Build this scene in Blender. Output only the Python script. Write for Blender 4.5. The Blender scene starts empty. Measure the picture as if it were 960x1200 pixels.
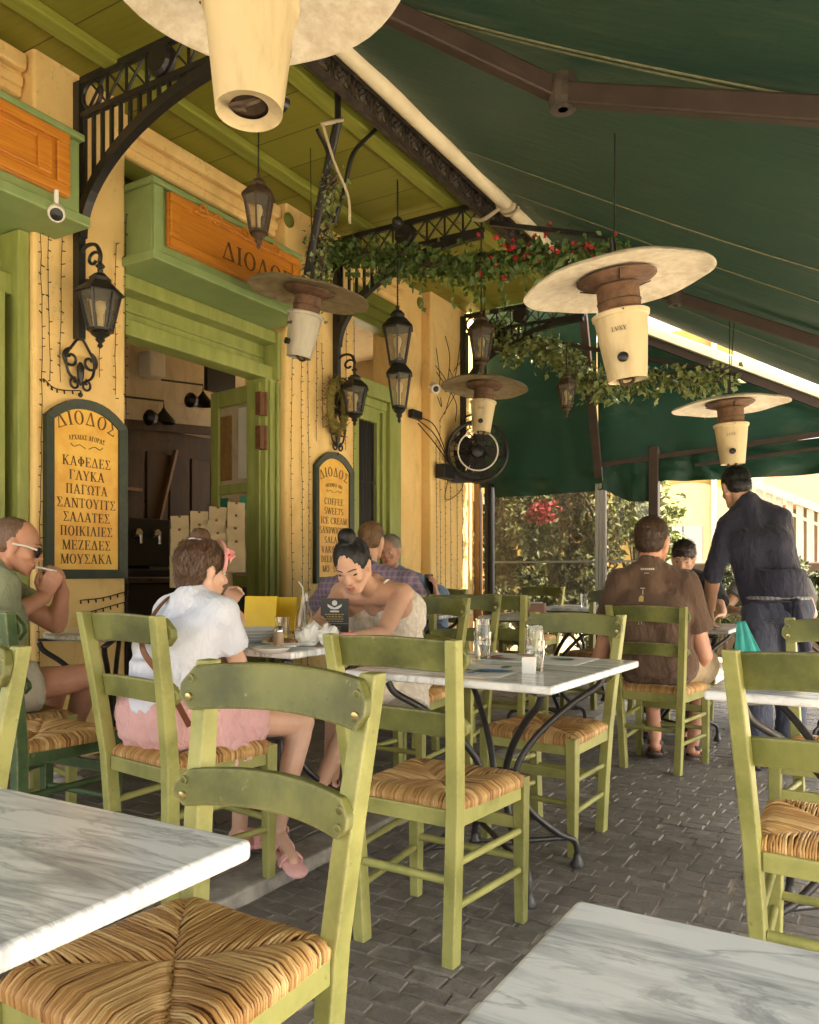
import bpy, bmesh, math, random
from mathutils import Vector, Matrix, Euler, noise
R = math.radians
random.seed(11)
S = bpy.context.scene
COL = S.collection
V = Vector

# ------------------------------------------------------------------ camera, sky, sun
CAM_H = 1.08
YAW = R(30.74)
cam = bpy.data.cameras.new('camera'); camo = bpy.data.objects.new('camera', cam); COL.objects.link(camo)
camo.location = (0, 0, CAM_H); camo.rotation_euler = (R(90), 0, YAW)
cam.sensor_fit = 'HORIZONTAL'; cam.sensor_width = 36; cam.lens = 36*950/960
cam.shift_y = 0.075; cam.clip_end = 2000; cam.clip_start = 0.05
S.camera = camo
SUN_DIR = V((0.80, 0.06, 1.05)).normalized()          # towards the sun
elev = math.asin(SUN_DIR.z); azim = math.atan2(SUN_DIR.x, SUN_DIR.y)
w = bpy.data.worlds.new('World'); S.world = w; w.use_nodes = True
nt = w.node_tree; bg = nt.nodes['Background']
sky = nt.nodes.new('ShaderNodeTexSky'); sky.sky_type = 'NISHITA'; sky.sun_disc = False
sky.sun_elevation = elev; sky.sun_rotation = azim; sky.air_density = .8; sky.dust_density = 5.0; sky.ozone_density = .4
hsv = nt.nodes.new('ShaderNodeHueSaturation'); hsv.inputs['Saturation'].default_value = .35
wm = nt.nodes.new('ShaderNodeMix'); wm.data_type = 'RGBA'; wm.blend_type = 'MULTIPLY'; wm.inputs[0].default_value = 1; wm.inputs[7].default_value = (1, .955, .87, 1)   # hazy warm summer sky
nt.links.new(sky.outputs[0], hsv.inputs['Color']); nt.links.new(hsv.outputs[0], wm.inputs[6]); nt.links.new(wm.outputs[2], bg.inputs[0]); bg.inputs[1].default_value = 0.15
sl = bpy.data.lights.new('sun', 'SUN'); slo = bpy.data.objects.new('sun', sl); COL.objects.link(slo)
sl.energy = 2.6; sl.angle = R(0.5); sl.color = (1, 0.87, 0.66)
slo.rotation_euler = (-SUN_DIR).to_track_quat('-Z', 'Y').to_euler()
vs = S.view_settings; vs.view_transform = 'Standard'; vs.look = 'None'; vs.gamma = 1; vs.exposure = 3.1
S.cycles.use_denoising = True; S.cycles.max_bounces = 10; S.cycles.diffuse_bounces = 6
S.cycles.transparent_max_bounces = 16; S.cycles.sample_clamp_indirect = 6

FW = V((-math.sin(YAW), math.cos(YAW), 0)); RT = V((math.cos(YAW), math.sin(YAW), 0))
def ray(px, py): return FW + RT*((px-480)/950) + V((0, 0, (672-py)/950))
def at(px, py, d): return V((0, 0, CAM_H)) + ray(px, py)*d        # photo pixel + distance along the view -> point
def on_x(px, py, x): r = ray(px, py); return V((0, 0, CAM_H)) + r*(x/r.x)
def on_y(px, py, y): r = ray(px, py); return V((0, 0, CAM_H)) + r*(y/r.y)
def on_z(px, py, z): r = ray(px, py); return V((0, 0, CAM_H)) + r*((z-CAM_H)/r.z)

# ------------------------------------------------------------------ node materials
class NT:
    def __init__(s, name):
        s.m = bpy.data.materials.new(name); s.m.use_nodes = True; s.t = s.m.node_tree
        s.b = s.t.nodes['Principled BSDF']; s.out = s.t.nodes['Material Output']
    def n(s, typ, **kw):
        x = s.t.nodes.new(typ)
        for k, v in kw.items():
            if k.startswith('i_'):
                key = k[2:]; key = int(key) if key.isdigit() else key
                s.set(x.inputs[key], v)
            else: setattr(x, k, v)
        return x
    def set(s, sock, v):
        if isinstance(v, bpy.types.NodeSocket): s.t.links.new(v, sock)
        elif isinstance(v, bpy.types.Node): s.t.links.new(v.outputs[0], sock)
        else:
            if isinstance(v, tuple) and len(v) == 3 and sock.type == 'RGBA': v = (*v, 1)
            sock.default_value = v
    def coord(s, kind='Object', scale=(1, 1, 1), rot=(0, 0, 0)):
        c = s.n('ShaderNodeTexCoord'); m = s.n('ShaderNodeMapping')
        s.t.links.new(c.outputs[kind], m.inputs[0]); m.inputs['Scale'].default_value = scale; m.inputs['Rotation'].default_value = rot
        return m.outputs[0]
    def noise(s, vec, scale, detail=4, rough=.55, dist=0):
        x = s.n('ShaderNodeTexNoise', i_Vector=vec, i_Scale=scale, i_Detail=detail, i_Roughness=rough, i_Distortion=dist); return x.outputs[0]
    def math(s, op, a, b=None, c=None):
        x = s.n('ShaderNodeMath', operation=op); s.set(x.inputs[0], a)
        if b is not None: s.set(x.inputs[1], b)
        if c is not None: s.set(x.inputs[2], c)
        return x.outputs[0]
    def ramp(s, fac, stops):
        x = s.n('ShaderNodeValToRGB'); s.set(x.inputs[0], fac); e = x.color_ramp.elements
        while len(e) < len(stops): e.new(.5)
        for i, (p, c) in enumerate(stops):
            e[i].position = p; e[i].color = (*c, 1) if len(c) == 3 else c
        return x.outputs[0]
    def mix(s, f, a, b, blend='MIX'):
        x = s.n('ShaderNodeMix', data_type='RGBA', blend_type=blend); s.set(x.inputs[0], f); s.set(x.inputs[6], a); s.set(x.inputs[7], b); return x.outputs[2]
    def bump(s, h, strength=.3, dist=.01):
        x = s.n('ShaderNodeBump', i_Height=h, i_Strength=strength, i_Distance=dist); s.set(s.b.inputs['Normal'], x.outputs[0])
    def sep(s, vec):
        x = s.n('ShaderNodeSeparateXYZ', i_0=vec); return x.outputs
    def comb(s, x, y, z):
        c = s.n('ShaderNodeCombineXYZ'); s.set(c.inputs[0], x); s.set(c.inputs[1], y); s.set(c.inputs[2], z); return c.outputs[0]
def sc(c, k): return tuple(min(1, x*k) for x in c)
def mat(name, c, c2=None, rough=.6, metal=0, scale=8, bump=.15, bdist=.004, spec=.4, stretch=(1, 1, 1), lo=.35, hi=.65, detail=6, rvar=0):
    k = NT(name); v = k.coord('Object', stretch)
    c2 = c2 or sc(c, .75)
    n1 = k.noise(v, scale, detail, .62)
    col = k.ramp(n1, [(lo, c2), (hi, c)])
    if rvar:
        oi = k.n('ShaderNodeObjectInfo'); f = k.math('MULTIPLY_ADD', oi.outputs['Random'], rvar, 1-rvar/2)
        hs = k.n('ShaderNodeHueSaturation', i_Value=f, i_Color=col); col = hs.outputs[0]
    k.set(k.b.inputs['Base Color'], col)
    k.set(k.b.inputs['Roughness'], k.math('MULTIPLY_ADD', n1, .25, rough-.12)); k.b.inputs['Metallic'].default_value = metal
    k.b.inputs['Specular IOR Level'].default_value = spec
    if bump: k.bump(k.noise(v, scale*4, 5, .6), bump, bdist)
    return k.m

M = {}
# chair paint: thin lime-olive coat, darker where hands wear it
def chair_paint(name, a, b, worn, amount):
    k = NT(name); v = k.coord('Object'); g = k.coord('Object', (1, 1, .18))
    oi = k.n('ShaderNodeObjectInfo')
    off = k.n('ShaderNodeVectorMath', operation='ADD', i_0=v, i_1=k.comb(k.math('MULTIPLY', oi.outputs['Random'], 40), 0, 0)).outputs[0]
    n1 = k.noise(off, 5, 5, .55); n2 = k.noise(g, 60, 4, .6); n3 = k.noise(off, 45, 5, .7)
    col = k.ramp(n1, [(.3, b), (.7, a)])
    col = k.mix(k.math('MULTIPLY', n2, .35), col, sc(b, .7))
    wf = k.ramp(k.math('ADD', k.math('MULTIPLY', n1, .75), k.math('MULTIPLY', n3, .25)), [(.24+amount*.22, (1, 1, 1)), (.46+amount*.22, (0, 0, 0))])
    col = k.mix(k.math('MULTIPLY', wf, .75), col, worn)
    geo = k.n('ShaderNodeNewGeometry'); bv = k.n('ShaderNodeBevel', samples=3, i_Radius=.007)
    dt = k.n('ShaderNodeVectorMath', operation='DOT_PRODUCT', i_0=geo.outputs['Normal'], i_1=bv.outputs[0]).outputs['Value']
    ed = k.math('MULTIPLY', k.math('SUBTRACT', 1, dt), 9)
    chip = k.ramp(k.math('MULTIPLY', ed, k.math('MULTIPLY_ADD', n3, 2.2, -.55)), [(.25, (0, 0, 0)), (.6, (1, 1, 1))])
    col = k.mix(k.math('MULTIPLY', chip, .75), col, (.46, .40, .20))
    spot = k.ramp(n3, [(.66, (0, 0, 0)), (.685, (1, 1, 1))])
    col = k.mix(k.math('MULTIPLY', spot, .6), col, worn)
    n6 = k.noise(off, 30, 5, .75); scr = k.ramp(n6, [(.665, (0, 0, 0)), (.69, (1, 1, 1))])
    col = k.mix(k.math('MULTIPLY', scr, .55), col, (.42, .36, .20))
    hs = k.n('ShaderNodeHueSaturation', i_Value=k.math('MULTIPLY_ADD', oi.outputs['Random'], .3, .85), i_Color=col)
    k.set(k.b.inputs['Base Color'], hs.outputs[0]); k.set(k.b.inputs['Roughness'], k.math('MULTIPLY_ADD', n3, .3, .33)); k.b.inputs['Specular IOR Level'].default_value = .4
    k.bump(k.math('ADD', k.math('MULTIPLY', n2, .6), n3), .25, .0025)
    return k.m
M['chair'] = chair_paint('olive_chair_paint', (.385, .37, .118), (.27, .268, .075), (.14, .145, .035), .26)
M['rail'] = chair_paint('worn_rail_paint', (.225, .225, .06), (.12, .13, .032), (.055, .06, .015), .52)
M['chair_dark'] = chair_paint('dark_green_chair_paint', (.085, .145, .055), (.05, .09, .035), (.02, .04, .015), .3)
M['rail_dark'] = chair_paint('dark_green_rail_paint', (.065, .11, .04), (.035, .065, .025), (.02, .032, .012), .45)

def rush():
    k = NT('rush_seat'); v = k.coord('Object'); at_ = k.n('ShaderNodeAttribute', attribute_name='tone').outputs['Fac']
    n1 = k.noise(v, 55, 4, .65); n2 = k.noise(v, 6, 4, .6); n3 = k.noise(v, 320, 3, .6)
    col = k.ramp(k.math('ADD', k.math('MULTIPLY', at_, .75), k.math('MULTIPLY', n1, .25)), [(.12, (.25, .115, .035)), (.42, (.50, .275, .095)), (.66, (.66, .42, .17)), (.92, (.80, .58, .29))])
    col = k.mix(k.ramp(n2, [(.36, (.5, .5, .5)), (.58, (0, 0, 0))]), col, (.34, .17, .055))
    oi = k.n('ShaderNodeObjectInfo'); hs = k.n('ShaderNodeHueSaturation', i_Value=k.math('MULTIPLY_ADD', oi.outputs['Random'], .3, .85), i_Color=col)
    k.set(k.b.inputs['Base Color'], hs.outputs[0]); k.b.inputs['Roughness'].default_value = .5; k.b.inputs['Specular IOR Level'].default_value = .35
    k.bump(k.math('ADD', n3, n1), .5, .0015)
    return k.m
M['rush'] = rush()

def marble():
    k = NT('white_marble'); oi = k.n('ShaderNodeObjectInfo')
    v = k.coord('Object', (1.3, 7.0, 2), (0, 0, R(24)))
    off = k.n('ShaderNodeVectorMath', operation='ADD', i_0=v, i_1=k.comb(k.math('MULTIPLY', oi.outputs['Random'], 30), k.math('MULTIPLY', oi.outputs['Random'], 17), 0)).outputs[0]
    n1 = k.noise(off, 2.2, 8, .62, .9); n2 = k.noise(off, 5, 6, .6, .4)
    col = k.ramp(n1, [(.32, (.34, .35, .365)), (.42, (.62, .63, .64)), (.51, (.88, .88, .88))])
    col = k.mix(k.ramp(n2, [(.34, (.6, .6, .6)), (.48, (0, 0, 0))]), col, (.60, .61, .62))
    vn = k.noise(k.coord('Object', (1.2, 5.5, 1), (0, 0, R(27))), 2.6, 8, .62, .8); vl = k.math('ABSOLUTE', k.math('SUBTRACT', vn, .5))
    col = k.mix(k.ramp(vl, [(.0, (.7, .7, .7)), (.010, (.4, .4, .4)), (.035, (0, 0, 0))]), col, (.36, .37, .385))
    k.set(k.b.inputs['Base Color'], col); k.b.inputs['Roughness'].default_value = .2; k.b.inputs['Specular IOR Level'].default_value = .45
    k.bump(k.noise(k.coord('Object'), 40, 5), .06, .002)
    return k.m
M['marble'] = marble()

def cobble():
    k = NT('stone_setts'); v = k.coord('Object'); at_ = k.n('ShaderNodeAttribute', attribute_name='tone').outputs['Fac']
    n3 = k.noise(v, 90, 6, .7); n4 = k.noise(v, 1.1, 4); n5 = k.noise(v, 17, 5, .65)
    col = k.mix(at_, (.125, .112, .099), (.235, .212, .186))
    col = k.mix(k.ramp(n3, [(.38, (0, 0, 0)), (.72, (.6, .6, .6))]), col, (.26, .24, .22))
    col = k.mix(k.ramp(n5, [(.40, (.6, .6, .6)), (.60, (0, 0, 0))]), col, (.10, .089, .078))
    col = k.mix(k.ramp(n4, [(.40, (.35, .35, .35)), (.60, (0, 0, 0))]), col, (.13, .115, .098))
    z = k.sep(k.n('ShaderNodeNewGeometry').outputs['Position'])[2]
    k.set(k.b.inputs['Base Color'], col); k.set(k.b.inputs['Roughness'], k.math('MULTIPLY_ADD', n5, .35, .38)); k.b.inputs['Specular IOR Level'].default_value = .4
    k.bump(k.math('ADD', n3, k.math('MULTIPLY', n5, 1.6)), .8, .007)
    return k.m
M['cobble'] = cobble()
M['joint'] = mat('joint_sand', (.34, .30, .25), (.20, .175, .145), .95, scale=6, bump=.5, bdist=.006)
M['kerb'] = mat('kerb_stone', (.36, .33, .28), (.20, .18, .155), .75, scale=14, bump=.4)
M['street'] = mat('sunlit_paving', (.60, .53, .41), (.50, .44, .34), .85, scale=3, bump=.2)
M['earth'] = mat('dry_ground', (.40, .34, .24), (.28, .24, .17), .95, scale=.6)

def plaster(name, a, b, dirt):
    k = NT(name); v = k.coord('Object'); n1 = k.noise(v, 2.2, 6, .6); n2 = k.noise(v, 22, 6, .7); st = k.noise(k.coord('Object', (1.6, 1.6, .7)), 2.6, 6, .62, .5)
    col = k.ramp(n1, [(.3, b), (.68, a)])
    col = k.mix(k.math('MULTIPLY', k.ramp(st, [(.50, (0, 0, 0)), (.70, (1, 1, 1))]), .42), col, dirt)
    col = k.mix(k.math('MULTIPLY', k.ramp(n2, [(.60, (0, 0, 0)), (.68, (1, 1, 1))]), .4), col, dirt)
    ck = k.n('ShaderNodeTexVoronoi', feature='DISTANCE_TO_EDGE', i_Vector=k.n('ShaderNodeVectorMath', operation='ADD', i_0=v, i_1=k.comb(n1, n2, n1)).outputs[0], i_Scale=1.7).outputs['Distance']
    col = k.mix(k.math('MULTIPLY', k.ramp(ck, [(.002, (1, 1, 1)), (.006, (0, 0, 0))]), k.ramp(n1, [(.5, (0, 0, 0)), (.56, (.55, .55, .55))])), col, sc(dirt, .5))
    k.set(k.b.inputs['Base Color'], col); k.b.inputs['Roughness'].default_value = .8; k.b.inputs['Specular IOR Level'].default_value = .25
    k.bump(k.math('ADD', n2, k.math('MULTIPLY', n1, 2)), .22, .008)
    return k.m
M['plaster'] = plaster('ochre_plaster', (.83, .60, .26), (.75, .51, .195), (.44, .27, .085))
M['inner'] = plaster('interior_plaster', (.62, .52, .36), (.52, .43, .28), (.2, .16, .1))
M['far_yellow'] = plaster('pale_yellow_render', (.42, .29, .085), (.36, .24, .07), (.28, .19, .06))
M['white_wall'] = mat('weathered_white_render', (.40, .38, .33), (.33, .315, .27), .8, scale=3)
def planks():
    k = NT('ceiling_boards'); c = k.coord('Object'); x, y, z = k.sep(c)
    i = k.math('DIVIDE', y, .34); fr = k.math('FRACT', i); idn = k.n('ShaderNodeTexWhiteNoise', noise_dimensions='1D', i_W=k.math('FLOOR', i)).outputs[0]
    g = k.noise(k.coord('Object', (.6, 8, 1)), 6, 5, .6)
    col = k.ramp(k.math('ADD', k.math('MULTIPLY', g, .6), k.math('MULTIPLY', idn, .4)), [(.25, (.18, .168, .018)), (.8, (.255, .24, .03))])
    gap = k.math('LESS_THAN', fr, .022)
    col = k.mix(gap, col, (.05, .045, .008))
    k.set(k.b.inputs['Base Color'], col); k.b.inputs['Roughness'].default_value = .55
    k.bump(k.math('SUBTRACT', k.math('MULTIPLY', g, .3), gap), .35, .006)
    return k.m
M['planks'] = planks()
M['beam'] = mat('ceiling_beam_paint', (.29, .30, .05), (.22, .23, .032), .5, scale=6, stretch=(6, .5, 6))
M['green'] = mat('shopfront_green_paint', (.305, .335, .095), (.22, .255, .065), .45, scale=5, stretch=(3, 3, .6), bump=.12)
M['green_blue'] = mat('sign_box_green_paint', (.25, .33, .13), (.19, .265, .095), .45, scale=5, bump=.12)
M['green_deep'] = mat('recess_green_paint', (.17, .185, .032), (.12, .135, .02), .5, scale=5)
def wood(name, a, b, sx=(1, .35, 9), rough=.4):
    k = NT(name); v = k.coord('Object', sx); n1 = k.noise(v, 5, 6, .6, 1.2); n2 = k.noise(v, 26, 4, .6, .3)
    kn = k.n('ShaderNodeTexVoronoi', i_Vector=k.coord('Object', (2, 2.2, 4)), i_Scale=1.6).outputs['Distance']
    col = k.ramp(k.math('ADD', k.math('MULTIPLY', n1, .7), k.math('MULTIPLY', n2, .3)), [(.3, b), (.68, a)])
    col = k.mix(k.ramp(kn, [(.05, (.9, .9, .9)), (.13, (0, 0, 0))]), col, sc(b, .35))
    k.set(k.b.inputs['Base Color'], col); k.b.inputs['Roughness'].default_value = rough; k.bump(n2, .1, .003); return k.m
M['pine'] = wood('varnished_pine', (.62, .25, .028), (.38, .12, .012))
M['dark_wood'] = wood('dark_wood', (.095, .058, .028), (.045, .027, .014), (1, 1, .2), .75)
M['brown_wood'] = wood('brown_wood', (.26, .13, .04), (.15, .07, .02), (4, 4, .3))
M['board_yellow'] = mat('painted_sign_yellow', (.81, .50, .095), (.64, .30, .035), .45, scale=5, bump=.1, lo=.28, hi=.6)
M['board_frame'] = mat('sign_frame_green', (.035, .05, .03), (.02, .028, .018), .5, scale=12)
M['letter'] = mat('sign_lettering', (.05, .024, .008), (.14, .07, .015), .6, scale=26, bump=0)
M['letter_thin'] = mat('faded_lettering', (.17, .085, .015), (.12, .06, .01), .6, scale=30, bump=0)
M['iron'] = mat('black_iron', (.012, .012, .013), (.020, .017, .014), .42, scale=30, bump=.3, spec=.5)
M['iron_leg'] = mat('table_iron', (.016, .016, .018), (.035, .030, .026), .38, scale=40, bump=.25, spec=.55)
M['rusty'] = mat('weathered_bronze', (.10, .062, .032), (.045, .03, .02), .6, metal=.3, scale=25, bump=.3)
M['lace'] = mat('rusty_lace_iron', (.07, .05, .035), (.02, .017, .014), .65, scale=18, bump=.3)
M['tube'] = mat('cream_roller_tube', (.80, .70, .48), (.70, .60, .40), .5, scale=6)
M['heater'] = mat('heater_cream_enamel', (.56, .45, .265), (.40, .315, .175), .42, scale=7, stretch=(2.2, 2.2, .5), bump=.12, lo=.28, hi=.55)
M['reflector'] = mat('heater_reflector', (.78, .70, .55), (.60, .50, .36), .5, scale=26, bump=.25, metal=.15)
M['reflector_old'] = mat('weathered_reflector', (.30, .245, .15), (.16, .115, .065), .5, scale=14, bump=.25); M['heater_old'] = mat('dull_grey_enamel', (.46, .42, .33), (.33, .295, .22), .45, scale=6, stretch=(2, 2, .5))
M['burner'] = mat('burnt_mesh', (.165, .088, .046), (.075, .04, .023), .75, scale=22, bump=.9, bdist=.006)
M['brass'] = mat('brass_screw', (.70, .58, .30), (.45, .35, .15), .3, metal=.9, scale=30, bump=0)
M['chrome'] = mat('bright_metal', (.75, .75, .74), (.6, .6, .58), .25, metal=1, scale=20, bump=0)
M['hinge'] = mat('rusty_hinge', (.16, .065, .025), (.10, .04, .015), .6, scale=30)
M['grey_metal'] = mat('grey_aluminium', (.36, .36, .35), (.28, .28, .27), .4, metal=.3, scale=12, stretch=(6, 6, .3))
M['pole_brown'] = mat('brown_steel', (.050, .031, .022), (.032, .021, .016), .55, scale=10)
M['white_plastic'] = mat('white_plastic', (.75, .72, .66), (.68, .65, .58), .4, scale=10, bump=0)
M['black'] = mat('black_plastic', (.012, .012, .013), None, .4, bump=0)
M['cable'] = mat('dark_cable', (.035, .018, .01), None, .6, bump=0)
M['cream_cable'] = mat('cream_cable', (.55, .45, .30), None, .6, bump=0)
M['bulb'] = mat('frosted_bulb', (.80, .70, .50), (.7, .55, .3), .3, bump=0)
M['paper'] = mat('paper', (.80, .79, .76), (.72, .71, .68), .85, scale=14, bump=.1)
M['kraft'] = mat('kraft_paper', (.36, .275, .155), (.29, .22, .12), .8, scale=8)
M['ceramic'] = mat('white_ceramic', (.80, .79, .77), (.76, .75, .73), .18, bump=0)
M['yellow_menu'] = mat('yellow_cover', (.88, .60, .008), (.78, .48, .006), .4, scale=6, bump=.05)
M['blackcard'] = mat('slate_card', (.055, .058, .055), (.04, .042, .04), .5, scale=10, bump=.05)
M['gold_ink'] = mat('gold_ink', (.42, .33, .12), None, .5, bump=0)
M['white_ink'] = mat('white_ink', (.75, .75, .72), None, .6, bump=0)
M['teal'] = mat('teal_cloth', (.06, .36, .33), (.04, .26, .24), .85, scale=18)
M['leaf'] = mat('leaf', (.085, .135, .028), (.045, .08, .016), .5, scale=18, bump=0, spec=.35)
M['ivy'] = mat('ivy_leaf', (.26, .29, .105), (.10, .14, .04), .5, scale=14, bump=0, spec=.35)
M['leaf_dark'] = mat('dark_leaf', (.05, .06, .018), (.022, .028, .009), .6, scale=4, bump=0)
M['leaf_olive'] = mat('olive_leaf', (.085, .092, .026), (.042, .046, .013), .6, scale=4, bump=0)
M['leaf_bright'] = mat('bright_leaf', (.17, .19, .045), (.09, .11, .028), .6, scale=4, bump=0)
M['bougain'] = mat('bougainvillea_bract', (.22, .005, .016), (.13, .003, .01), .6, scale=20, bump=0)
M['petal'] = mat('red_petal', (.50, .035, .035), (.34, .022, .025), .6, scale=20, bump=0)
M['bark'] = mat('bark', (.10, .07, .045), (.06, .042, .028), .85, scale=14, bump=.5)
M['moss'] = mat('straw_wreath', (.24, .20, .05), (.13, .10, .025), .9, scale=40)
M['tile_roof'] = mat('clay_tile', (.24, .095, .042), (.17, .065, .03), .8, scale=6)
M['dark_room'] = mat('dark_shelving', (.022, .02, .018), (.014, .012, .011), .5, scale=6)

def fabric(name, a, b, trans, fold=True):
    k = NT(name); v = k.coord('Object'); n1 = k.noise(v, 1.1, 5, .6); n2 = k.noise(k.coord('Object', (.5, 5, 1)), 4, 5, .6)
    fine = k.noise(v, 220, 2)
    col = k.ramp(n1, [(.3, b), (.7, a)])
    col = k.mix(k.math('MULTIPLY', k.ramp(n2, [(.56, (0, 0, 0)), (.80, (1, 1, 1))]), .22), col, (.17, .17, .09))
    k.set(k.b.inputs['Base Color'], col); k.b.inputs['Roughness'].default_value = .5; k.b.inputs['Specular IOR Level'].default_value = .3
    bm = k.n('ShaderNodeBump', i_Height=k.math('ADD', k.math('MULTIPLY', n2, 1.0), k.math('MULTIPLY', fine, .05)), i_Strength=.35, i_Distance=.03)
    k.set(k.b.inputs['Normal'], bm.outputs[0])
    tr = k.n('ShaderNodeBsdfTranslucent', i_Color=sc(a, 2.2)); mx = k.n('ShaderNodeMixShader', i_0=trans); k.set(mx.inputs[1], k.b.outputs[0]); k.set(mx.inputs[2], tr.outputs[0])
    k.set(k.out.inputs[0], mx.outputs[0]); return k.m
M['awning'] = fabric('green_awning_canvas', (.016, .040, .023), (.010, .027, .016), .012)
M['curtain'] = fabric('green_side_canvas', (.009, .047, .028), (.006, .032, .019), .015)
M['piping'] = mat('awning_seam', (.17, .165, .09), (.11, .11, .06), .6, scale=20)

def thin_glass(name, tint, refl, dirt=.06):
    k = NT(name); t = k.n('ShaderNodeBsdfTransparent', i_Color=tint); g = k.n('ShaderNodeBsdfGlossy', i_Roughness=.04)
    lw = k.n('ShaderNodeLayerWeight', i_Blend=refl); a = k.n('ShaderNodeMixShader', i_0=lw.outputs['Fresnel']); k.set(a.inputs[1], t); k.set(a.inputs[2], g)
    d = k.n('ShaderNodeBsdfDiffuse', i_Color=(.5, .48, .42)); n = k.noise(k.coord('Object', (1, 1, .3)), 3, 5, .6)
    b = k.n('ShaderNodeMixShader', i_0=k.math('MULTIPLY', n, dirt*2)); k.set(b.inputs[1], a); k.set(b.inputs[2], d); k.set(k.out.inputs[0], b); return k.m
M['clear'] = thin_glass('clear_plastic_screen', (.86, .84, .78), .35, .10)
M['pane'] = thin_glass('window_pane', (.8, .82, .78), .4, .05)
M['lamp_glass'] = thin_glass('lamp_glass', (.82, .78, .66), .35, .12)
def real_glass(name, col=(1, 1, 1)):
    k = NT(name); k.b.inputs['Base Color'].default_value = (*col, 1); k.b.inputs['Roughness'].default_value = .02
    k.b.inputs['Transmission Weight'].default_value = 1; k.b.inputs['IOR'].default_value = 1.45; return k.m
M['glass'] = real_glass('drinking_glass'); M['water'] = real_glass('water', (.93, .97, .97))
M['tea'] = real_glass('iced_drink', (.62, .40, .20))

def skin(name, c):
    k = NT(name); v = k.coord('Object'); n = k.noise(v, 9, 4); n2 = k.noise(v, 160, 3)
    n3 = k.noise(v, 28, 4, .6); sk = k.ramp(n, [(.3, sc(c, .80)), (.7, c)]); sk = k.mix(k.ramp(n3, [(.48, (0, 0, 0)), (.70, (.3, .3, .3))]), sk, (c[0]*.99, c[1]*.78, c[2]*.72)); sk = k.mix(k.ramp(n2, [(.60, (0, 0, 0)), (.72, (.35, .35, .35))]), sk, sc(c, .6))
    k.set(k.b.inputs['Base Color'], sk); k.set(k.b.inputs['Roughness'], k.math('MULTIPLY_ADD', n3, .25, .34))
    k.b.inputs['Subsurface Weight'].default_value = .12; k.b.inputs['Subsurface Radius'].default_value = (.012, .005, .003); k.b.inputs['Subsurface Scale'].default_value = 1
    k.bump(n2, .12, .001); return k.m
M['skin'] = skin('skin', (.68, .40, .27)); M['skin_red'] = skin('sunburnt_skin', (.66, .335, .22)); M['skin_tan'] = skin('tanned_skin', (.52, .30, .19)); M['skin_child'] = skin('child_skin', (.70, .43, .31))
def hairm(name, a, b):
    k = NT(name); v = k.coord('Object', (3, 3, .6)); n = k.noise(v, 55, 5, .65, .4)
    k.set(k.b.inputs['Base Color'], k.ramp(n, [(.35, b), (.65, a)])); k.b.inputs['Roughness'].default_value = .5; k.bump(n, .8, .004); return k.m
M['hair_brown'] = hairm('brown_hair', (.085, .045, .022), (.025, .013, .007)); M['hair_black'] = hairm('black_hair', (.010, .009, .009), (.004, .004, .004))
M['hair_dark'] = hairm('dark_brown_hair', (.035, .021, .013), (.012, .008, .006)); M['hair_grey'] = hairm('grey_hair', (.36, .31, .25), (.20, .17, .13)); M['hair_shaved'] = hairm('shaved_hair', (.20, .115, .075), (.12, .07, .045)); M['hair_sandy'] = hairm('sandy_hair', (.26, .15, .07), (.12, .065, .03))
M['hair_girl'] = hairm('girl_brown_hair', (.13, .065, .03), (.045, .021, .010))
M['lips'] = skin('lips', (.45, .15, .12)); M['eye_white'] = mat('eye_white', (.7, .66, .6), None, .3, bump=0); M['pupil'] = mat('pupil', (.012, .008, .006), None, .25, bump=0)
def cloth(name, c, c2=None, pat=None):
    k = NT(name); v = k.coord('Object'); n = k.noise(v, 7, 5); f = k.noise(v, 300, 2)
    col = k.ramp(n, [(.3, c2 or sc(c, .85)), (.7, c)])
    if pat == 'plaid':
        x, y, z = k.sep(v); a = k.math('GREATER_THAN', k.math('SINE', k.math('MULTIPLY', x, 190)), .35); b = k.math('GREATER_THAN', k.math('SINE', k.math('MULTIPLY', z, 170)), .45)
        col = k.mix(k.math('MULTIPLY', a, .55), col, (.10, .08, .20)); col = k.mix(k.math('MULTIPLY', b, .45), col, (.42, .30, .34))
    if pat == 'lace':
        q = k.n('ShaderNodeTexVoronoi', i_Vector=v, i_Scale=38).outputs['Distance']; col = k.mix(k.ramp(q, [(.30, (0, 0, 0)), (.55, (.35, .35, .35))]), col, (.55, .42, .28))
    k.set(k.b.inputs['Base Color'], col); k.b.inputs['Roughness'].default_value = .85; k.b.inputs['Specular IOR Level'].default_value = .2
    k.set(k.b.inputs['Sheen Weight'], .15)
    wr = k.noise(k.coord('Object', (1, 1, .45), (.3, .5, .2)), 15, 4, .55, 1.4)
    k.bump(k.math('ADD', k.math('MULTIPLY', f, .15), k.math('MULTIPLY', k.math('ABSOLUTE', k.math('SUBTRACT', wr, .5)), 7)), .42, .007); return k.m
M['sage'] = cloth('sage_tshirt', (.33, .36, .22)); M['white_tee'] = cloth('white_tshirt', (.72, .74, .84), (.66, .68, .78)); M['pink'] = cloth('pink_skirt', (.72, .42, .42)); M['cream_dress'] = cloth('cream_lace_dress', (.86, .80, .70), None, 'lace')
M['plaid'] = cloth('plaid_shirt', (.30, .22, .30), None, 'plaid'); M['blue'] = cloth('blue_shirt', (.24, .34, .48)); M['brown_tee'] = cloth('brown_tshirt', (.135, .082, .055), (.10, .060, .040)); M['khaki'] = cloth('khaki_shorts', (.50, .38, .24), (.42, .31, .18))
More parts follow.
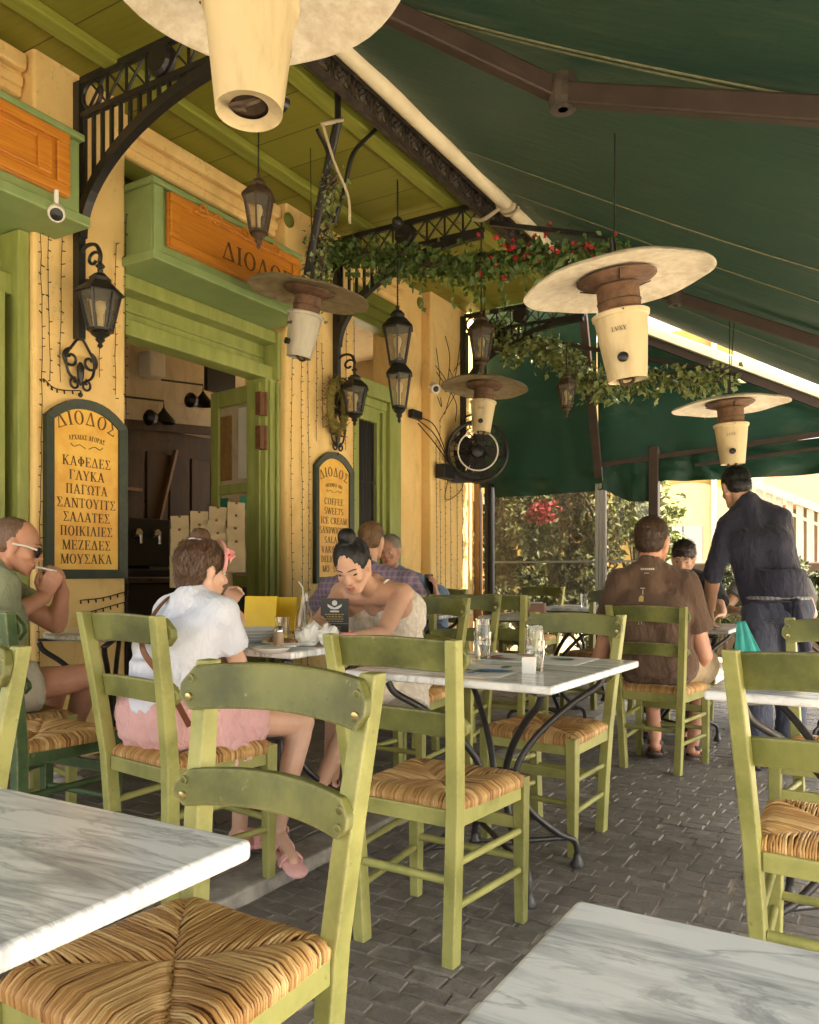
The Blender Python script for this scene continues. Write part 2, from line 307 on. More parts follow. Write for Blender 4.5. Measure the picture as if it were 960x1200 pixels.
M['navy'] = cloth('navy_jersey', (.030, .030, .050), (.021, .021, .037)); M['navy_trouser'] = cloth('navy_trousers', (.065, .07, .10), (.045, .05, .075)); M['black_tee'] = cloth('black_tshirt', (.025, .026, .03)); M['grey_tee'] = cloth('grey_tshirt', (.22, .22, .23)); M['light_shorts'] = cloth('pale_shorts', (.55, .50, .40))
M['shoe_white'] = mat('white_trainers', (.62, .60, .56), (.5, .48, .45), .6); M['sandal_pink'] = mat('pink_sandal', (.78, .45, .42), (.7, .38, .36), .6); M['sandal_brown'] = mat('brown_sandal', (.10, .065, .045), None, .6); M['shoe_black'] = mat('black_shoes', (.015, .014, .014), None, .5)
M['leather'] = mat('brown_leather', (.20, .075, .025), (.13, .045, .015), .45); M['hairband'] = mat('pink_headband', (.80, .36, .34), None, .5, bump=0)
# ------------------------------------------------------------------ mesh builder
def frame_of(d, up=None):
    d = V(d).normalized(); u = V(up) if up else (V((0, 0, 1)) if abs(d.z) < .95 else V((0, 1, 0)))
    a = u.cross(d)
    if a.length < 1e-6: a = V((1, 0, 0)).cross(d)
    a.normalize(); return a, d.cross(a).normalized(), d          # side, up-ish, along
class MB:
    def __init__(s): s.v = []; s.f = []; s.mi = []; s.k = 0
    def add(s, vs, fs, k=None):
        o = len(s.v); s.v += [V(p) for p in vs]; s.f += [tuple(i+o for i in f) for f in fs]; s.mi += [s.k if k is None else k]*len(fs); return s
    def box(s, c, size, rot=None):
        hx, hy, hz = [x/2 for x in size]; P = [V((x, y, z)) for z in (-hz, hz) for y in (-hy, hy) for x in (-hx, hx)]
        if rot is not None: P = [rot @ p for p in P]
        return s.add([p+V(c) for p in P], [(0, 2, 3, 1), (4, 5, 7, 6), (0, 1, 5, 4), (2, 6, 7, 3), (0, 4, 6, 2), (1, 3, 7, 5)])
    def bx(s, x0, x1, y0, y1, z0, z1): return s.box(((x0+x1)/2, (y0+y1)/2, (z0+z1)/2), (abs(x1-x0), abs(y1-y0), abs(z1-z0)))
    def bar(s, p, q, w, h, up=None):                     # rectangular bar p->q, w sideways, h along up
        p, q = V(p), V(q); a, b, d = frame_of(q-p, up); r = Matrix((a, b, d)).transposed()
        return s.box((p+q)/2, (w, h, (q-p).length), r)
    def tube(s, pts, r, n=8, closed=False, cap=True):
        pts = [V(p) for p in pts]; N = len(pts); rs = r if isinstance(r, (list, tuple)) else [r]*N
        rings = []; a = None
        for i, p in enumerate(pts):
            d = (pts[(i+1) % N]-pts[i-1]) if closed else (pts[min(i+1, N-1)]-pts[max(i-1, 0)])
            d = d.normalized() if d.length > 1e-9 else V((0, 0, 1))
            if a is None: a, b, _ = frame_of(d)
            a = (a-d*a.dot(d)); a = a.normalized() if a.length > 1e-6 else frame_of(d)[0]; b = d.cross(a)
            rings.append([p+(a*math.cos(t)+b*math.sin(t))*rs[i] for t in [2*math.pi*j/n for j in range(n)]])
        vs = [x for rg in rings for x in rg]; fs = []
        for i in range(N if closed else N-1):
            for j in range(n):
                i2 = (i+1) % N; fs.append((i*n+j, i*n+(j+1) % n, i2*n+(j+1) % n, i2*n+j))
        if cap and not closed: fs += [tuple(range(n-1, -1, -1)), tuple((N-1)*n+j for j in range(n))]
        return s.add(vs, fs)
    def lathe(s, prof, n=24, c=(0, 0, 0), axis=None, cap=True):   # prof [(r,z)]
        c = V(c); rot = None
        if axis is not None: a, b, d = frame_of(axis); rot = Matrix((a, b, d)).transposed()
        vs = []
        for r, z in prof:
            for j in range(n):
                t = 2*math.pi*j/n; p = V((r*math.cos(t), r*math.sin(t), z)); vs.append((rot @ p if rot else p)+c)
        fs = [(i*n+j, i*n+(j+1) % n, (i+1)*n+(j+1) % n, (i+1)*n+j) for i in range(len(prof)-1) for j in range(n)]
        if cap: fs += [tuple(range(n-1, -1, -1)), tuple((len(prof)-1)*n+j for j in range(n))]
        return s.add(vs, fs)
    def sphere(s, c, r, n=12, m=8):
        r = r if isinstance(r, (tuple, list)) else (r, r, r); vs = []; c = V(c)
        for i in range(1, m):
            for j in range(n):
                a = math.pi*i/m; t = 2*math.pi*j/n; vs.append(c+V((r[0]*math.sin(a)*math.cos(t), r[1]*math.sin(a)*math.sin(t), -r[2]*math.cos(a))))
        vs += [c-V((0, 0, r[2])), c+V((0, 0, r[2]))]; B = len(vs)-2
        fs = [(i*n+j, i*n+(j+1) % n, (i+1)*n+(j+1) % n, (i+1)*n+j) for i in range(m-2) for j in range(n)]
        fs += [(B, (j+1) % n, j) for j in range(n)] + [(B+1, (m-2)*n+j, (m-2)*n+(j+1) % n) for j in range(n)]
        return s.add(vs, fs)
    def prism(s, poly, o, u, v, th):                     # 2-D outline in the (u,v) plane at o, thickened along u x v
        o, u, v = V(o), V(u).normalized(), V(v).normalized(); nrm = u.cross(v); N = len(poly)
        a = [o+u*x+v*y for x, y in poly]; b = [p+nrm*th for p in a]
        return s.add(a+b, [tuple(range(N-1, -1, -1)), tuple(range(N, 2*N))]+[(i, (i+1) % N, N+(i+1) % N, N+i) for i in range(N)])
    def quad(s, a, b, c, d): return s.add([a, b, c, d], [(0, 1, 2, 3)])
    def build(s, name, mats, parent=None, world=False, smooth=None, bevel=0, bseg=2, sub=0, solid=0):
        off = V((0, 0, 0)); vs = s.v
        if world and parent is not None:
            mw = Matrix.LocRotScale(parent.location, parent.rotation_euler, None).inverted(); vs = [mw @ p for p in vs]
        me = bpy.data.meshes.new(name); me.from_pydata([tuple(p) for p in vs], [], s.f); me.update()
        for m in (mats if isinstance(mats, list) else [mats]): me.materials.append(m)
        if max(s.mi, default=0): me.polygons.foreach_set('material_index', s.mi)
        o = bpy.data.objects.new(name, me); COL.objects.link(o)
        if parent is not None: o.parent = parent
        if smooth is not None:
            if smooth >= 180: me.shade_smooth()
            else:
                me.shade_smooth(); 
                try: me.set_sharp_from_angle(angle=R(smooth))
                except Exception: pass
        if bevel:
            b = o.modifiers.new('bevel', 'BEVEL'); b.width = bevel; b.segments = bseg; b.limit_method = 'ANGLE'; b.angle_limit = R(35)
        if sub:
            b = o.modifiers.new('sub', 'SUBSURF'); b.levels = sub; b.render_levels = sub
        return o
def thing(name, label, cat, loc=(0, 0, 0), rotz=0, group=None, rot=None):
    o = bpy.data.objects.new(name, None); COL.objects.link(o); o.location = loc; o.rotation_euler = rot or (0, 0, rotz); o.empty_display_size = .1
    return tag(o, label, cat, group)
def tag(o, label, cat, group=None):
    o['label'] = label; o['category'] = cat
    if group: o['group'] = group
    return o
def struct(o): o['kind'] = 'structure'; return o
def dup(root, loc, rotz=0, label=None, group=None, rot=None):
    r = root.copy(); COL.objects.link(r); r.location = loc; r.rotation_euler = rot or (0, 0, rotz)
    if label: r['label'] = label
    if group: r['group'] = group
    for ch in list(root.children):
        c = ch.copy(); COL.objects.link(c); c.parent = r
        for g in list(ch.children):
            d = g.copy(); COL.objects.link(d); d.parent = c
    return r
def arc(c, r, a0, a1, n=14, u=(1, 0, 0), v=(0, 0, 1)):
    c, u, v = V(c), V(u), V(v); return [c+u*r*math.cos(R(a0+(a1-a0)*i/n))+v*r*math.sin(R(a0+(a1-a0)*i/n)) for i in range(n+1)]
def spiral(c, r0, r1, a0, a1, n=26, u=(1, 0, 0), v=(0, 0, 1)):
    c, u, v = V(c), V(u), V(v); o = []
    for i in range(n+1):
        t = i/n; a = R(a0+(a1-a0)*t); r = r0+(r1-r0)*t; o.append(c+u*r*math.cos(a)+v*r*math.sin(a))
    return o
def bez(pts, n=8):                                        # catmull-rom through pts
    pts = [V(p) for p in pts]; P = [pts[0]*2-pts[1]]+pts+[pts[-1]*2-pts[-2]]; o = []
    for i in range(1, len(P)-2):
        for k in range(n):
            t = k/n; a, b, c, d = P[i-1], P[i], P[i+1], P[i+2]
            o.append(.5*((2*b)+(c-a)*t+(2*a-5*b+4*c-d)*t*t+(3*b-3*c+d-a)*t**3))
    return o+[pts[-1]]

# ------------------------------------------------------------------ hand-drawn serif capitals (Greek and Latin)
TK, TN, SF = .145, .055, .05
def glyph(ch):
    q = []                                                # list of polygons, cap height 1
    def rect(x0, y0, x1, y1): q.append([(x0, y0), (x1, y0), (x1, y1), (x0, y1)])
    def ser(x, y, w=.30): rect(x-w/2, y-(SF if y > .5 else 0), x+w/2, y+(0 if y > .5 else SF))
    def stem(x, top=True, bot=True, t=TK, y0=0, y1=1):
        rect(x-t/2, y0, x+t/2, y1)
        if top: ser(x, y1)
        if bot: ser(x, y0)
    def sl(x0, y0, x1, y1, t): q.append([(x0-t/2, y0), (x0+t/2, y0), (x1+t/2, y1), (x1-t/2, y1)])
    def ring(cx, cy, rx, ry, a0=0, a1=360, tx=TK, ty=TN, n=20):
        for i in range(n):
            a, b = [R(a0+(a1-a0)*k/n) for k in (i, i+1)]
            q.append([(cx+rx*math.cos(a), cy+ry*math.sin(a)), (cx+rx*math.cos(b), cy+ry*math.sin(b)), (cx+(rx-tx)*math.cos(b), cy+(ry-ty)*math.sin(b)), (cx+(rx-tx)*math.cos(a), cy+(ry-ty)*math.sin(a))])
    w = .8
    if ch in 'ΑA': sl(.12, 0, .40, 1, TN); sl(.70, 0, .40, 1, TK); rect(.20, .30, .62, .35); ser(.12, 0); ser(.70, 0); w = .84
    elif ch == 'Λ': sl(.12, 0, .40, 1, TN); sl(.70, 0, .40, 1, TK); ser(.12, 0); ser(.70, 0); w = .84
    elif ch == 'Δ': sl(.08, 0, .40, 1, TN); sl(.70, 0, .40, 1, TK); rect(.03, 0, .78, .07); w = .82
    elif ch == 'Γ': stem(.2); rect(.1, 1-SF, .66, 1); rect(.62, .78, .66, 1); w = .70
    elif ch in 'ΕE': stem(.2); rect(.1, 1-SF, .64, 1); rect(.1, 0, .68, SF); rect(.2, .48, .5, .53); rect(.60, .80, .64, 1); rect(.64, 0, .68, .22); rect(.47, .40, .51, .61); w = .74
    elif ch == 'F': stem(.2); rect(.1, 1-SF, .64, 1); rect(.2, .48, .5, .53); rect(.60, .80, .64, 1); rect(.47, .40, .51, .61); w = .68
    elif ch in 'ΖZ': sl(.15, 0, .55, 1, TK); rect(.08, 1-SF, .62, 1); rect(.08, 0, .64, SF); rect(.08, .80, .12, 1); rect(.60, 0, .64, .2); w = .70
    elif ch in 'ΙI': stem(.2); w = .40
    elif ch in 'ΚK': stem(.2); sl(.24, .42, .66, 1, TN); sl(.70, 0, .36, .56, TK); ser(.66, 1, .24); ser(.70, 0); w = .86
    elif ch in 'ΜM': stem(.14, t=TN); stem(.82); sl(.48, 0, .16, 1, TK); sl(.48, 0, .80, 1, TN); w = .96
    elif ch in 'ΝN': stem(.14, t=TN); stem(.70, bot=False, t=TN); sl(.68, 0, .16, 1, TK); w = .84
    elif ch in 'ΟO': ring(.42, .5, .38, .52); w = .84
    elif ch in 'ΠH':
        stem(.2); stem(.66); rect(.2, 1-SF, .66, 1) if ch == 'Π' else rect(.2, .48, .66, .53); w = .86
    elif ch == 'Σ': sl(.40, .5, .12, 1, TK); sl(.10, 0, .40, .5, TN*1.4); rect(.06, 1-SF, .62, 1); rect(.06, 0, .66, SF+.02); rect(.58, .78, .62, 1); rect(.62, 0, .66, .22); w = .72
    elif ch in 'ΤT': stem(.36, top=False); rect(.05, 1-SF, .67, 1); rect(.05, .80, .09, 1); rect(.63, .80, .67, 1); w = .72
    elif ch in 'ΥY': stem(.38, top=False, y1=.48); sl(.36, .44, .10, 1, TK); sl(.40, .44, .68, 1, TN); ser(.10, 1, .24); ser(.68, 1, .22); w = .78
    elif ch == 'Φ': stem(.42); ring(.42, .5, .38, .30, tx=.13); w = .84
    elif ch == 'Ω': ring(.42, .56, .38, .45, -58, 238); rect(.05, 0, .32, .06); rect(.52, 0, .79, .06); rect(.05, 0, .09, .17); rect(.75, 0, .79, .17); rect(.24, .03, .29, .2); rect(.55, .03, .60, .2); w = .84
    elif ch in 'ΡP': stem(.2); ring(.28, .74, .32, .27, -90, 90, tx=.12); rect(.2, .47, .28, .52); rect(.2, 1-SF, .28, 1); w = .66
    elif ch == 'R': stem(.2); ring(.28, .74, .32, .27, -90, 90, tx=.12); rect(.2, .47, .28, .52); sl(.68, 0, .38, .5, TK); ser(.68, 0, .2); w = .80
    elif ch in 'ΧX': sl(.66, 0, .14, 1, TK); sl(.12, 0, .64, 1, TN); ser(.12, 0, .24); ser(.66, 0, .24); ser(.14, 1, .24); ser(.64, 1, .24); w = .78
    elif ch == 'C': ring(.42, .5, .38, .52, 40, 320); rect(.68, .70, .72, .92); w = .78
    elif ch == 'D': stem(.2); ring(.28, .5, .46, .5, -90, 90); rect(.2, 0, .28, TN); rect(.2, 1-TN, .28, 1); w = .82
    elif ch == 'S': ring(.34, .73, .26, .28, 30, 265, tx=.11, ty=.06); ring(.34, .26, .28, .27, -150, 85, tx=.12, ty=.06); w = .68
    elif ch == 'W': sl(.32, 0, .08, 1, TK); sl(.32, 0, .52, 1, TN); sl(.78, 0, .54, 1, TK); sl(.78, 0, 1.02, 1, TN); ser(.08, 1, .24); ser(.54, 1, .2); ser(1.02, 1, .2); w = 1.1
    elif ch == 'L': stem(.2); rect(.1, 0, .64, SF); rect(.60, 0, .64, .22); w = .68
    elif ch == 'J': stem(.34, bot=False); ring(.2, .08, .2, .12, 180, 360, tx=.08); w = .52
    elif ch == 'V': sl(.38, 0, .10, 1, TK); sl(.38, 0, .68, 1, TN); ser(.10, 1, .24); ser(.68, 1, .22); w = .78
    elif ch == ' ': w = .40
    return q, w
def word_width(t, gap=.06): return sum(glyph(c)[1]+gap for c in t)-gap
def write(mb, text, o, u, v, h, gap=.06, width=None, bend=0, sag=0):
    """letters centred on o in the plane (u,v), cap height h; bend = arch height"""
    o, u, v = V(o), V(u).normalized(), V(v).normalized(); n = u.cross(v); W = word_width(text, gap); sx = h if not width else width/W
    x = -W/2; kk = 0
    for c in text:
        polys, w = glyph(c); cx = x+w/2; t = cx/(W/2); ang = -math.atan2(2*bend*t, W*sx/2) if bend else 0; dy = -bend*t*t
        for p in polys:
            kk += 1; pts = []
            for a, b in p:
                lx, ly = (a-w/2)*sx, b*h
                X = cx*sx+lx*math.cos(ang)-ly*math.sin(ang); Y = dy+lx*math.sin(ang)+ly*math.cos(ang); pts.append((X, Y))
            area = sum(pts[i][0]*pts[(i+1) % len(pts)][1]-pts[(i+1) % len(pts)][0]*pts[i][1] for i in range(len(pts)))
            if area < 0: pts.reverse()
            mb.prism(pts, o-n*.001, u, v, .0022+.00012*(kk % 9))
        x += w+gap
# ------------------------------------------------------------------ ground
def sheet(name, x0, x1, y0, y1, z, m):
    b = MB(); b.quad((x0, y0, z), (x1, y0, z), (x1, y1, z), (x0, y1, z)); return struct(b.build(name, m))
sheet('ground', -600, 600, -600, 600, -.012, M['earth'])
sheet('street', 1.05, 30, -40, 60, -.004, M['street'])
def sett_field(name, x0, x1, y0, y1, z, w_, h_, seed):
    """paving of separate domed stone setts standing in sand joints"""
    r = random.Random(seed); vs, fs, tone = [], [], []; g = (-1, -.93, 0, .93, 1); row = 0; y = y0
    while y < y1:
        hh = h_*r.uniform(.86, 1.12); x = x0-r.uniform(0, w_)
        while x < x1:
            ww = w_*r.uniform(.72, 1.28); a, c = max(x, x0), min(x+ww, x1)
            if c-a > .03:
                t = min(1, max(0, r.gauss(.5, .27))); cx, cy = (a+c)/2, y+hh/2; hx_, hy_ = (c-a)/2-.0030, hh/2-.0030; dz = r.gauss(0, .0013); tx, ty = r.gauss(0, .009), r.gauss(0, .009); base = len(vs)
                jit = [(r.gauss(0, .0035), r.gauss(0, .0035)) for _ in range(4)]
                for v in g:
                    for u in g:
                        bl = [(1-u)*(1-v)/4, (1+u)*(1-v)/4, (1-u)*(1+v)/4, (1+u)*(1+v)/4]; jx = sum(q*j_[0] for q, j_ in zip(bl, jit)); jy = sum(q*j_[1] for q, j_ in zip(bl, jit))
                        e = max(abs(u), abs(v)); k = .97 if abs(u) == 1 and abs(v) == 1 else 1
                        px, py = cx+u*hx_*k+jx, cy+v*hy_*k+jy; px += .010*math.sin(py*1.3); py += .010*math.sin(px*1.7+1)
                        vs.append((px, py, z+dz+tx*u*hx_+ty*v*hy_+(-.0065 if e == 1 else .0006*(1-(u*u+v*v)/2)+r.gauss(0, .0007)))); tone.append(t)
                for q in range(4):
                    for p in range(4): k = base+q*5+p; fs.append((k, k+1, k+6, k+5))
            x += ww
        y += hh
    me = bpy.data.meshes.new(name); me.from_pydata(vs, [], fs); me.update(); me.materials.append(M['cobble']); me.shade_flat()
    at_ = me.attributes.new('tone', 'FLOAT', 'POINT'); at_.data.foreach_set('value', tone)
    o = bpy.data.objects.new(name, me); COL.objects.link(o); return struct(o)
sheet('patio_bed', -1.83, 1.05, -6, 9.5, -.0040, M['joint'])
sett_field('patio', -1.81, 1.05, -.8, 9.4, 0, .104, .076, 3)
b = MB(); b.bx(-4.3, -1.97, -6, 9.5, -.3, .046); struct(b.build('pavement_bed', M['joint']))
sett_field('pavement', -4.2, -1.975, -.8, 9.4, .05, .16, .11, 5)
b = MB()
for i in range(16): b.bx(-1.968, -1.815, -6+i*.97, -6+i*.97+.962, -.3, .052+.003*math.sin(i*2.1))
struct(b.build('kerb', M['kerb'], bevel=.012))

# ------------------------------------------------------------------ cafe building
XW = -3.9; ZC = 3.86
bld = thing('cafe_building', 'ochre cafe building with green shopfronts and pillars along the terrace', 'building', (-4.1, 3, 0))
b = MB()
for y0, y1, xf in ((2.67, 3.27, XW), (4.75, 5.64, XW), (6.56, 6.972, XW-.10), (6.97, 7.93, XW)): b.bx(-4.32, xf, y0, y1, -.1, ZC+.05)
for y0, y1 in ((-2.5, 2.67), (3.27, 4.75), (5.64, 6.56)): b.bx(-4.32, XW-.09, y0+.001, y1-.001, 3.62, ZC+.05)
b.bx(-4.32, -4.02, -2.5, 7.93, ZC+.06, 7.5)
b.build('wall', M['plaster'], bld, True, bevel=.02, bseg=3)
for y0, y1 in ((-2.5, 2.655), (3.285, 4.735), (5.655, 6.55)):        # cornice mouldings under the ceiling
    b = MB(); b.bx(XW-.089, XW-.03, y0, y1, 3.74, 3.83); b.bx(XW-.089, XW-.06, y0, y1, 3.66, 3.72)
    b.build('cornice', M['plaster'], bld, True, bevel=.015)
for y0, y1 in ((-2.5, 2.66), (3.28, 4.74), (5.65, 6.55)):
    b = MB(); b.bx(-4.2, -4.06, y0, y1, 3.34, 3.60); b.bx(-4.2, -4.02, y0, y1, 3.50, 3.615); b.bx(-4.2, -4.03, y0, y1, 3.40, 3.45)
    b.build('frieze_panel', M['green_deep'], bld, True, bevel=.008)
# interior shell
b = MB(); b.bx(-6.7, -6.6, 0, 9, 0, 3.6); b.bx(-6.6, -4.33, 1.2, 1.3, 0, 3.6); b.bx(-6.6, -4.33, 8, 8.1, 0, 1.2); b.bx(-6.6, -4.33, 8, 8.1, 3.3, 3.6); b.bx(-4.8, -4.33, 8, 8.1, 1.2, 3.3); b.build('inner_wall', M['inner'], bld, True)  # far side wall has an added, unseen opening that lets skylight in
b = MB(); b.bx(-8.1, -4.33, 1.2, 8.1, 3.6, 3.7); b.build('inner_ceiling', M['inner'], bld, True)
b = MB(); b.bx(-8.1, -4.33, 1.2, 8.1, -.2, .05); b.build('inner_floor', M['brown_wood'], bld, True)
# ceiling of the arcade
b = MB(); b.bx(-4.3, -2.5, -2.5, 7.75, ZC, ZC+.04); b.build('ceiling', M['planks'], bld, True)
for x in (-2.82, -3.60):
    b = MB(); b.bx(x-.055, x+.055, -2.5, 7.74, ZC-.06, ZC-.002); b.build('ceiling_beam', M['beam'], bld, True, bevel=.012)
b = MB(); b.add([(x, y, z+d) for d in (0, .012) for x, y, z in ((-2.62, -2.6, 4.01), (-2.24, -2.6, 3.80), (-2.24, 7.78, 3.80), (-2.62, 7.78, 4.01))], [(0, 1, 2, 3), (7, 6, 5, 4), (0, 4, 5, 1), (1, 5, 6, 2), (2, 6, 7, 3), (3, 7, 4, 0)]); b.build('flashing', M['lace'], bld, True)  # added sheet over the ceiling-awning gap, blocks sun from the wall
b = MB(); b.bx(-2.60, -2.49, -2.5, 7.76, ZC+.001, ZC+.14); b.build('ceiling_edge', M['lace'], bld, True)
for p in (on_x(98, 88, XW-.05), on_x(338, 258, XW+.004), on_x(492, 355, XW-.098)):
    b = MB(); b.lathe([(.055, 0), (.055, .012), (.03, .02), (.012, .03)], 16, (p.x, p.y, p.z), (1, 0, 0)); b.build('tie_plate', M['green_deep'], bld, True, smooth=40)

def sign_box(y0, y1, z0, z1, xf):
    b = MB()
    b.bx(-4.1, xf, y0, y1, z0, z1)                        # box
    b.bx(-4.1, xf+.05, y0-.03, y1+.03, z0-.06, z0-.003)   # ledge
    b.bx(-4.1, xf+.025, y0-.015, y1+.015, z1+.003, z1+.04)
    b.bx(xf+.001, xf+.022, y0, y0+.07, z0+.002, z1-.002)
    return b.build('sign_box', M['green_blue'], bld, True, bevel=.008)
def sign_board(y0, y1, z0, z1, xf, label):
    t = thing('name_board', label, 'sign', (xf, (y0+y1)/2, (z0+z1)/2), group='pine name boards over the shopfronts')
    b = MB(); b.bx(xf+.004, xf+.03, y0, y1, z0, z1); b.build('board', M['pine'], t, True, bevel=.004)
    b = MB(); w = .055
    for a in ((y0+.001, y1-.001, z1-w, z1-.001), (y0+.001, y1-.001, z0+.001, z0+w), (y0+.001, y0+w+.02, z0+w+.001, z1-w-.001), (y1-w-.02, y1-.001, z0+w+.001, z1-w-.001)): b.bx(xf+.031, xf+.052, *a)
    b.build('board_frame', M['pine'], t, True, bevel=.008, bseg=3)
    return t
BX = -3.68
sign_box(3.27, 4.62, 2.95, 3.34, BX); sign_box(-2.2, 2.77, 2.95, 3.34, BX+.02)
nb = sign_board(3.37, 4.585, 3.005, 3.325, BX, 'orange pine name board reading ΔΙΟΔΟΣ over the open doorway')
b = MB(); write(b, 'ΔΙΟΔΟΣ', (BX+.031, 4.16, 3.085), (0, 1, 0), (0, 0, 1), .115, width=.70); b.build('lettering', M['letter'], nb, True)
b = MB()
for i, (yy, s) in enumerate(((3.62, 1), (3.74, -1), (4.0, 1), (4.12, -1), (4.30, 1))):
    b.tube(spiral((BX+.056, yy, 3.295+.012*s), .05, .012, 200 if s > 0 else -20, 200+400*s if s > 0 else 380, 20, (0, 1, 0), (0, 0, 1)), .009, 6)
b.tube(bez([(BX+.058, 3.55, 3.27), (BX+.058, 3.8, 3.29), (BX+.058, 4.05, 3.265), (BX+.058, 4.35, 3.27)]), .009, 6)
b.build('carved_scroll', M['pine'], nb, True, smooth=180)
nb0 = sign_board(1.2, 2.68, 3.005, 3.325, BX+.02, 'orange pine board over the shopfront at the left edge')
b = MB()
b.bx(BX+.052, BX+.066, 2.50, 2.58, 3.08, 3.25); b.bx(BX+.053, BX+.064, 1.5, 2.499, 3.235, 3.25); b.bx(BX+.053, BX+.064, 1.5, 2.499, 3.08, 3.095)
b.build('moulding', M['pine'], nb0, True, bevel=.006)

def shop_bay(y0, y1, zl, jl, jr):
    b = MB()
    b.bx(-4.14, -3.985, y0+.002, y1-.002, zl, zl+.10)                 # lintel
    b.bx(-4.16, -4.08, y0+.002, y1-.002, zl+.101, 2.889)              # transom panel
    b.bx(-4.13, -4.055, y0+.06, y1-.06, zl+.17, zl+.185)
    b.bx(-4.13, -3.96, y0+.003, y1-.003, 2.80, 2.888)
    b.build('lintel', M['green'], bld, True, bevel=.006)
    b = MB()
    b.bx(-4.16, -3.97, y0+.004, y0+jl, .05, zl-.001); b.build('door_frame', M['green'], bld, True, bevel=.006); b = MB()
    b.bx(-4.16, -3.97, y1-jr, y1-.004, .05, zl-.001)
    b.bx(-4.16, -3.94, y1-.05, y1-.006, zl, 2.885)
    b.bx(-3.969, -3.95, y1-jr+.03, y1-jr+.055, .05, zl-.02); b.bx(-3.969, -3.945, y1-.045, y1-.012, .05, zl-.02)
    b.build('door_frame', M['green'], bld, True, bevel=.006)
shop_bay(3.27, 4.75, 2.53, .05, .15)
# left shopfront (mostly outside the frame)
b = MB()
b.bx(-4.14, -3.985, -2.5, 2.665, 2.55, 2.66); b.bx(-4.16, -4.08, -2.5, 2.665, 2.661, 2.889); b.bx(-4.16, -3.93, 2.60, 2.666, .05, 2.888); b.bx(-4.14, -3.96, 2.40, 2.55, .05, 2.549)
b.bx(-4.14, -3.96, 1.2, 1.3, .05, 2.549); b.bx(-4.12, -3.99, 1.301, 2.399, .05, .9); b.bx(-4.12, -4.0, 1.301, 2.399, 2.0, 2.06)
b.build('window_frame', M['green'], bld, True, bevel=.008)
b = MB(); b.bx(-4.075, -4.069, 1.301, 2.399, .9, 2.549); b.build('window_pane', M['pane'], bld, True)
# third bay: dark fanlight over a closed green door with a barred pane
b = MB()
b.bx(-4.14, -3.98, 5.642, 6.558, 2.66, 2.80); b.bx(-4.14, -3.96, 5.643, 5.80, .05, 2.659); b.bx(-4.14, -3.99, 6.36, 6.556, .05, 2.659)
b.bx(-4.11, -4.03, 5.801, 5.91, .05, 2.58); b.bx(-4.11, -4.03, 6.20, 6.359, .05, 2.58); b.bx(-4.11, -4.03, 5.911, 6.199, .05, .95); b.bx(-4.11, -4.03, 5.911, 6.199, 2.45, 2.579); b.bx(-4.12, -4.02, 5.801, 6.359, 2.581, 2.658)
b.bx(-4.03, -3.995, 5.70, 5.72, .05, 2.6); b.bx(-4.029, -4.0, 6.25, 6.27, .1, 2.55)
b.build('closed_door', M['green'], bld, True, bevel=.006)
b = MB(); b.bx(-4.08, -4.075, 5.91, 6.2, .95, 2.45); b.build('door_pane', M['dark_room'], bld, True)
b = MB()
for i in range(5): b.tube([(-4.055, 5.94+i*.058, .95), (-4.055, 5.94+i*.058, 2.45)], .008, 6)
for z in (1.3, 1.9): b.tube([(-4.05, 5.91, z), (-4.05, 6.2, z)], .007, 6)
b.build('window_bars', M['iron'], bld, True)
# open door leaf, folded inwards from the right jamb
hx, hy = -4.02, 4.61
lf = (V((-4.62, 4.72, 0))-V((hx, hy, 0))); LW = lf.length; lu = lf.normalized(); ln = V((lu.y, -lu.x, 0))
def leaf_box(b, a0, a1, z0, z1, t0=-.022, t1=.022):
    P = []
    for z in (z0, z1):
        for a, t in ((a0, t0), (a1, t0), (a1, t1), (a0, t1)): p = V((hx, hy, 0))+lu*a+ln*t; P.append((p.x, p.y, z))
    b.add(P, [(3, 2, 1, 0), (4, 5, 6, 7), (0, 1, 5, 4), (1, 2, 6, 5), (2, 3, 7, 6), (3, 0, 4, 7)])
b = MB()
for a0, a1 in ((0, .10), (LW-.10, LW)): leaf_box(b, a0, a1, .07, 2.5)
for z0, z1 in ((.07, .32), (2.37, 2.499), (1.69, 1.77), (.98, 1.06)): leaf_box(b, .101, LW-.101, z0, z1, -.02, .02)
dl = b.build('door', M['green'], bld, True, bevel=.006)
b = MB(); leaf_box(b, .10, LW-.10, .32, 2.37, -.003, .003); b.build('door_pane', M['pane'], bld, True)
for k, z in enumerate((2.33, 2.08)):
    b = MB(); b.box((hx+.025, hy-.035, z), (.05, .07, .17)); b.tube([(hx+.052, hy-.01, z-.09), (hx+.052, hy-.01, z+.09)], .012, 8); b.build('hinge', M['hinge'], bld, True, bevel=.003)
def sticker(a0, a1, z0, z1, m, label, cat='sticker'):
    b = MB(); leaf_box(b, a0, a1, z0, z1, -.0075-.0, -.0045); tag(b.build('sticker', m, None), label, cat, 'notices stuck on the door pane')
ST = {k: mat('sticker_'+k, c, None, .5, bump=0) for k, c in (('green', (.02, .20, .10)), ('mint', (.10, .42, .28)), ('red', (.55, .12, .06)), ('cream', (.62, .48, .26)))}
sticker(LW-.20, LW-.11, 1.53, 1.665, ST['green'], 'dark green sticker nearest the free edge of the door')
sticker(.11, .25, 1.56, 1.67, ST['mint'], 'mint green sticker nearest the door hinges')
sticker(LW-.22, LW-.11, 1.36, 1.49, ST['red'], 'red notice on the door pane under the green sticker')
sticker(.11, .36, 1.30, 1.50, ST['cream'], 'cream paper notice filling the middle of the door pane')

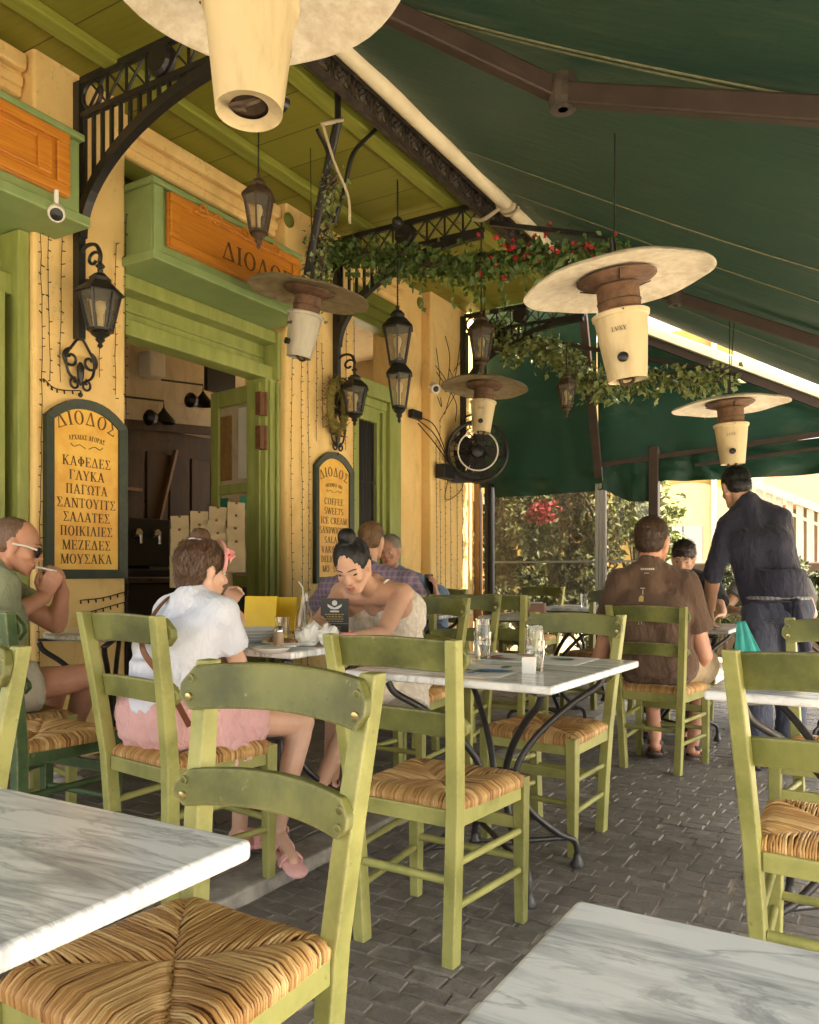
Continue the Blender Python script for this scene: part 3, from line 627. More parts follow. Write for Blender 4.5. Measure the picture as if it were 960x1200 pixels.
sticker(.11, .27, 1.80, 2.34, mat('sticker_pale', (.55, .53, .46), (.48, .46, .40), .5), 'tall pale poster in the upper door pane next to the hinges', 'poster')  # pale panel painted in place of a reflection on the glass
sticker(LW-.25, LW-.11, 1.80, 2.30, mat('sticker_brown', (.26, .15, .05), (.18, .10, .03), .5, scale=30), 'tall brown poster in the upper door pane at its free edge', 'poster')
# ------------------------------------------------------------------ things inside the doorway
t = thing('wall_cupboard', 'dark slanting wooden wall cupboard seen through the doorway', 'cupboard', (-6.5, 6.0, 1.2))
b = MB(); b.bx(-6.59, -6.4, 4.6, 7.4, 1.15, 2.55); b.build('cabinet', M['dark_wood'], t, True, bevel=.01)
b = MB(); b.bar((-6.36, 4.5, 2.45), (-6.36, 7.5, 2.72), .05, .09); b.build('shelf', M['dark_wood'], t, True)
b = MB()
for i in range(9): b.bx(-6.398, -6.37, 4.7+i*.3, 4.7+i*.3+.27, 1.25, 2.3)
b.build('door', M['dark_wood'], t, True, bevel=.01)
b = MB()
for y in (4.9, 5.6): b.bar((-6.34, y, 1.2), (-6.34, y+.35, 2.35), .05, .03)
b.bar((-6.34, 5.0, 1.9), (-6.34, 5.5, 1.9), .04, .03); b.bar((-6.34, 5.0, 1.55), (-6.34, 5.6, 1.55), .04, .03)
b.build('lattice', M['brown_wood'], t, True)
t = thing('service_counter', 'black service counter with machines inside the doorway', 'counter', (-5.8, 4.9, .05))
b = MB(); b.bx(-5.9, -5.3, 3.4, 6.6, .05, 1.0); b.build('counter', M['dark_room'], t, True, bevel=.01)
b = MB(); b.bx(-5.95, -5.25, 3.4, 6.6, 1.002, 1.04); b.build('worktop', M['dark_wood'], t, True, bevel=.006)
t = thing('coffee_machine', 'black coffee machine on the counter inside the doorway', 'machine', (-5.8, 4.7, 1.04))
b = MB(); b.bx(-5.9, -5.45, 4.25, 5.05, 1.14, 1.55); b.bx(-5.9, -5.4, 4.25, 5.05, 1.05, 1.12); b.bx(-5.9, -5.7, 4.25, 5.05, 1.12, 1.14); b.build('body', M['black'], t, True, bevel=.02)
for y in (4.45, 4.65, 4.85):
    b = MB(); b.lathe([(.035, 0), (.035, .06)], 12, (-5.44, y, 1.42), (1, 0, 0)); b.tube([(-5.40, y, 1.42), (-5.36, y, 1.40), (-5.36, y, 1.33)], .012, 6)
    b.build('spout', M['chrome'], t, True)
for k, (px, py) in enumerate(((192, 490), (238, 470))):
    p = on_x(px, py, -6.25)
    t = thing('wall_lamp', ('black swing-arm lamp inside the doorway, farther from the open door leaf', 'black swing-arm lamp inside the doorway, beside the open door leaf')[k], 'lamp', p, group='black lamps inside the doorway')
    b = MB(); b.lathe([(.012, .10), (.03, .07), (.11, -.02), (.115, -.05), (.10, -.03), (.02, .05)], 16); b.build('lamp_shade', M['black'], t, smooth=40)
    b = MB(); b.tube([(0, 0, .09), (0, 0, .17), (-.3, -.3, .2)], .010, 6); b.build('arm', M['iron'], t)
    b = MB(); b.lathe([(.07, 0), (.08, .05), (.03, .10)], 12, (.02, -.16, -.03), (.1, -1, 0)); b.build('second_shade', M['black'], t, smooth=40)
p = on_x(178, 428, -6.45); b = MB(); b.box(p, (.2, .2, .26)); tag(b.build('wall_speaker', M['white_plastic'], None, bevel=.03), 'small cream speaker high on the inner wall', 'speaker')
p = on_x(258, 447, -6.0); b = MB(); b.box(p, (.05, .42, .26)); tag(b.build('wall_screen', M['black'], None, bevel=.01), 'black screen above the open door leaf', 'screen')
# menu stand in front of the doorway
t = thing('menu_stand', 'brown barrel stand holding fanned kraft paper menus by the doorway', 'menu stand', (-3.72, 3.74, -.03), R(-38))
b = MB(); b.lathe([(.15, 0), (.17, .05), (.185, .5), (.175, .95), (.165, 1.12), (.15, 1.13)], 20); b.build('barrel', M['brown_wood'], t, smooth=40)
rnd = random.Random(4)
for i in range(16):
    r_ = i//4; c_ = i % 4
    o_ = V((.13-.055*r_+rnd.uniform(-.006, .006), -.175+.115*c_+.008*r_, .98+.085*r_+.032*c_)); q = Matrix.Rotation(R(-12+rnd.uniform(-3, 3)), 3, 'Y') @ Matrix.Rotation(R(rnd.uniform(-4, 4)), 3, 'X')
    b = MB(); b.box(o_+V((0, 0, .14)), (.006, .11, .20), q); s_ = b.build('menu_sheet', M['kraft'], t)
    b = MB(); b.sphere(o_+V((0, 0, .14))+q @ V((.004, .0, .095)), .009, 8, 6); b.build('pin', M['hinge'], s_)

# ------------------------------------------------------------------ painted menu boards
def menu_board(yc, z0, zs, zt, wd, header, sub, lines, label, lm, lh, step, first):
    t = thing('menu_board', label, 'sign', (XW, yc, z0), group='arched yellow menu boards on the pillars')
    def outline(ins):
        hw = wd/2-ins; zb = ins; sh = zs-z0-ins*.3; top = zt-z0-ins
        pts = [(-hw, zb), (hw, zb), (hw, sh)]
        for i in range(1, 12):
            a = i/12; x = hw*(1-2*a); pts.append((x, sh+(top-sh)*(1-abs(2*a-1)**2.2)))
        pts.append((-hw, sh)); return pts
    b = MB(); b.prism(outline(.045), (.004, 0, 0), (0, 1, 0), (0, 0, 1), .014); b.build('panel', M['board_yellow'], t)
    o1, o2 = outline(0), outline(.052); b = MB(); N = len(o1)
    for i in range(N):
        j = (i+1) % N; q = [o1[i], o1[j], o2[j], o2[i]]
        vs = [(.003, y, z) for y, z in q]+[(.040 if k < 2 else .030, y, z) for k, (y, z) in enumerate(q)]
        b.add(vs, [(3, 2, 1, 0), (4, 5, 6, 7), (0, 1, 5, 4), (1, 2, 6, 5), (2, 3, 7, 6), (3, 0, 4, 7)])
    b.build('board_frame', M['board_frame'], t)
    b = MB(); b2 = MB(); U, W_ = (0, 1, 0), (0, 0, 1)
    write(b, header, (.0185, 0, first), U, W_, .075*wd/.53, width=wd*.70, bend=.045*wd/.53)
    write(b2, sub, (.0185, 0, first-.085*wd/.53), U, W_, .026, width=wd*.44, bend=.012)
    for s in (-1, 1):
        b2.tube(bez([(.020, s*.012, first-.125*wd/.53-.008), (.020, s*.05, first-.125*wd/.53+.008), (.020, s*.085, first-.125*wd/.53-.004), (.020, s*.105, first-.125*wd/.53+.010)], 5), .0022, 5)
    for i, (tx, ww) in enumerate(lines): write(b2, tx, (.0185, 0, first-.235*wd/.53-step*i), U, W_, lh, width=wd*ww)
    b.build('header_lettering', M['letter'], t); b2.build('lettering', lm, t)
    return t
menu_board(2.985, 1.05, 1.93, 2.05, .53, 'ΔΙΟΔΟΣ', 'ΑΡΧΑΙΑΣ ΑΓΟΡΑΣ', [('ΚΑΦΕΔΕΣ', .60), ('ΓΛΥΚΑ', .44), ('ΠΑΓΩΤΑ', .52), ('ΣΑΝΤΟΥΙΤΣ', .73), ('ΣΑΛΑΤΕΣ', .58), ('ΠΟΙΚΙΛΙΕΣ', .65), ('ΜΕΖΕΔΕΣ', .60), ('ΜΟΥΣΑΚΑ', .64)],
    'arched yellow menu board with Greek words ΚΑΦΕΔΕΣ to ΜΟΥΣΑΚΑ, beside the smoking man', M['letter'], .053, .0775, .862)
menu_board(5.33, 1.0, 1.93, 2.06, .52, 'ΔΙΟΔΟΣ', 'ANCIENT AGORA', [('COFFEE', .50), ('SWEETS', .50), ('ICE CREAM', .68), ('SANDWICHES', .74), ('SALADS', .50), ('VARIETIES', .64), ('DELICACIES', .66), ('MOUSAKA', .60)],
    'arched yellow menu board with English words COFFEE to MOUSAKA, behind the woman with the bun', M['letter_thin'], .052, .0775, .865)

# ------------------------------------------------------------------ iron brackets, lace frieze
def make_bracket(L=1.34):
    t = thing('iron_bracket', '', 'bracket', (0, 0, 0), group='black iron brackets holding the arcade roof')
    b = MB(); b.bar((.02, 0, -1.42), (.02, 0, 0), .05, .045); b.build('post', M['iron'], t)
    b = MB(); b.bar((.04, 0, 0), (L, 0, 0), .03, .04); b.bar((.04, 0, -.19), (L, 0, -.19), .03, .03)
    n = 8
    for i in range(n):
        x0, x1 = .10+(L-.12)*i/n, .10+(L-.12)*(i+1)/n
        b.bar((x0, -.006, -.18), (x1, -.006, -.01), .012, .010); b.bar((x0, .006, -.01), (x1, .006, -.18), .012, .010); b.bar((x1, 0, -.18), (x1, 0, -.01), .012, .012)
    b.tube(arc((.13, 0, -.095), .075, 0, 360, 18), .012, 6); b.lathe([(.07, -.035), (.085, -.02), (.085, .02), (.07, .035)], 18, (L*.5, 0, -.085), (0, 1, 0))
    b.build('truss', M['iron'], t)
    A = [V((.03+(L-.05)*(1-math.cos(a)), 0, -.86+.64*math.sin(a))) for a in [R(90*i/20) for i in range(21)]]
    b = MB()
    for i in range(20): b.bar(A[i], A[i+1]+(A[i+1]-A[i])*.06, .055, .05, (0, 1, 0))
    b.build('arch', M['iron'], t)
    n = 15
    for i in range(n):
        x = .07+(L-.25)*i/n; zz = next(a.z for a in A if a.x >= x); 
        if -.20-zz > .03: b = MB(); b.bar((x, 0, zz), (x, 0, -.19), .018, .018); b.build('baluster', M['iron'], t)
    b = MB()
    for s in (-1, 1):
        b.tube(spiral((.03, s*.06, -1.54), .055, .015, 90 if s > 0 else 90, 90-s*430, 22, (0, 1, 0), (0, 0, 1)), .008, 6)
        b.tube(bez([(.03, 0, -1.40), (.03, s*.05, -1.465), (.03, s*.09, -1.53), (.03, s*.075, -1.62), (.03, 0, -1.67)], 6), .008, 6)
        b.tube(spiral((.03, s*.035, -1.675), .035, .010, 90, 90-s*400, 16, (0, 1, 0), (0, 0, 1)), .007, 6)
    b.lathe([(.004, -.13), (.018, -.08), (.022, -.03), (.008, 0)], 10, (.03, 0, -1.55)); b.sphere((.03, 0, -1.73), .014)
    b.build('scroll', M['iron'], t, smooth=60)
    return t
br = make_bracket(); br.location = (XW+.005, 2.93, 3.80); br['label'] = 'black iron arched bracket above the Greek menu board'
dup(br, (XW+.005, 5.36, 3.78), 0, 'black iron arched bracket half hidden by the flowering garland')
dup(br, (XW+.005, 7.62, 3.78), 0, 'black iron arched bracket at the dark far end of the arcade')
t = thing('iron_frieze', 'rusty lace ironwork frieze hanging along the edge of the green ceiling', 'frieze', (-2.56, 3, 3.74))
b = MB(); b.bar((-2.56, -2.4, 3.69), (-2.56, 7.7, 3.69), .03, .035); b.bar((-2.56, -2.4, 3.845), (-2.56, 7.7, 3.845), .03, .035); b.bar((-2.44, -2.4, 3.77), (-2.44, 7.7, 3.77), .05, .08)
b.build('rail', M['lace'], t, True)
b = MB(); y = 1.5
while y < 7.6:
    b.tube(arc((-2.56, y, 3.77), .068, 0, 360, 12, (0, 1, 0)), .011, 4, closed=False)
    b.tube([(-2.56, y-.085, 3.70), (-2.56, y+.085, 3.84)], .009, 4); b.tube([(-2.56, y+.085, 3.70), (-2.56, y-.085, 3.84)], .009, 4)
    b.tube(arc((-2.56, y, 3.77), .03, 0, 360, 8, (0, 1, 0)), .010, 4); b.tube([(-2.56, y+.095, 3.70), (-2.56, y+.095, 3.84)], .010, 4)
    y += .19
b.build('lace_panel', M['lace'], t, True)

# ------------------------------------------------------------------ awning
SLOPE = .53
def aw_z(x): return 2.484-SLOPE*x
def on_aw(px, py, off=0): r = ray(px, py); t_ = (2.484-CAM_H-off)/(r.z+SLOPE*r.x); return V((0, 0, CAM_H))+r*t_
XA0, XA1, YA0, YA1 = -2.31, 1.45, -2.6, 7.78
aw = thing('awning', 'large dark green sloping awning over the terrace tables', 'awning', (XA0, 3, 3.74))
b = MB(); nx, ny = 40, 70; rn = V((3, 1, 0))
for j in range(ny+1):
    for i in range(nx+1):
        x = XA0+(XA1-XA0)*i/nx; y = YA0+(YA1-YA0)*j/ny
        sag = -.07*math.sin(math.pi*i/nx)+.022*noise.noise(V((x*.7, y*2.2, 0)))+.010*math.sin(y*7+x*1.5)*math.sin(math.pi*i/nx)
        b.v.append(V((x, y, aw_z(x)+sag)))
for j in range(ny):
    for i in range(nx): k = j*(nx+1)+i; b.f.append((k, k+1, k+nx+2, k+nx+1)); b.mi.append(0)
b.build('canvas', M['awning'], aw, True, smooth=180)
b = MB(); b.tube([(-2.352, YA0, 3.71), (-2.352, YA1, 3.71)], .052, 16); b.build('roller_tube', M['tube'], aw, True, smooth=60)
b = MB()
for px, py in ((790, 63), (870, 270), (885, 315), (540, 8), (930, 400)):
    y = on_aw(px, py).y; pts = []
    for i in range(41):
        x = XA0+.02+(XA1-XA0-.04)*i/40; pts.append((x, y, aw_z(x)-.07*math.sin(math.pi*i/40)+.022*noise.noise(V((x*.7, y*2.2, 0)))+.010*math.sin(y*7+x*1.5)*math.sin(math.pi*i/40)-.006))
    b.tube(pts, .0042, 5)
b.build('seam', M['piping'], aw, True)
b = MB(); b.bar((XA1, YA0, aw_z(XA1)), (XA1, YA1, aw_z(XA1)), .06, .08); b.build('front_bar', M['pole_brown'], aw, True)
b = MB(); N = 60
for i in range(N):
    y0, y1 = YA0+(YA1-YA0)*i/N, YA0+(YA1-YA0)*(i+1)/N; z = aw_z(XA1)-.04
    f = lambda y: XA1+.03+.015*math.sin(y*9)
    b.quad((f(y0), y0, z), (f(y1), y1, z), (f(y1)+.01, y1, z-.22-.03*abs(math.sin(i*1.57))), (f(y0)+.01, y0, z-.22-.03*abs(math.sin((i-1)*1.57))))
b.build('valance', M['awning'], aw, True)
for a, e, f in (((470, 20), (660, 110), (960, 130)), ((660, 312), (792, 348), (960, 402))):
    A_, E_, F_ = on_aw(*a, .14), on_aw(*e, .16), on_aw(*f, .14); A_ = E_+(A_-E_)*1.35; F_ = E_+(F_-E_)*1.5
    b = MB(); b.bar(A_, E_, .06, .075); b.bar(E_, F_, .06, .075); d = (F_-E_).normalized()
    b.build('arm', M['pole_brown'], aw, True, bevel=.008)
    b = MB(); b.lathe([(.05, -.06), (.055, -.03), (.055, .03), (.05, .06)], 14, E_); b.tube([E_+V((0, 0, -.06)), E_+V((0, 0, .07))], .02, 8); b.build('elbow_joint', M['lace'], aw, True)
p = on_x(590, 240, -2.352)
b = MB(); b.tube(bez([(-2.352+.062*math.cos(a), p.y+.03*a/3, 3.71+.062*math.sin(a)) for a in [R(30*i) for i in range(26)]], 3), .014, 6); b.tube(bez([(-2.38, p.y, 3.66), (-2.5, p.y-.02, 3.60), (-2.60, p.y+.02, 3.64)]), .014, 6)
tag(b.build('cable_tie', M['cream_cable'], None, smooth=180), 'cream cable knotted round the awning roller tube', 'cable')

# ------------------------------------------------------------------ far end: side canvas, screens
YE = 7.98
def drape(name, top, bot, nx, nz, amp, freq, parent, m, seed=0, y=YE):
    """cloth between two photo polylines lying at distance y"""
    def samp(pl, t):
        L_ = len(pl)-1; i = min(int(t*L_), L_-1); f = t*L_-i; a, c = on_y(*pl[i], y), on_y(*pl[i+1], y); return a+(c-a)*f
    b = MB()
    for j in range(nz+1):
        for i in range(nx+1):
            t = i/nx; s = j/nz; p = samp(top, t)*(1-s)+samp(bot, t)*s
            p.y += amp*(math.sin(t*freq+seed+2*noise.noise(V((t*4, s*2, seed))))*(.25+.75*s))+amp*.8*noise.noise(V((t*9, s*5, seed+7))); b.v.append(p)
    for j in range(nz):
        for i in range(nx): k = j*(nx+1)+i; b.f.append((k, k+1, k+nx+2, k+nx+1)); b.mi.append(0)
    return b.build(name, m, parent, True, smooth=180)
end = thing('canvas_screen', 'green canvas end wall with clear plastic panels closing the terrace', 'screen', (-2.7, YE, 0))
drape('canvas', [(515, 330), (600, 330), (640, 330), (700, 352)], [(556, 572), (600, 570), (650, 562), (698, 557)], 40, 16, .012, 9, end, M['curtain'], 1)
drape('canvas', [(700, 352), (765, 392), (860, 424), (1060, 496)], [(702, 548), (780, 536), (860, 524), (1060, 498)], 50, 16, .016, 11, end, M['curtain'], 4, YE+.02)
drape('valance', [(578, 566), (640, 558), (705, 552)], [(580, 583), (640, 580), (708, 574)], 30, 5, .02, 15, end, M['curtain'], 2, YE-.04)
drape('valance', [(706, 544), (735, 542), (764, 540)], [(708, 574), (738, 588), (764, 588)], 16, 8, .03, 9, end, M['curtain'], 5, YE-.06)
drape('rolled_curtain', [(770, 533), (860, 524), (1060, 502)], [(770, 564), (860, 562), (1060, 548)], 46, 8, .035, 26, end, M['curtain'], 9, YE-.05)
b = MB()
A_, B_ = on_y(752, 384, YE-.03), on_y(1060, 497, YE-.03); b.bar(A_, B_, .07, .085); b.build('gable_beam', M['tube'], end, True, bevel=.006)
b = MB(); b.bar(A_+V((0, .02, -.10)), B_+V((0, .02, -.10)), .06, .07)
b.bar(on_y(704, 545, YE-.06), on_y(1060, 495, YE-.06), .04, .045); b.bar(on_y(815, 545, YE-.12), on_y(1060, 512, YE-.12), .03, .025)
b.bar(on_y(680, 330, YE-.08), on_y(702, 560, YE-.08), .075, .05)
b.build('frame_bar', M['pole_brown'], end, True)
p = on_y(767, 600, YE-.05)
b = MB(); b.bx(p.x-.045, p.x+.045, p.y-.045, p.y+.045, 0, 2.3); b.build('pole', M['pole_brown'], end, True, bevel=.006)
p1, p2, p3 = on_y(561, 600, YE).x, on_y(575, 600, YE).x, on_y(705, 600, YE).x
b = MB(); b.bx(p1-.03, p1+.03, YE-.05, YE+.04, .05, 2.05); b.build('post', M['brown_wood'], end, True)
b = MB(); b.bx(p2-.05, p2+.03, YE-.05, YE+.04, .05, 2.05); b.bx(p2-.02, p2, YE-.07, YE-.051, .05, 2.1); b.build('post', M['black'], end, True)
b = MB()
for i in range(3): b.bx(p3-.05+.038*i, p3-.05+.038*i+.03, YE-.05, YE, 0, 1.98)
b.build('post', M['grey_metal'], end, True, bevel=.004)
for a, c in ((p2+.05, p3-.06), (p3+.07, p.x-.05)):
    b = MB(); b.bx(a, c, YE-.003, YE+.003, .12, 2.0); b.build('plastic_sheet', M['clear'], end, True)
b = MB(); b.bx(p2+.04, p.x-.05, YE-.02, YE-.005, 1.19, 1.21); b.bx(p2+.04, p.x-.05, YE-.03, YE+.03, .05, .12); b.build('rail', M['grey_metal'], end, True)
# ------------------------------------------------------------------ chairs
def make_chair(dark=False):
    t = thing('taverna_chair', '', 'chair', (0, 0, 0), group='green wooden taverna chairs with rush seats')
    P = M['chair_dark'] if dark else M['chair']; Q = M['rail_dark'] if dark else M['rail']
    F = {-1: (-.195, .175), 1: (.195, .175)}
    top, bot = {}, {}
    for s in (-1, 1):
        b = MB(); p0 = V((s*.150, -.185, 0)); p1 = V((s*.172, -.200, .44)); p2 = V((s*.205, -.268, .905))
        for a, c in ((p0, p1), (p1-V((0, 0, .004)), p2)):
            pass
        # one swept post with a soft bend at seat height
        pts = [p0, V((s*.160, -.190, .22)), p1, V((s*.187, -.228, .66)), p2]; vs = []; fs = []
        for i, q in enumerate(pts):
            hw, hd = (.019, .022) if i < 4 else (.018, .019)
            vs += [q+V((x, y, 0)) for x, y in ((-hw, -hd), (hw, -hd), (hw, hd), (-hw, hd))]
        for i in range(4):
            for j in range(4): fs.append((i*4+j, i*4+(j+1) % 4, i*4+4+(j+1) % 4, i*4+4+j))
        fs += [(3, 2, 1, 0), (16, 17, 18, 19)]; b.add(vs, fs); b.build('leg', P, t, bevel=.004)
        b = MB(); vs = []
        for z, hw in ((0, .016), (.22, .019), (.452, .021)): vs += [V((s*.192+x, .178+y, z)) for x, y in ((-hw, -hw), (hw, -hw), (hw, hw), (-hw, hw))]
        fs = [(i*4+j, i*4+(j+1) % 4, i*4+4+(j+1) % 4, i*4+4+j) for i in range(2) for j in range(4)]+[(3, 2, 1, 0), (8, 9, 10, 11)]
        b.add(vs, fs); b.build('leg', P, t, bevel=.004)
        top[s], bot[s] = p2, p1
    # apron under the rush
    b = MB(); z0, z1 = .385, .432
    b.bar((-.175, .178, (z0+z1)/2), (.175, .178, (z0+z1)/2), .022, z1-z0); b.bar((-.150, -.195, (z0+z1)/2), (.150, -.195, (z0+z1)/2), .022, z1-z0)
    for s in (-1, 1): b.bar((s*.172, -.176, (z0+z1)/2), (s*.192, .158, (z0+z1)/2), .022, z1-z0)
    b.build('seat_frame', P, t, bevel=.004)
    for s in (-1, 1):
        for z in (.16, .28):
            b = MB(); b.tube([(s*(.155+.02*z), -.17, z), (s*.191, .16, z+.006)], .0115, 10); b.build('stretcher', P, t, smooth=60)
    b = MB(); b.tube([(-.18, .178, .20), (.18, .178, .20)], .012, 10); b.build('stretcher', P, t, smooth=60)
    b = MB(); b.tube([(-.14, -.190, .235), (.14, -.190, .235)], .0125, 10); b.build('stretcher', P, t, smooth=60)
    b = MB(); b.bar((-.176, .172, .31), (.176, .172, .31), .018, .04); b.build('stretcher', P, t, bevel=.004)
    # curved back rails fixed on the front of the posts
    def rail(zc, h, name, half, y0):
        b = MB(); n = 18; rows = []
        for i in range(n+1):
            u = -1+2*i/n; x = u*half; y = y0+.020-.042*(1-u*u); e = max(0, (abs(u)-.90)/.10); hh = h*math.sqrt(max(.08, 1-.92*e*e)); cz = zc+.014*(1-u*u)
            tilt = .16; up = [(x, y-dy_+tilt*-dz, cz+dz) for dz in (-hh/2, hh/2) for dy_ in (-.0115, .0115)]
            rows.append([V(up[0]), V(up[1]), V(up[3]), V(up[2])])
        vs = [p for r in rows for p in r]; fs = [(i*4+j, i*4+(j+1) % 4, i*4+4+(j+1) % 4, i*4+4+j) for i in range(n) for j in range(4)]+[(3, 2, 1, 0), tuple(n*4+k for k in range(4))]
        b.add(vs, fs); o = b.build(name, Q, t, bevel=.005, bseg=2)
        for k, s in enumerate((-1, 1)):
            for q, dz in enumerate((-.2, .22)):
                c = V((s*half*.90, y0+.020-.042*(1-.81)+.0125-.16*dz*h, zc+dz*h+.003))
                b = MB(); b.lathe([(.0085, -.004), (.0085, .002), (.004, .0035)], 10, c, (0, 1, -.16)); b.build('screw', M['brass'] if (q == 0 and s == 1 or q == 0 and zc > .8) else Q, o, smooth=50)
    rail(.850, .088, 'top_rail', .228, -.242); rail(.660, .070, 'back_rail', .212, -.212)
    # rush seat: every strand runs from the rail to the diagonal and wraps over the edge
    rr = random.Random(31); b = MB(); tone = []
    def zs(u, v):
        e = min(1, max(abs(u), abs(v))); return .468-.018*max(0, (e-.82)/.18)**2.2-.007*(1-min(1, abs(abs(u)-abs(v))/.14))-.012*(1-e)**1.2
    hwy = lambda y: .193+.085*y
    nx = 12
    for j in range(nx+1):
        for i in range(nx+1):
            u, v = -1+2*i/nx, -1+2*j/nx; y = v*.190; b.v.append(V((u*hwy(y)*.99, y, zs(u, v)-.006)))
    for j in range(nx):
        for i in range(nx): k = j*(nx+1)+i; b.f.append((k, k+1, k+nx+2, k+nx+1)); b.mi.append(0)
    b.bx(-.168, .168, -.185, -.172, .418, .452); b.bx(-.205, .205, .172, .185, .418, .452)
    tone += [.1]*len(b.v)
    def strand(P, r_):
        t0 = min(1, max(0, rr.gauss(.55, .24))); n0 = len(b.v); b.tube(P, [r_]*len(P), 5); tone.extend([t0]*(len(b.v)-n0))
    SP = .0063
    for sgn in (-1, 1):
        hw = hwy(sgn*.192); n = int(2*hw/SP)                      # front and rear fields
        for i in range(n+1):
            x = -hw+2*hw*i/n; u0 = x/hw; jx = rr.gauss(0, .0009); w1 = rr.gauss(0, .0022); P = [(x*.99, sgn*.181, .418), (x*.995, sgn*.1945, .428), (x, sgn*.1955, .444)]
            for q in range(7):
                v = 1-(1-abs(u0)*.985)*q/6; y = sgn*.192*v; P.append((x+jx+w1*math.sin(q*.9), y, zs(u0*hw/hwy(y), v)))
            strand([V(p) for p in P], .0033*rr.uniform(.85, 1.12))
        n = int(.384/SP)                                          # side fields
        for i in range(n+1):
            y = -.192+.384*i/n; v0 = abs(y)/.192; hw = hwy(y); jy = rr.gauss(0, .0009); w1 = rr.gauss(0, .0022); P = [(sgn*(hw-.012), y, .418), (sgn*(hw+.001), y, .428), (sgn*(hw+.002), y, .444)]
            for q in range(7):
                u = 1-(1-v0*.985)*q/6; P.append((sgn*hw*u, y+jy+w1*math.sin(q*.9), zs(u, v0)))
            strand([V(p) for p in P], .0033*rr.uniform(.85, 1.12))
    so = b.build('seat', M['rush'], t, smooth=180); at_ = so.data.attributes.new('tone', 'FLOAT', 'POINT'); at_.data.foreach_set('value', tone)
    return t
chairA = make_chair(); chairD = make_chair(True)
CH = [  # x, y, heading (deg, 0 = faces along the wall away from us), floor, label
 (-1.0, .935, 178, 0, 'near green taverna chair with its whole woven seat in view at the lower left'),
 (-2.03, .95, 176, 0, 'green taverna chair with only one post showing at the left edge'),
 (-1.185, 2.165, -2, 0, 'empty green taverna chair, back to us, at the table with the stacked glasses'),
 (-2.03, 1.97, -8, .05, 'green taverna chair the girl in pink sits on'),
 (-3.12, 2.02, -14, .05, 'green taverna chair under the smoking man'),
 (-1.215, 3.165, 174, 0, 'empty green taverna chair on the far side of the table with the glasses'),
 (-2.06, 3.42, 180, .05, 'green taverna chair the woman with the bun sits on'),
 (-1.115, 4.66, -5, 0, 'green taverna chair the man in the brown T-shirt sits on'),
 (-.095, 2.235, -4, 0, 'cut off green taverna chair at the right edge, back towards us'),
 (-.15, 3.25, 178, 0, 'pale green taverna chair beyond the cut off table at the right edge'),
 (-2.05, 4.62, 4, .05, 'green taverna chair seen from behind, beyond the table with the glasses'),
 (-1.27, 5.92, 180, 0, 'green taverna chair under the young man in black'),
 (-1.82, 5.75, 168, .05, 'green taverna chair facing us left of the man in the brown T-shirt'),
 (-2.62, 4.25, 20, .05, 'green taverna chair under the man in the plaid shirt'),
 (-3.15, 5.55, 178, .05, 'green taverna chair under the man in the blue shirt'),
 (-2.85, 6.95, 175, .05, 'dark backed taverna chair by the ochre pillar at the far end'),
 (-2.02, 7.2, 183, .05, 'green taverna chair in front of the grey post of the plastic screen'),
 (-2.12, 3.98, 186, .05, 'green taverna chair just behind the woman with the bun'),
 (-.74, 6.45, 180, 0, 'green taverna chair under the person hidden behind the waiter')]
for i, (x, y, a, z, lab) in enumerate(CH):
    if i == 0: chairA.location = (x, y, z); chairA.rotation_euler = (0, 0, R(a)); chairA['label'] = lab
    else: dup(chairA, (x, y, z), R(a), lab)
chairD.location = (-2.66, 1.84, .05); chairD.rotation_euler = (0, 0, R(2)); chairD['label'] = 'empty dark green taverna chair in front of the smoking man'

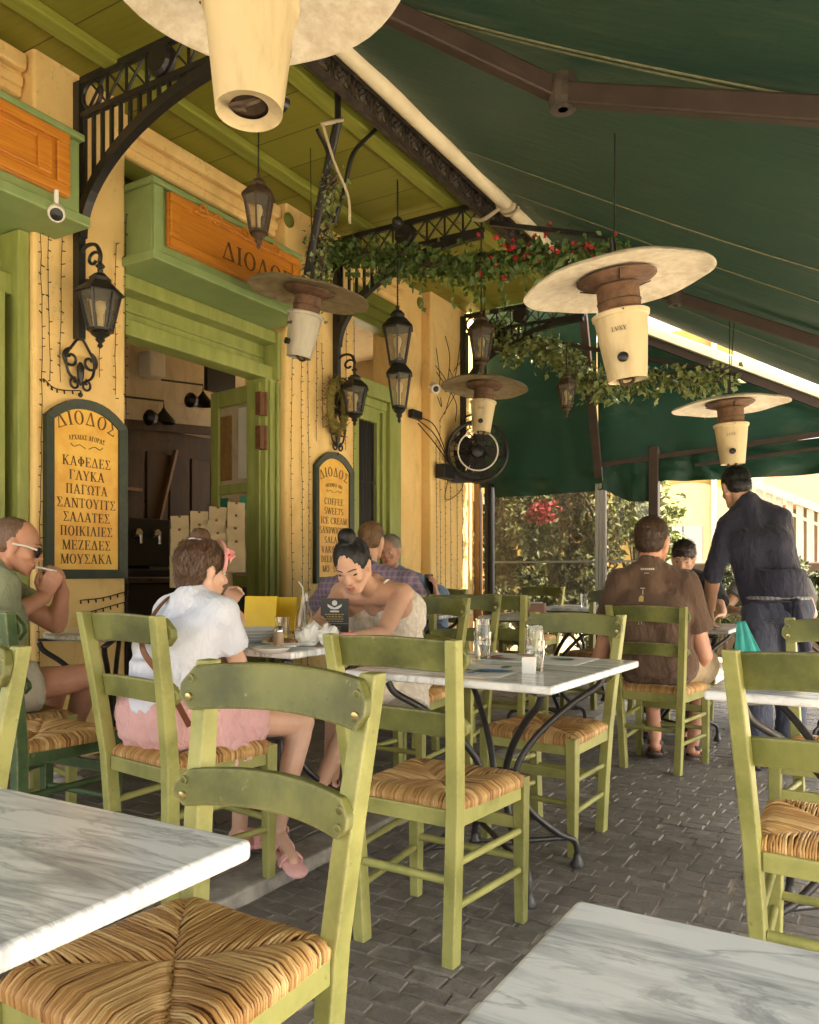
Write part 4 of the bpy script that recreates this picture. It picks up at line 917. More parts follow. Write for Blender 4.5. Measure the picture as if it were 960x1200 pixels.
# ------------------------------------------------------------------ marble bistro tables
def make_table(sx, sy, label, loc, rot, rounded=False, lk=.72):
    t = thing('marble_table', label, 'table', loc, R(rot), 'marble topped bistro tables on iron legs')
    b = MB(); hx_, hy_ = sx/2, sy/2
    if rounded:
        b.lathe([(hx_-.008, -.014), (hx_, -.008), (hx_, .006), (hx_-.008, .012)], 40, (0, 0, .738))
        b.build('tabletop', M['marble'], t, smooth=40)
    else:
        rc = .009; o_ = []
        for cx, cy, a0 in ((hx_-rc, hy_-rc, 0), (-hx_+rc, hy_-rc, 90), (-hx_+rc, -hy_+rc, 180), (hx_-rc, -hy_+rc, 270)):
            for k in range(5): a = R(a0+22.5*k); o_.append((cx+rc*math.cos(a), cy+rc*math.sin(a)))
        b.prism(o_, (0, 0, .724), (1, 0, 0), (0, 1, 0), .026); b.build('tabletop', M['marble'], t, smooth=50, bevel=.007, bseg=3)
    rx, ry = min(hx_, .38)*lk, min(hy_, .38)*lk
    for ax, ay in ((1, 1), (-1, 1), (1, -1), (-1, -1)):
        b = MB()
        prof = [(1.05, .70), (.98, .66), (.72, .60), (.40, .50), (.20, .40), (.17, .32), (.30, .22), (.58, .13), (.74, .10), (.78, .06), (.78, .02)]
        pts = bez([(ax*rx*r_, ay*ry*r_, z) for r_, z in prof], 5)
        b.tube(pts, .0125, 8); b.lathe([(.026, 0), (.028, .012), (.016, .03), (.013, .05)], 12, (ax*rx*.78, ay*ry*.78, 0)); b.build('leg', M['iron_leg'], t, smooth=60)
    b = MB()
    b.bar((-rx*1.06, -ry*1.06, .712), (rx*1.06, ry*1.06, .712), .03, .012); b.bar((-rx*1.06, ry*1.06, .7005), (rx*1.06, -ry*1.06, .7005), .03, .010); b.build('top_frame', M['iron_leg'], t)
    b = MB(); b.tube(arc((0, 0, .36), .068, 0, 360, 20, (1, 0, 0), (0, 1, 0)), .008, 6); b.build('leg_ring', M['iron_leg'], t, smooth=60); b = MB()
    b.tube([(-rx*.70, -ry*.70, .11), (rx*.70, ry*.70, .11)], .010, 8); b.tube([(-rx*.70, ry*.70, .118), (rx*.70, -ry*.70, .118)], .010, 8); b.build('brace', M['iron_leg'], t, smooth=60)
    return t
make_table(.70, .70, 'bare marble table cut off by the lower left corner of the photo', (-1.025, .41, 0), 1, lk=.5)
make_table(.72, .70, 'bare marble table corner at the bottom edge, nearest the camera', (.085, .445, 0), 0)
make_table(.76, .84, 'marble table with two glasses and printed paper mats between empty chairs', (-1.215, 2.675, 0), -2)
make_table(.70, .70, 'marble table with plates and yellow menus between the girl and the woman', (-2.18, 2.61, .05), 0)
make_table(.62, .62, 'round marble table the smoking man leans on', (-3.27, 2.66, .05), 0, True)
make_table(.76, .72, 'bare marble table behind the cut off chair at the right edge', (-.075, 2.745, 0), 0)
make_table(.70, .70, 'marble table the waiter reaches over', (-1.16, 5.32, 0), 0)
make_table(.70, .70, 'empty marble table behind the woman, in front of the plastic screen', (-2.0, 5.18, .05), 0)
make_table(.70, .70, 'marble table between the plaid shirted man and the man in blue', (-2.95, 4.98, .05), 8)
make_table(.70, .70, 'far marble table at the foot of the plastic screen', (-2.2, 6.65, .05), 0)
make_table(.70, .70, 'far marble table between the waiter and the planting', (-.22, 5.85, 0), 0)

# ------------------------------------------------------------------ patio heaters
def make_heater():
    t = thing('patio_heater', '', 'heater', (0, 0, 0), group='cream hanging gas heaters')
    b = MB(); b.lathe([(.045, .012), (.072, .006), (.078, 0), (.080, .02), (.107, .27), (.114, .275), (.116, .292), (.106, .298), (.10, .295), (.08, .1), (.045, .05)], 32, cap=False); b.build('burner_housing', M['heater'], t, smooth=35)
    b = MB(); b.lathe([(.040, .02), (.070, .03), (.070, .034), (.040, .04)], 20, cap=True); b.tube(bez([(.02, -.03, .03), (.03, .03, .0), (-.01, .04, -.008), (-.03, .0, .03)]), .008, 6); b.build('gas_inlet', M['rusty'], t)
    b = MB(); b.lathe([(.083, .29), (.085, .30), (.085, .405), (.095, .41)], 28, cap=False)
    b.build('mesh_burner', M['burner'], t, smooth=40)
    b = MB(); b.lathe([(.088, .415), (.15, .438), (.16, .446), (.16, .450), (.08, .445)], 28); b.build('collar', M['burner'], t, smooth=40)
    b = MB(); n = 48; prof = [(.02, .482), (.15, .476), (.28, .462), (.365, .440), (.376, .430), (.380, .422), (.372, .422), (.36, .430), (.28, .450), (.15, .463), (.02, .468)]
    for r_, z in prof:
        for j in range(n): a = 2*math.pi*j/n; b.v.append(V((r_*math.cos(a), r_*math.sin(a), z+.006*(r_/.38)**2*math.sin(3*a+1)+.003*math.sin(7*a)*(r_/.38))))
    for i in range(len(prof)-1):
        for j in range(n): b.f.append((i*n+j, i*n+(j+1) % n, (i+1)*n+(j+1) % n, (i+1)*n+j)); b.mi.append(0)
    b.build('reflector', M['reflector'], t, smooth=60)
    b = MB()
    for k in range(3): a = R(120*k+20); b.tube([(.10*math.cos(a), .10*math.sin(a), .415), (.165*math.cos(a), .165*math.sin(a), .440)], .003, 5); b.sphere((.116*math.cos(a), .116*math.sin(a), .285), .004, 8, 6)
    b.tube(arc((0, 0, .30), .086, 0, 360, 28, (1, 0, 0), (0, 1, 0)), .004, 5); b.tube(arc((0, 0, .345), .0865, 0, 360, 28, (1, 0, 0), (0, 1, 0)), .003, 5); b.build('fittings', M['rusty'], t)
    b = MB(); b.lathe([(.020, -.004), (.022, .014), (.016, .018)], 14, (-.035, -.092, .085), (-.36, -.93, 0)); b.build('knob', M['black'], t, smooth=40)
    b = MB(); u = V((.93, -.36, 0)).normalized(); write(b, 'LVXY', V((-.04, -.0955, .20)), u, V((-.03, -.12, 1)), .018, width=.06); b.build('lettering', M['pole_brown'], t)
    b = MB(); b.tube([(0, 0, .47), (0, 0, .62)], .012, 8); b.tube([(-.05, 0, .48), (.05, 0, .48)], .01, 6); b.build('hanger', M['iron'], t)
    return t
h1 = make_heater()
def tilt(roll, pitch, spin): return (Matrix.Rotation(R(roll), 3, FW) @ Matrix.Rotation(R(pitch), 3, RT) @ Matrix.Rotation(YAW+R(spin), 3, 'Z')).to_euler()
HT = [(736, 443, 3.3, tilt(-7, 2, 0), 'cream gas heater with sunlit reflector, hanging in front of the green awning'),
      (292, 128, 1.90, tilt(0, -4, 165), 'big cream gas heater cut off by the top edge of the photo'),
      (350, 416, 5.1, tilt(10, 4, -25), 'tilted gas heater hanging in front of the ΔΙΟΔΟΣ name board'),
      (564, 504, 7.0, tilt(4, -2, 10), 'gas heater with rusty reflector hanging in front of the wall fan'),
      (859, 541, 5.5, tilt(-3, 1, 0), 'cream gas heater hanging above the waiter')]
for i, (px, py, d, rot, lab) in enumerate(HT):
    p = at(px, py+3, d)
    if i == 0: h = h1; h.scale = (1, 1, .92); h.location = p; h.rotation_euler = rot; h['label'] = lab
    else: h = dup(h1, p, 0, lab, rot=rot)
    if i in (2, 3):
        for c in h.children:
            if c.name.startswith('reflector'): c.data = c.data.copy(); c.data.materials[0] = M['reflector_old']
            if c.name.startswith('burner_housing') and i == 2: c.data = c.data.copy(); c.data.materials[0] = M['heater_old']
    top = h.matrix_basis @ V((0, 0, .61)); zt = min(aw_z(top.x)-.05, 3.84) if top.x > -2.4 else 3.85
    if zt > top.z:
        b = MB(); b.tube([top, V((top.x, top.y, zt))], .003, 5); o = b.build('suspension_rod', M['iron'], h, True)
b = MB(); p0, p1, p2 = at(360, 322, 5.15), at(380, 215, 4.85), at(396, 142, 4.6); b.tube([p0, p1, p2], .026, 8); b.tube(bez([at(372, 152, 4.6), at(385, 185, 4.75), at(380, 235, 4.9)]), .012, 6); b.tube(bez([at(440, 152, 5.0), at(414, 180, 4.9), at(404, 220, 4.95), at(392, 262, 5.0)]), .014, 6)
b.tube([at(396, 142, 4.6), V((at(396, 142, 4.6).x, at(396, 142, 4.6).y, 3.85))], .02, 6)
tag(b.build('hanging_pole', M['iron'], None, smooth=60), 'leaning black iron pole under the ceiling carrying the tilted heater', 'pole')
b = MB(); b.tube(bez([at(378, 145, 4.55), at(392, 190, 4.6), at(408, 230, 4.7), at(410, 262, 4.75)]), .008, 6); b.tube([at(376, 146, 4.55), at(402, 140, 4.6)], .012, 6)
tag(b.build('cream_cable', M['cream_cable'], None, smooth=180), 'loose cream cable dangling from the leaning black pole', 'cable')

# ------------------------------------------------------------------ lanterns
def make_lantern(name, m, cat, n=6, hang=True):
    t = thing(name, '', cat, (0, 0, 0))
    b = MB(); b.lathe([(.125, 0), (.118, .018), (.07, .07), (.055, .078), (.058, .10), (.03, .13), (.012, .135), (.016, .155), (.006, .17)], n if n > 4 else 4); b.build('lantern_roof', m, t)
    b = MB()
    for k in range(n):
        a = 2*math.pi*k/n; b.bar((.105*math.cos(a), .105*math.sin(a), .0), (.062*math.cos(a), .062*math.sin(a), -.235), .012, .012, (math.cos(a), math.sin(a), 0))
    b.lathe([(.070, -.245), (.072, -.23), (.055, -.225)], n); b.lathe([(.108, -.005), (.11, .0)], n); b.lathe([(.045, -.247), (.05, -.262), (.022, -.285), (.026, -.30), (.010, -.32), (.016, -.335), (.004, -.352)], 12)
    b.build('frame', m, t)
    b = MB()
    for k in range(n):
        a, c = 2*math.pi*k/n, 2*math.pi*(k+1)/n; b.quad((.060*math.cos(a), .060*math.sin(a), -.23), (.060*math.cos(c), .060*math.sin(c), -.23), (.102*math.cos(c), .102*math.sin(c), -.003), (.102*math.cos(a), .102*math.sin(a), -.003))
    b.build('pane', M['lamp_glass'], t)
    b = MB(); b.lathe([(.014, -.22), (.015, -.13), (.022, -.12), (.030, -.085), (.022, -.055), (.006, -.045)], 14); b.build('bulb', M['bulb'], t, smooth=60)
    return t
wl = make_lantern('wall_lantern', M['iron'], 'lantern')
b = MB(); b.tube(bez([(-.20, 0, .02), (-.20, 0, .22), (-.13, 0, .33), (-.04, 0, .33), (0, 0, .26), (-.005, 0, .20)], 7), .012, 8); b.tube(spiral((-.052, 0, .235), .055, .018, 20, 330, 18), .010, 6); b.tube([(0, 0, .16), (0, 0, .22)], .010, 6); b.lathe([(.02, .17), (.026, .18), (.012, .20)], 10); b.tube(spiral((-.13, 0, .07), .06, .03, 0, 180, 12), .009, 6)
b.build('scroll_arm', M['iron'], wl, smooth=60)
wl.scale = (1.02, 1.02, .84); wl.location = (XW+.20, 2.93, 2.60); wl['label'] = 'black wall lantern above the Greek menu board'; wl['group'] = 'black wall lanterns on the bracket posts'
dup(wl, (XW+.20, 5.36, 2.56), 0, 'black wall lantern above the English menu board, against a straw wreath')
dup(wl, (XW+.20, 7.62, 2.45), 0, 'black wall lantern at the far pillar, beside the wall fan')
b = MB(); rnd = random.Random(3)
p = V((XW+.09, 5.28, 2.42))
for k in range(900):
    a = rnd.uniform(0, 2*math.pi); q = p+V((rnd.gauss(0, .025), .10*math.cos(a)*(1+rnd.gauss(0, .12)), .19*math.sin(a)*(1+rnd.gauss(0, .12)))); d = V((rnd.gauss(0, 1), rnd.gauss(0, 1), rnd.gauss(0, 1))).normalized()*.035; e = V((rnd.gauss(0, 1), rnd.gauss(0, 1), rnd.gauss(0, 1))).normalized()*.005
    b.add([q-d-e, q-d+e, q+d], [(0, 1, 2)])
b.tube([p+V((0, .10*math.cos(R(i*20)), .19*math.sin(R(i*20)))) for i in range(18)], .03, 8, closed=True)
tag(b.build('wreath', M['moss'], None), 'dry straw wreath hung behind the wall lantern', 'wreath')
# hanging ones
hl = make_lantern('hanging_lantern', M['rusty'], 'lantern'); hl['group'] = 'lanterns hanging from the ceiling'
def hang(obj, px, py, d, zt, lab, m=M['iron'], s=1, ball=None):
    p = at(px, py, d); obj.location = p; obj['label'] = lab; obj.scale = (s, s, s)
    b = MB(); z = .165
    top = (zt-p.z)/s; n = max(3, int((top-z)/.022)); 
    b.tube([(0, 0, z), (0, 0, top)], .0045/s, 5)
    for i in range(min(n, 60)): b.sphere((0, 0, z+(top-z)*i/min(n, 60)), (.008, .004, .012), 6, 4)
    if ball: b.sphere((0, 0, top-ball/s), .04, 12, 8)
    b.build('chain', m, obj)
hang(hl, 303, 232, 4.15, ZC-.01, 'weathered bronze lantern on a chain in front of the name board', s=.74)
h2_ = dup(hl, (0, 0, 0), 0)
for c in list(h2_.children):
    if c.name.startswith('chain'): bpy.data.objects.remove(c)
hang(h2_, 466, 386, 5.7, ZC-.01, 'black hanging lantern on a long chain in front of the third doorway', ball=.30)
h3_ = dup(hl, (0, 0, 0), 0)
for c in list(h3_.children):
    if c.name.startswith('chain'): bpy.data.objects.remove(c)
hang(h3_, 564, 388, 6.6, 3.84, 'hanging lantern under the ivy near the far end of the ceiling')
h4_ = dup(hl, (0, 0, 0), 0)
for c in list(h4_.children):
    if c.name.startswith('chain'): bpy.data.objects.remove(c)
hang(h4_, 664, 452, 7.2, 3.1, 'small rusty lantern hanging below the ivy garland', s=.8)
for o in (h2_,):
    for c in o.children:
        if c.type == 'MESH' and c.data.materials[0] == M['rusty']:
            c.data = c.data.copy(); c.data.materials[0] = M['iron']
h5_ = dup(h2_, (0, 0, 0), 0)
for c in list(h5_.children):
    if c.name.startswith('chain'): bpy.data.objects.remove(c)
p = at(468, 440, 5.7); h5_.location = p; h5_.scale = (.85, .85, .95); h5_['label'] = 'smaller black lantern hanging directly under another lantern'

# ------------------------------------------------------------------ fan, camera, cables, string lights
p = at(560, 529, 8.2); fan = thing('wall_fan', 'dark round wall fan with a pale wire ring at the far pillar', 'fan', p, rot=(R(90), 0, R(28)))
b = MB(); b.tube(arc((0, 0, 0), .30, 0, 360, 40, (1, 0, 0), (0, 1, 0)), .02, 8); b.lathe([(.31, -.10), (.315, -.06), (.30, .0)], 40, cap=False)
for k in range(30):
    a = 2*math.pi*k/30; b.tube([(.06*math.cos(a), .06*math.sin(a), .05), (.2*math.cos(a), .2*math.sin(a), .045), (.30*math.cos(a), .30*math.sin(a), 0)], .0035, 4)
for r_ in (.12, .24): b.tube(arc((0, 0, .047-.02*(r_ > .2)), r_, 0, 360, 32, (1, 0, 0), (0, 1, 0)), .004, 4)
b.build('cage', M['iron'], fan)
b = MB(); b.tube(arc((.0, .0, .06), .20, 0, 360, 40, (1, 0, 0), (0, 1, 0)), .008, 6); b.build('wire_ring', M['white_plastic'], fan)
b = MB(); b.lathe([(.07, -.12), (.08, -.04), (.06, .055), (.02, .065)], 18); b.build('hub', M['black'], fan, smooth=40)
for k in range(5):
    b = MB(); a = R(72*k); q = Matrix.Rotation(a, 3, 'Z'); pts = [(.06, -.02, -.03), (.14, -.07, -.045), (.25, -.06, -.05), (.27, .04, -.02), (.15, .07, -.005), (.06, .03, -.01)]
    vs = [q @ V(x) for x in pts]; b.add(vs+[v+V((0, 0, -.004)) for v in vs], [(0, 1, 2, 3, 4, 5), (11, 10, 9, 8, 7, 6)]); b.build('blade', M['dark_room'], fan)
b = MB(); b.bar((0, 0, -.1), (-.25, .02, -.22), .05, .05); b.bar((0, -.02, -.08), (-.10, -.26, -.05), .05, .05); b.box((-.12, -.26, -.05), (.30, .10, .10)); b.build('motor_mount', M['black'], fan)
p = on_x(66, 249, BX+.06); t = thing('security_camera', 'white security camera under the left pine board', 'camera', p, rot=(0, R(30), R(-35)))
b = MB(); b.lathe([(.0, -.07), (.035, -.065), (.042, -.03), (.042, .05), (.036, .058)], 20, axis=(1, 0, 0)); b.build('housing', M['white_plastic'], t, smooth=40)
b = MB(); b.lathe([(.030, .058), (.031, .062), (.0, .068)], 18, axis=(1, 0, 0)); b.build('lens', M['black'], t, smooth=40)
b = MB(); b.tube([(-.03, 0, .03), (-.05, 0, .10)], .012, 8); b.build('mount', M['white_plastic'], t)
p = on_x(509, 455, XW+.03); t = thing('small_camera', 'small white security camera on the far pillar', 'camera', p, rot=(0, R(20), R(-40)))
b = MB(); b.lathe([(.03, -.05), (.05, -.04), (.05, .04), (.04, .05)], 16, axis=(1, 0, 0)); b.build('housing', M['white_plastic'], t, smooth=40)
b = MB(); b.lathe([(.030, .05), (.0, .056)], 14, axis=(1, 0, 0)); b.build('lens', M['black'], t)
def strings(runs, label, x=XW+.010, extra=()):
    b = MB(); rnd = random.Random(len(label))
    for y, z0, z1 in runs:
        pts = []; z = z0; ph = rnd.uniform(0, 6)
        while z > z1: pts.append((x+.003, y+.008*math.sin(z*2.3+ph)+rnd.uniform(-.004, .004), z)); z -= .11
        b.tube(pts, .0024, 4)
        z = z0
        while z > z1+.05:
            s_ = rnd.choice((-1, 1)); yy = y+.008*math.sin(z*2.3+ph); b.bar((x+.004, yy, z), (x+.008, yy+s_*rnd.uniform(.010, .020), z+rnd.uniform(-.008, .012)), .0045, .0045); z -= rnd.uniform(.045, .075)
    for pl in extra:
        pl = bez(pl, 6); b.tube(pl, .003, 4)
        for q in pl[::2]: b.bar(q, (q[0]+.004, q[1], q[2]-.02), .006, .006)
    tag(b.build('string_lights', M['cable'], None), label, 'string lights', 'strings of tiny lights on the pillars')
strings([(2.70, 3.0, .25), (2.755, 3.0, 2.02), (2.82, 3.0, 2.10), (3.08, 2.75, 2.12), (3.19, 3.0, 2.05), (3.262, 3.2, .25)], 'string of tiny lights round the pillar with the Greek menu board', extra=[[(XW+.01, 2.95, .93), (XW+.01, 3.1, .94), (XW+.01, 3.25, .97)], [(XW+.01, 2.95, .85), (XW+.01, 3.1, .88), (XW+.01, 3.25, .91)], [(XW+.01, 2.72, 2.12), (XW+.01, 2.8, 2.08), (XW+.01, 2.95, 2.10)]])
strings([(4.80, 3.2, .3), (4.92, 3.2, .3), (5.00, 3.0, .3), (5.10, 3.0, 2.1), (5.18, 2.9, 2.2), (5.50, 3.2, 2.1), (5.62, 3.2, .3)], 'string of tiny lights round the pillar with the English menu board')
strings([(7.06, 2.4, .3), (7.14, 2.6, .3), (7.25, 2.4, .3), (7.36, 2.2, .3), (7.5, 2.3, .3), (7.62, 2.2, .3)], 'string of tiny lights on the far pillar beside the fan')
b = MB(); rnd = random.Random(8)
for k in range(9):
    a = on_x(rnd.uniform(508, 545), rnd.uniform(360, 470), XW+.03); c = on_x(rnd.uniform(508, 545), rnd.uniform(380, 500), XW+.03); m_ = (a+c)/2+V((rnd.uniform(.02, .12), 0, rnd.uniform(-.15, .05))); b.tube(bez([a, m_, c], 6), .0045, 5)
for k in range(3): b.tube(bez([on_x(490, 488+4*k, XW+.02), on_x(510, 500+10*k, XW+.06), on_x(528, 545, XW+.05)], 6), .006, 5)
b.tube(bez([on_x(528, 550, XW+.05), on_x(522, 585, XW+.06), on_x(540, 575, XW+.05), on_x(545, 555, XW+.05)], 6), .005, 5)
tag(b.build('cable_tangle', M['cable'], None), 'tangle of dark cables on the far pillar above the fan', 'cables')
b = MB(); b.box(on_x(522, 553, XW+.07), (.10, .22, .14)); tag(b.build('junction_box', M['black'], None, bevel=.008), 'black junction box under the wall fan', 'junction box')
b = MB(); b.box(on_x(487, 486, XW-.06), (.06, .18, .08)); tag(b.build('wall_socket', M['black'], None, bevel=.008), 'black wall socket left of the far pillar', 'socket')
# ------------------------------------------------------------------ plants
def rdir(r): return V((r.gauss(0, 1), r.gauss(0, 1), r.gauss(0, 1))).normalized()
def leaf(b, p, d, nrm, L, W):
    d = d.normalized(); s = d.cross(nrm); s = s.normalized() if s.length > 1e-4 else V((1, 0, 0)); n = s.cross(d)
    b.add([p, p+d*L*.35+s*W*.5+n*L*.05, p+d*L-n*L*.08, p+d*L*.35-s*W*.5+n*L*.05], [(0, 1, 2), (0, 2, 3)])
def garland(name, label, path, n, spread, L, seed, m, flowers=0, frange=(0, 1)):
    t = thing(name, label, 'garland', path[0]); r = random.Random(seed); pts = bez(path, 12)
    b = MB()
    for k in range(3):
        b.tube([p+V((.03*math.sin(i*.7+k*2), .03*math.cos(i*.6+k*2), .03*math.sin(i*.5+k))) for i, p in enumerate(pts)], .009, 5)
    b.build('stem', M['bark'], t, True)
    b = MB(); N = len(pts)
    for k in range(n):
        i = min(N-1, int(r.random()**1.0*N)); f = .55+.9*max(0, noise.noise(V((i*.22, seed, 0)))+.3)
        p = pts[i]+V((r.gauss(0, spread*.8), r.gauss(0, spread), r.gauss(0, spread*.9)*f-.03*abs(r.gauss(0, 1))*f))
        d = rdir(r)+V((0, 0, -.6)); leaf(b, p, d, rdir(r), L*r.uniform(.35, 1.35), L*r.uniform(.35, .95))
    for k in range(n//60):                                  # trailing sprigs
        i = r.randrange(N); p = pts[i].copy(); g = V((r.gauss(0, .3), r.gauss(0, .3), -1))
        for q in range(r.randint(4, 9)):
            p = p+g*.035+rdir(r)*.01; leaf(b, p, rdir(r)+V((0, 0, -.4)), rdir(r), L*r.uniform(.6, 1.1), L*.7)
    b.build('foliage', m, t, True)
    if flowers:
        b = MB()
        for k in range(flowers):
            i = min(N-1, int(r.uniform(*frange)*N)); p = pts[i]+V((r.gauss(0, spread), r.gauss(0, spread)-.06, r.gauss(0, spread)*.9))
            for q in range(4): leaf(b, p, rdir(r)+V((0, -.5, 0)), rdir(r), .034, .034)
        b.build('blossom', M['petal'], t, True)
    return t
garland('flower_garland', 'green garland with red flowers strung from the iron bracket to the awning', [at(372, 300, 6.3), at(400, 292, 6.2), at(455, 300, 6.0), at(520, 308, 5.8), at(580, 305, 5.6), at(640, 297, 5.45), at(745, 290, 5.3)], 1900, .07, .062, 5, M['leaf'], 38, (.62, .98))
garland('flower_garland', 'leafy sprigs climbing the leaning black pole', [at(370, 330, 5.2), at(374, 290, 5.1), at(384, 235, 4.95), at(390, 205, 4.8)], 330, .045, .04, 9, M['ivy'])
garland('ivy_garland', 'pale ivy garland drooping in front of the green canvas end wall', [on_y(588, 378, 7.7), on_y(596, 400, 7.7), on_y(640, 404, 7.68), on_y(672, 425, 7.65), on_y(700, 447, 7.62), on_y(760, 440, 7.6), on_y(850, 444, 7.6)], 2300, .075, .075, 6, M['ivy'])
b = MB(); b.bar(V((-2.5, 5.36, 3.62)), at(752, 282, 5.25), .035, .03); b.bar(at(560, 300, 5.7), at(640, 290, 5.45), .03, .025); tag(b.build('garland_bar', M['iron'], None), 'black bar carrying the flowering garland out to the awning', 'bar')
b = MB(); b.bar(on_y(560, 385, 7.7), on_y(868, 440, 7.6), .04, .035); tag(b.build('garland_bar', M['pole_brown'], None), 'brown bar under the ivy garland at the canvas end wall', 'bar')

def tree(label, base, h, crown, n, L, m, seed, trunk_r=.07, cat='tree', name='tree', group='trees and shrubs beyond the plastic screen', blossom=None):
    t = thing(name, label, cat, base, group=group); r = random.Random(seed); base = V(base)
    b = MB(); top = base+V((0, 0, h*.75))
    b.tube(bez([base+V((0, 0, -.05)), base+V((r.uniform(-.1, .1), r.uniform(-.1, .1), h*.3)), top], 6), [trunk_r*(1-.05*i) for i in range(13)], 8)
    for k in range(9):
        a = r.uniform(0, 6.28); s = base+V((0, 0, h*r.uniform(.2, .7))); e = s+V((math.cos(a)*crown[0]*.7, math.sin(a)*crown[1]*.7, r.uniform(.1, .6)*h*.6)); b.tube(bez([s, (s+e)/2+V((0, 0, .12)), e], 4), [trunk_r*.45*(1-.08*i) for i in range(9)], 6)
    b.build('trunk', M['bark'], t, True)
    b = MB(); cl = []
    for k in range(34):
        d = rdir(r)*r.random()**.4; cl.append((base+V((d.x*crown[0], d.y*crown[1], h*.58+d.z*crown[2])), r.uniform(.15, .34)*max(crown)*.55))
    for k in range(n):
        c, s = r.choice(cl); p = c+rdir(r)*s*r.random()**.5
        if p.z < .05: p.z = .05+r.random()*.2
        leaf(b, p, rdir(r)+V((0, 0, -.3)), rdir(r), L*r.uniform(.6, 1.3), L*r.uniform(.4, .7))
    b.build('crown', m, t, True)
    if blossom:
        b = MB()
        for k in range(blossom[0]):
            p = blossom[1]+V((r.gauss(0, blossom[2]), r.gauss(0, blossom[2]), r.gauss(0, blossom[2]*.9))); leaf(b, p, rdir(r), rdir(r), .07, .06)
        b.build('blossom', M['bougain'], t, True)
def gx(px, y): p = on_y(px, 800, y); return (p.x, y, 0)
tree('dark green shrub with sparse brown branches behind the black post', gx(590, 9.3), 2.6, (.6, .5, 1.15), 3200, .10, M['leaf_olive'], 21)
tree('shrub with crimson bougainvillea flowers behind the plastic screen', gx(645, 9.6), 2.6, (.65, .5, 1.2), 3400, .10, M['leaf_dark'], 22, blossom=(170, on_y(634, 601, 9.0), .075))
tree('bushy olive shrub behind the grey post', gx(700, 9.8), 2.5, (.6, .5, 1.2), 2600, .10, M['leaf_olive'], 23)
tree('loose bright green tree with bare branches left of the brown pole', gx(745, 10.6), 2.7, (.6, .5, 1.2), 1500, .11, M['leaf_bright'], 24)
tree('tall pale green tree far behind the plastic screen', gx(665, 13.5), 3.6, (1.3, .9, 1.6), 3200, .15, M['leaf_bright'], 25, .1)
tree('dense dark tree at the left behind the screen', gx(585, 11.5), 3.2, (1.0, .8, 1.5), 3600, .14, M['leaf_dark'], 26, .1)
# low planting and rail behind the waiter
for k, (px, y, h, m, lab) in enumerate(((850, 10.4, 1.25, 'leaf_dark', 'dark low shrub behind the young man'), (925, 10.0, 1.2, 'leaf_olive', 'low shrub with pale leaves right of the waiter'), (1000, 10.0, 1.25, 'leaf_dark', 'low dark shrub cut off by the right edge'), (725, 9.0, 1.0, 'leaf_dark', 'low dark shrub at the foot of the grey post'), (610, 8.8, 1.0, 'leaf_dark', 'low dark shrub at the foot of the plastic screen'))):
    tree(lab, gx(px, y), h, (.62, .4, .55), 2000, .085, M[m], 40+k, .03, 'shrub', 'shrub', 'low shrubs round the terrace end')
A_ = on_y(795, 655, 11.2); B_ = on_y(1080, 655, 11.2)
b = MB(); b.bx(A_.x, B_.x, 11.15, 11.3, 0, 1.22); tag(b.build('low_wall', M['dark_wood'], None, bevel=.02), 'dark low wall closing the terrace behind the waiter', 'wall')

# ------------------------------------------------------------------ buildings beyond the terrace
t = thing('yellow_house', 'sunlit pale yellow house with white arch, seen under the rolled green curtain', 'house', (-6, 22, 0))
b = MB(); YB = 21.0
b.bx(-14, -3.3, YB, 40, 0, 7.2); b.build('wall', M['far_yellow'], t, True)
b = MB(); o_ = []
c0 = on_y(826, 650, YB); wd = 1.25
o_ = [(-wd, -c0.z), (wd, -c0.z), (wd, 1.1)]+[(wd*math.cos(R(a)), 1.1+wd*.55*math.sin(R(a))) for a in range(10, 180, 12)]+[(-wd, 1.1)]
b.prism([(x, y) for x, y in o_], (c0.x-.4, YB-.004, c0.z), (1, 0, 0), (0, 0, 1), .09); b.build('arch_panel', mat('cream_render', (.52, .42, .23), (.45, .36, .18), .8), t, True)
b = MB(); 
for px in (790, 812): q = on_y(px, 640, YB-.1); b.bx(q.x-.24, q.x+.24, YB-.14, YB-.11, q.z-.5, q.z+.5)
b.build('window', M['grey_metal'], t, True)
b = MB(); q = on_y(838, 600, YB); b.bx(q.x-.05, q.x+.05, YB-.2, YB-.02, 0, 7); b.build('drainpipe', M['white_wall'], t, True)
b = MB()
for px in (768, 774): q = on_y(px, 600, YB); 
b.bx(on_y(760, 600, YB).x, on_y(776, 600, YB).x, YB-.06, YB-.003, 0, 7); b.build('corner_trim', M['white_wall'], t, True)
t = thing('white_balustrade', 'white slatted balustrade sloping down to the right behind the waiter', 'balustrade', on_y(920, 660, 15.5))
A_, B_ = on_y(872, 562, 15.5), on_y(1090, 646, 15.5); C_, D_ = on_y(872, 652, 15.5), on_y(1090, 720, 15.5); N = 17
b = MB(); b.bar(A_, B_, .22, .13, (0, 0, 1)); b.bar(A_+V((0, 0, -.28)), B_+V((0, 0, -.28)), .10, .05, (0, 0, 1)); b.bar(C_+V((0, 0, -.02)), D_+V((0, 0, -.02)), .2, .12, (0, 0, 1)); b.build('handrail', M['white_wall'], t, True)
for i in range(N):
    p, q = A_.lerp(B_, (i+.5)/N), C_.lerp(D_, (i+.5)/N); b = MB(); b.bx(p.x-.055, p.x+.055, 15.46, 15.54, q.z+.04, p.z-.07); b.build('slat', M['white_wall'], t, True)
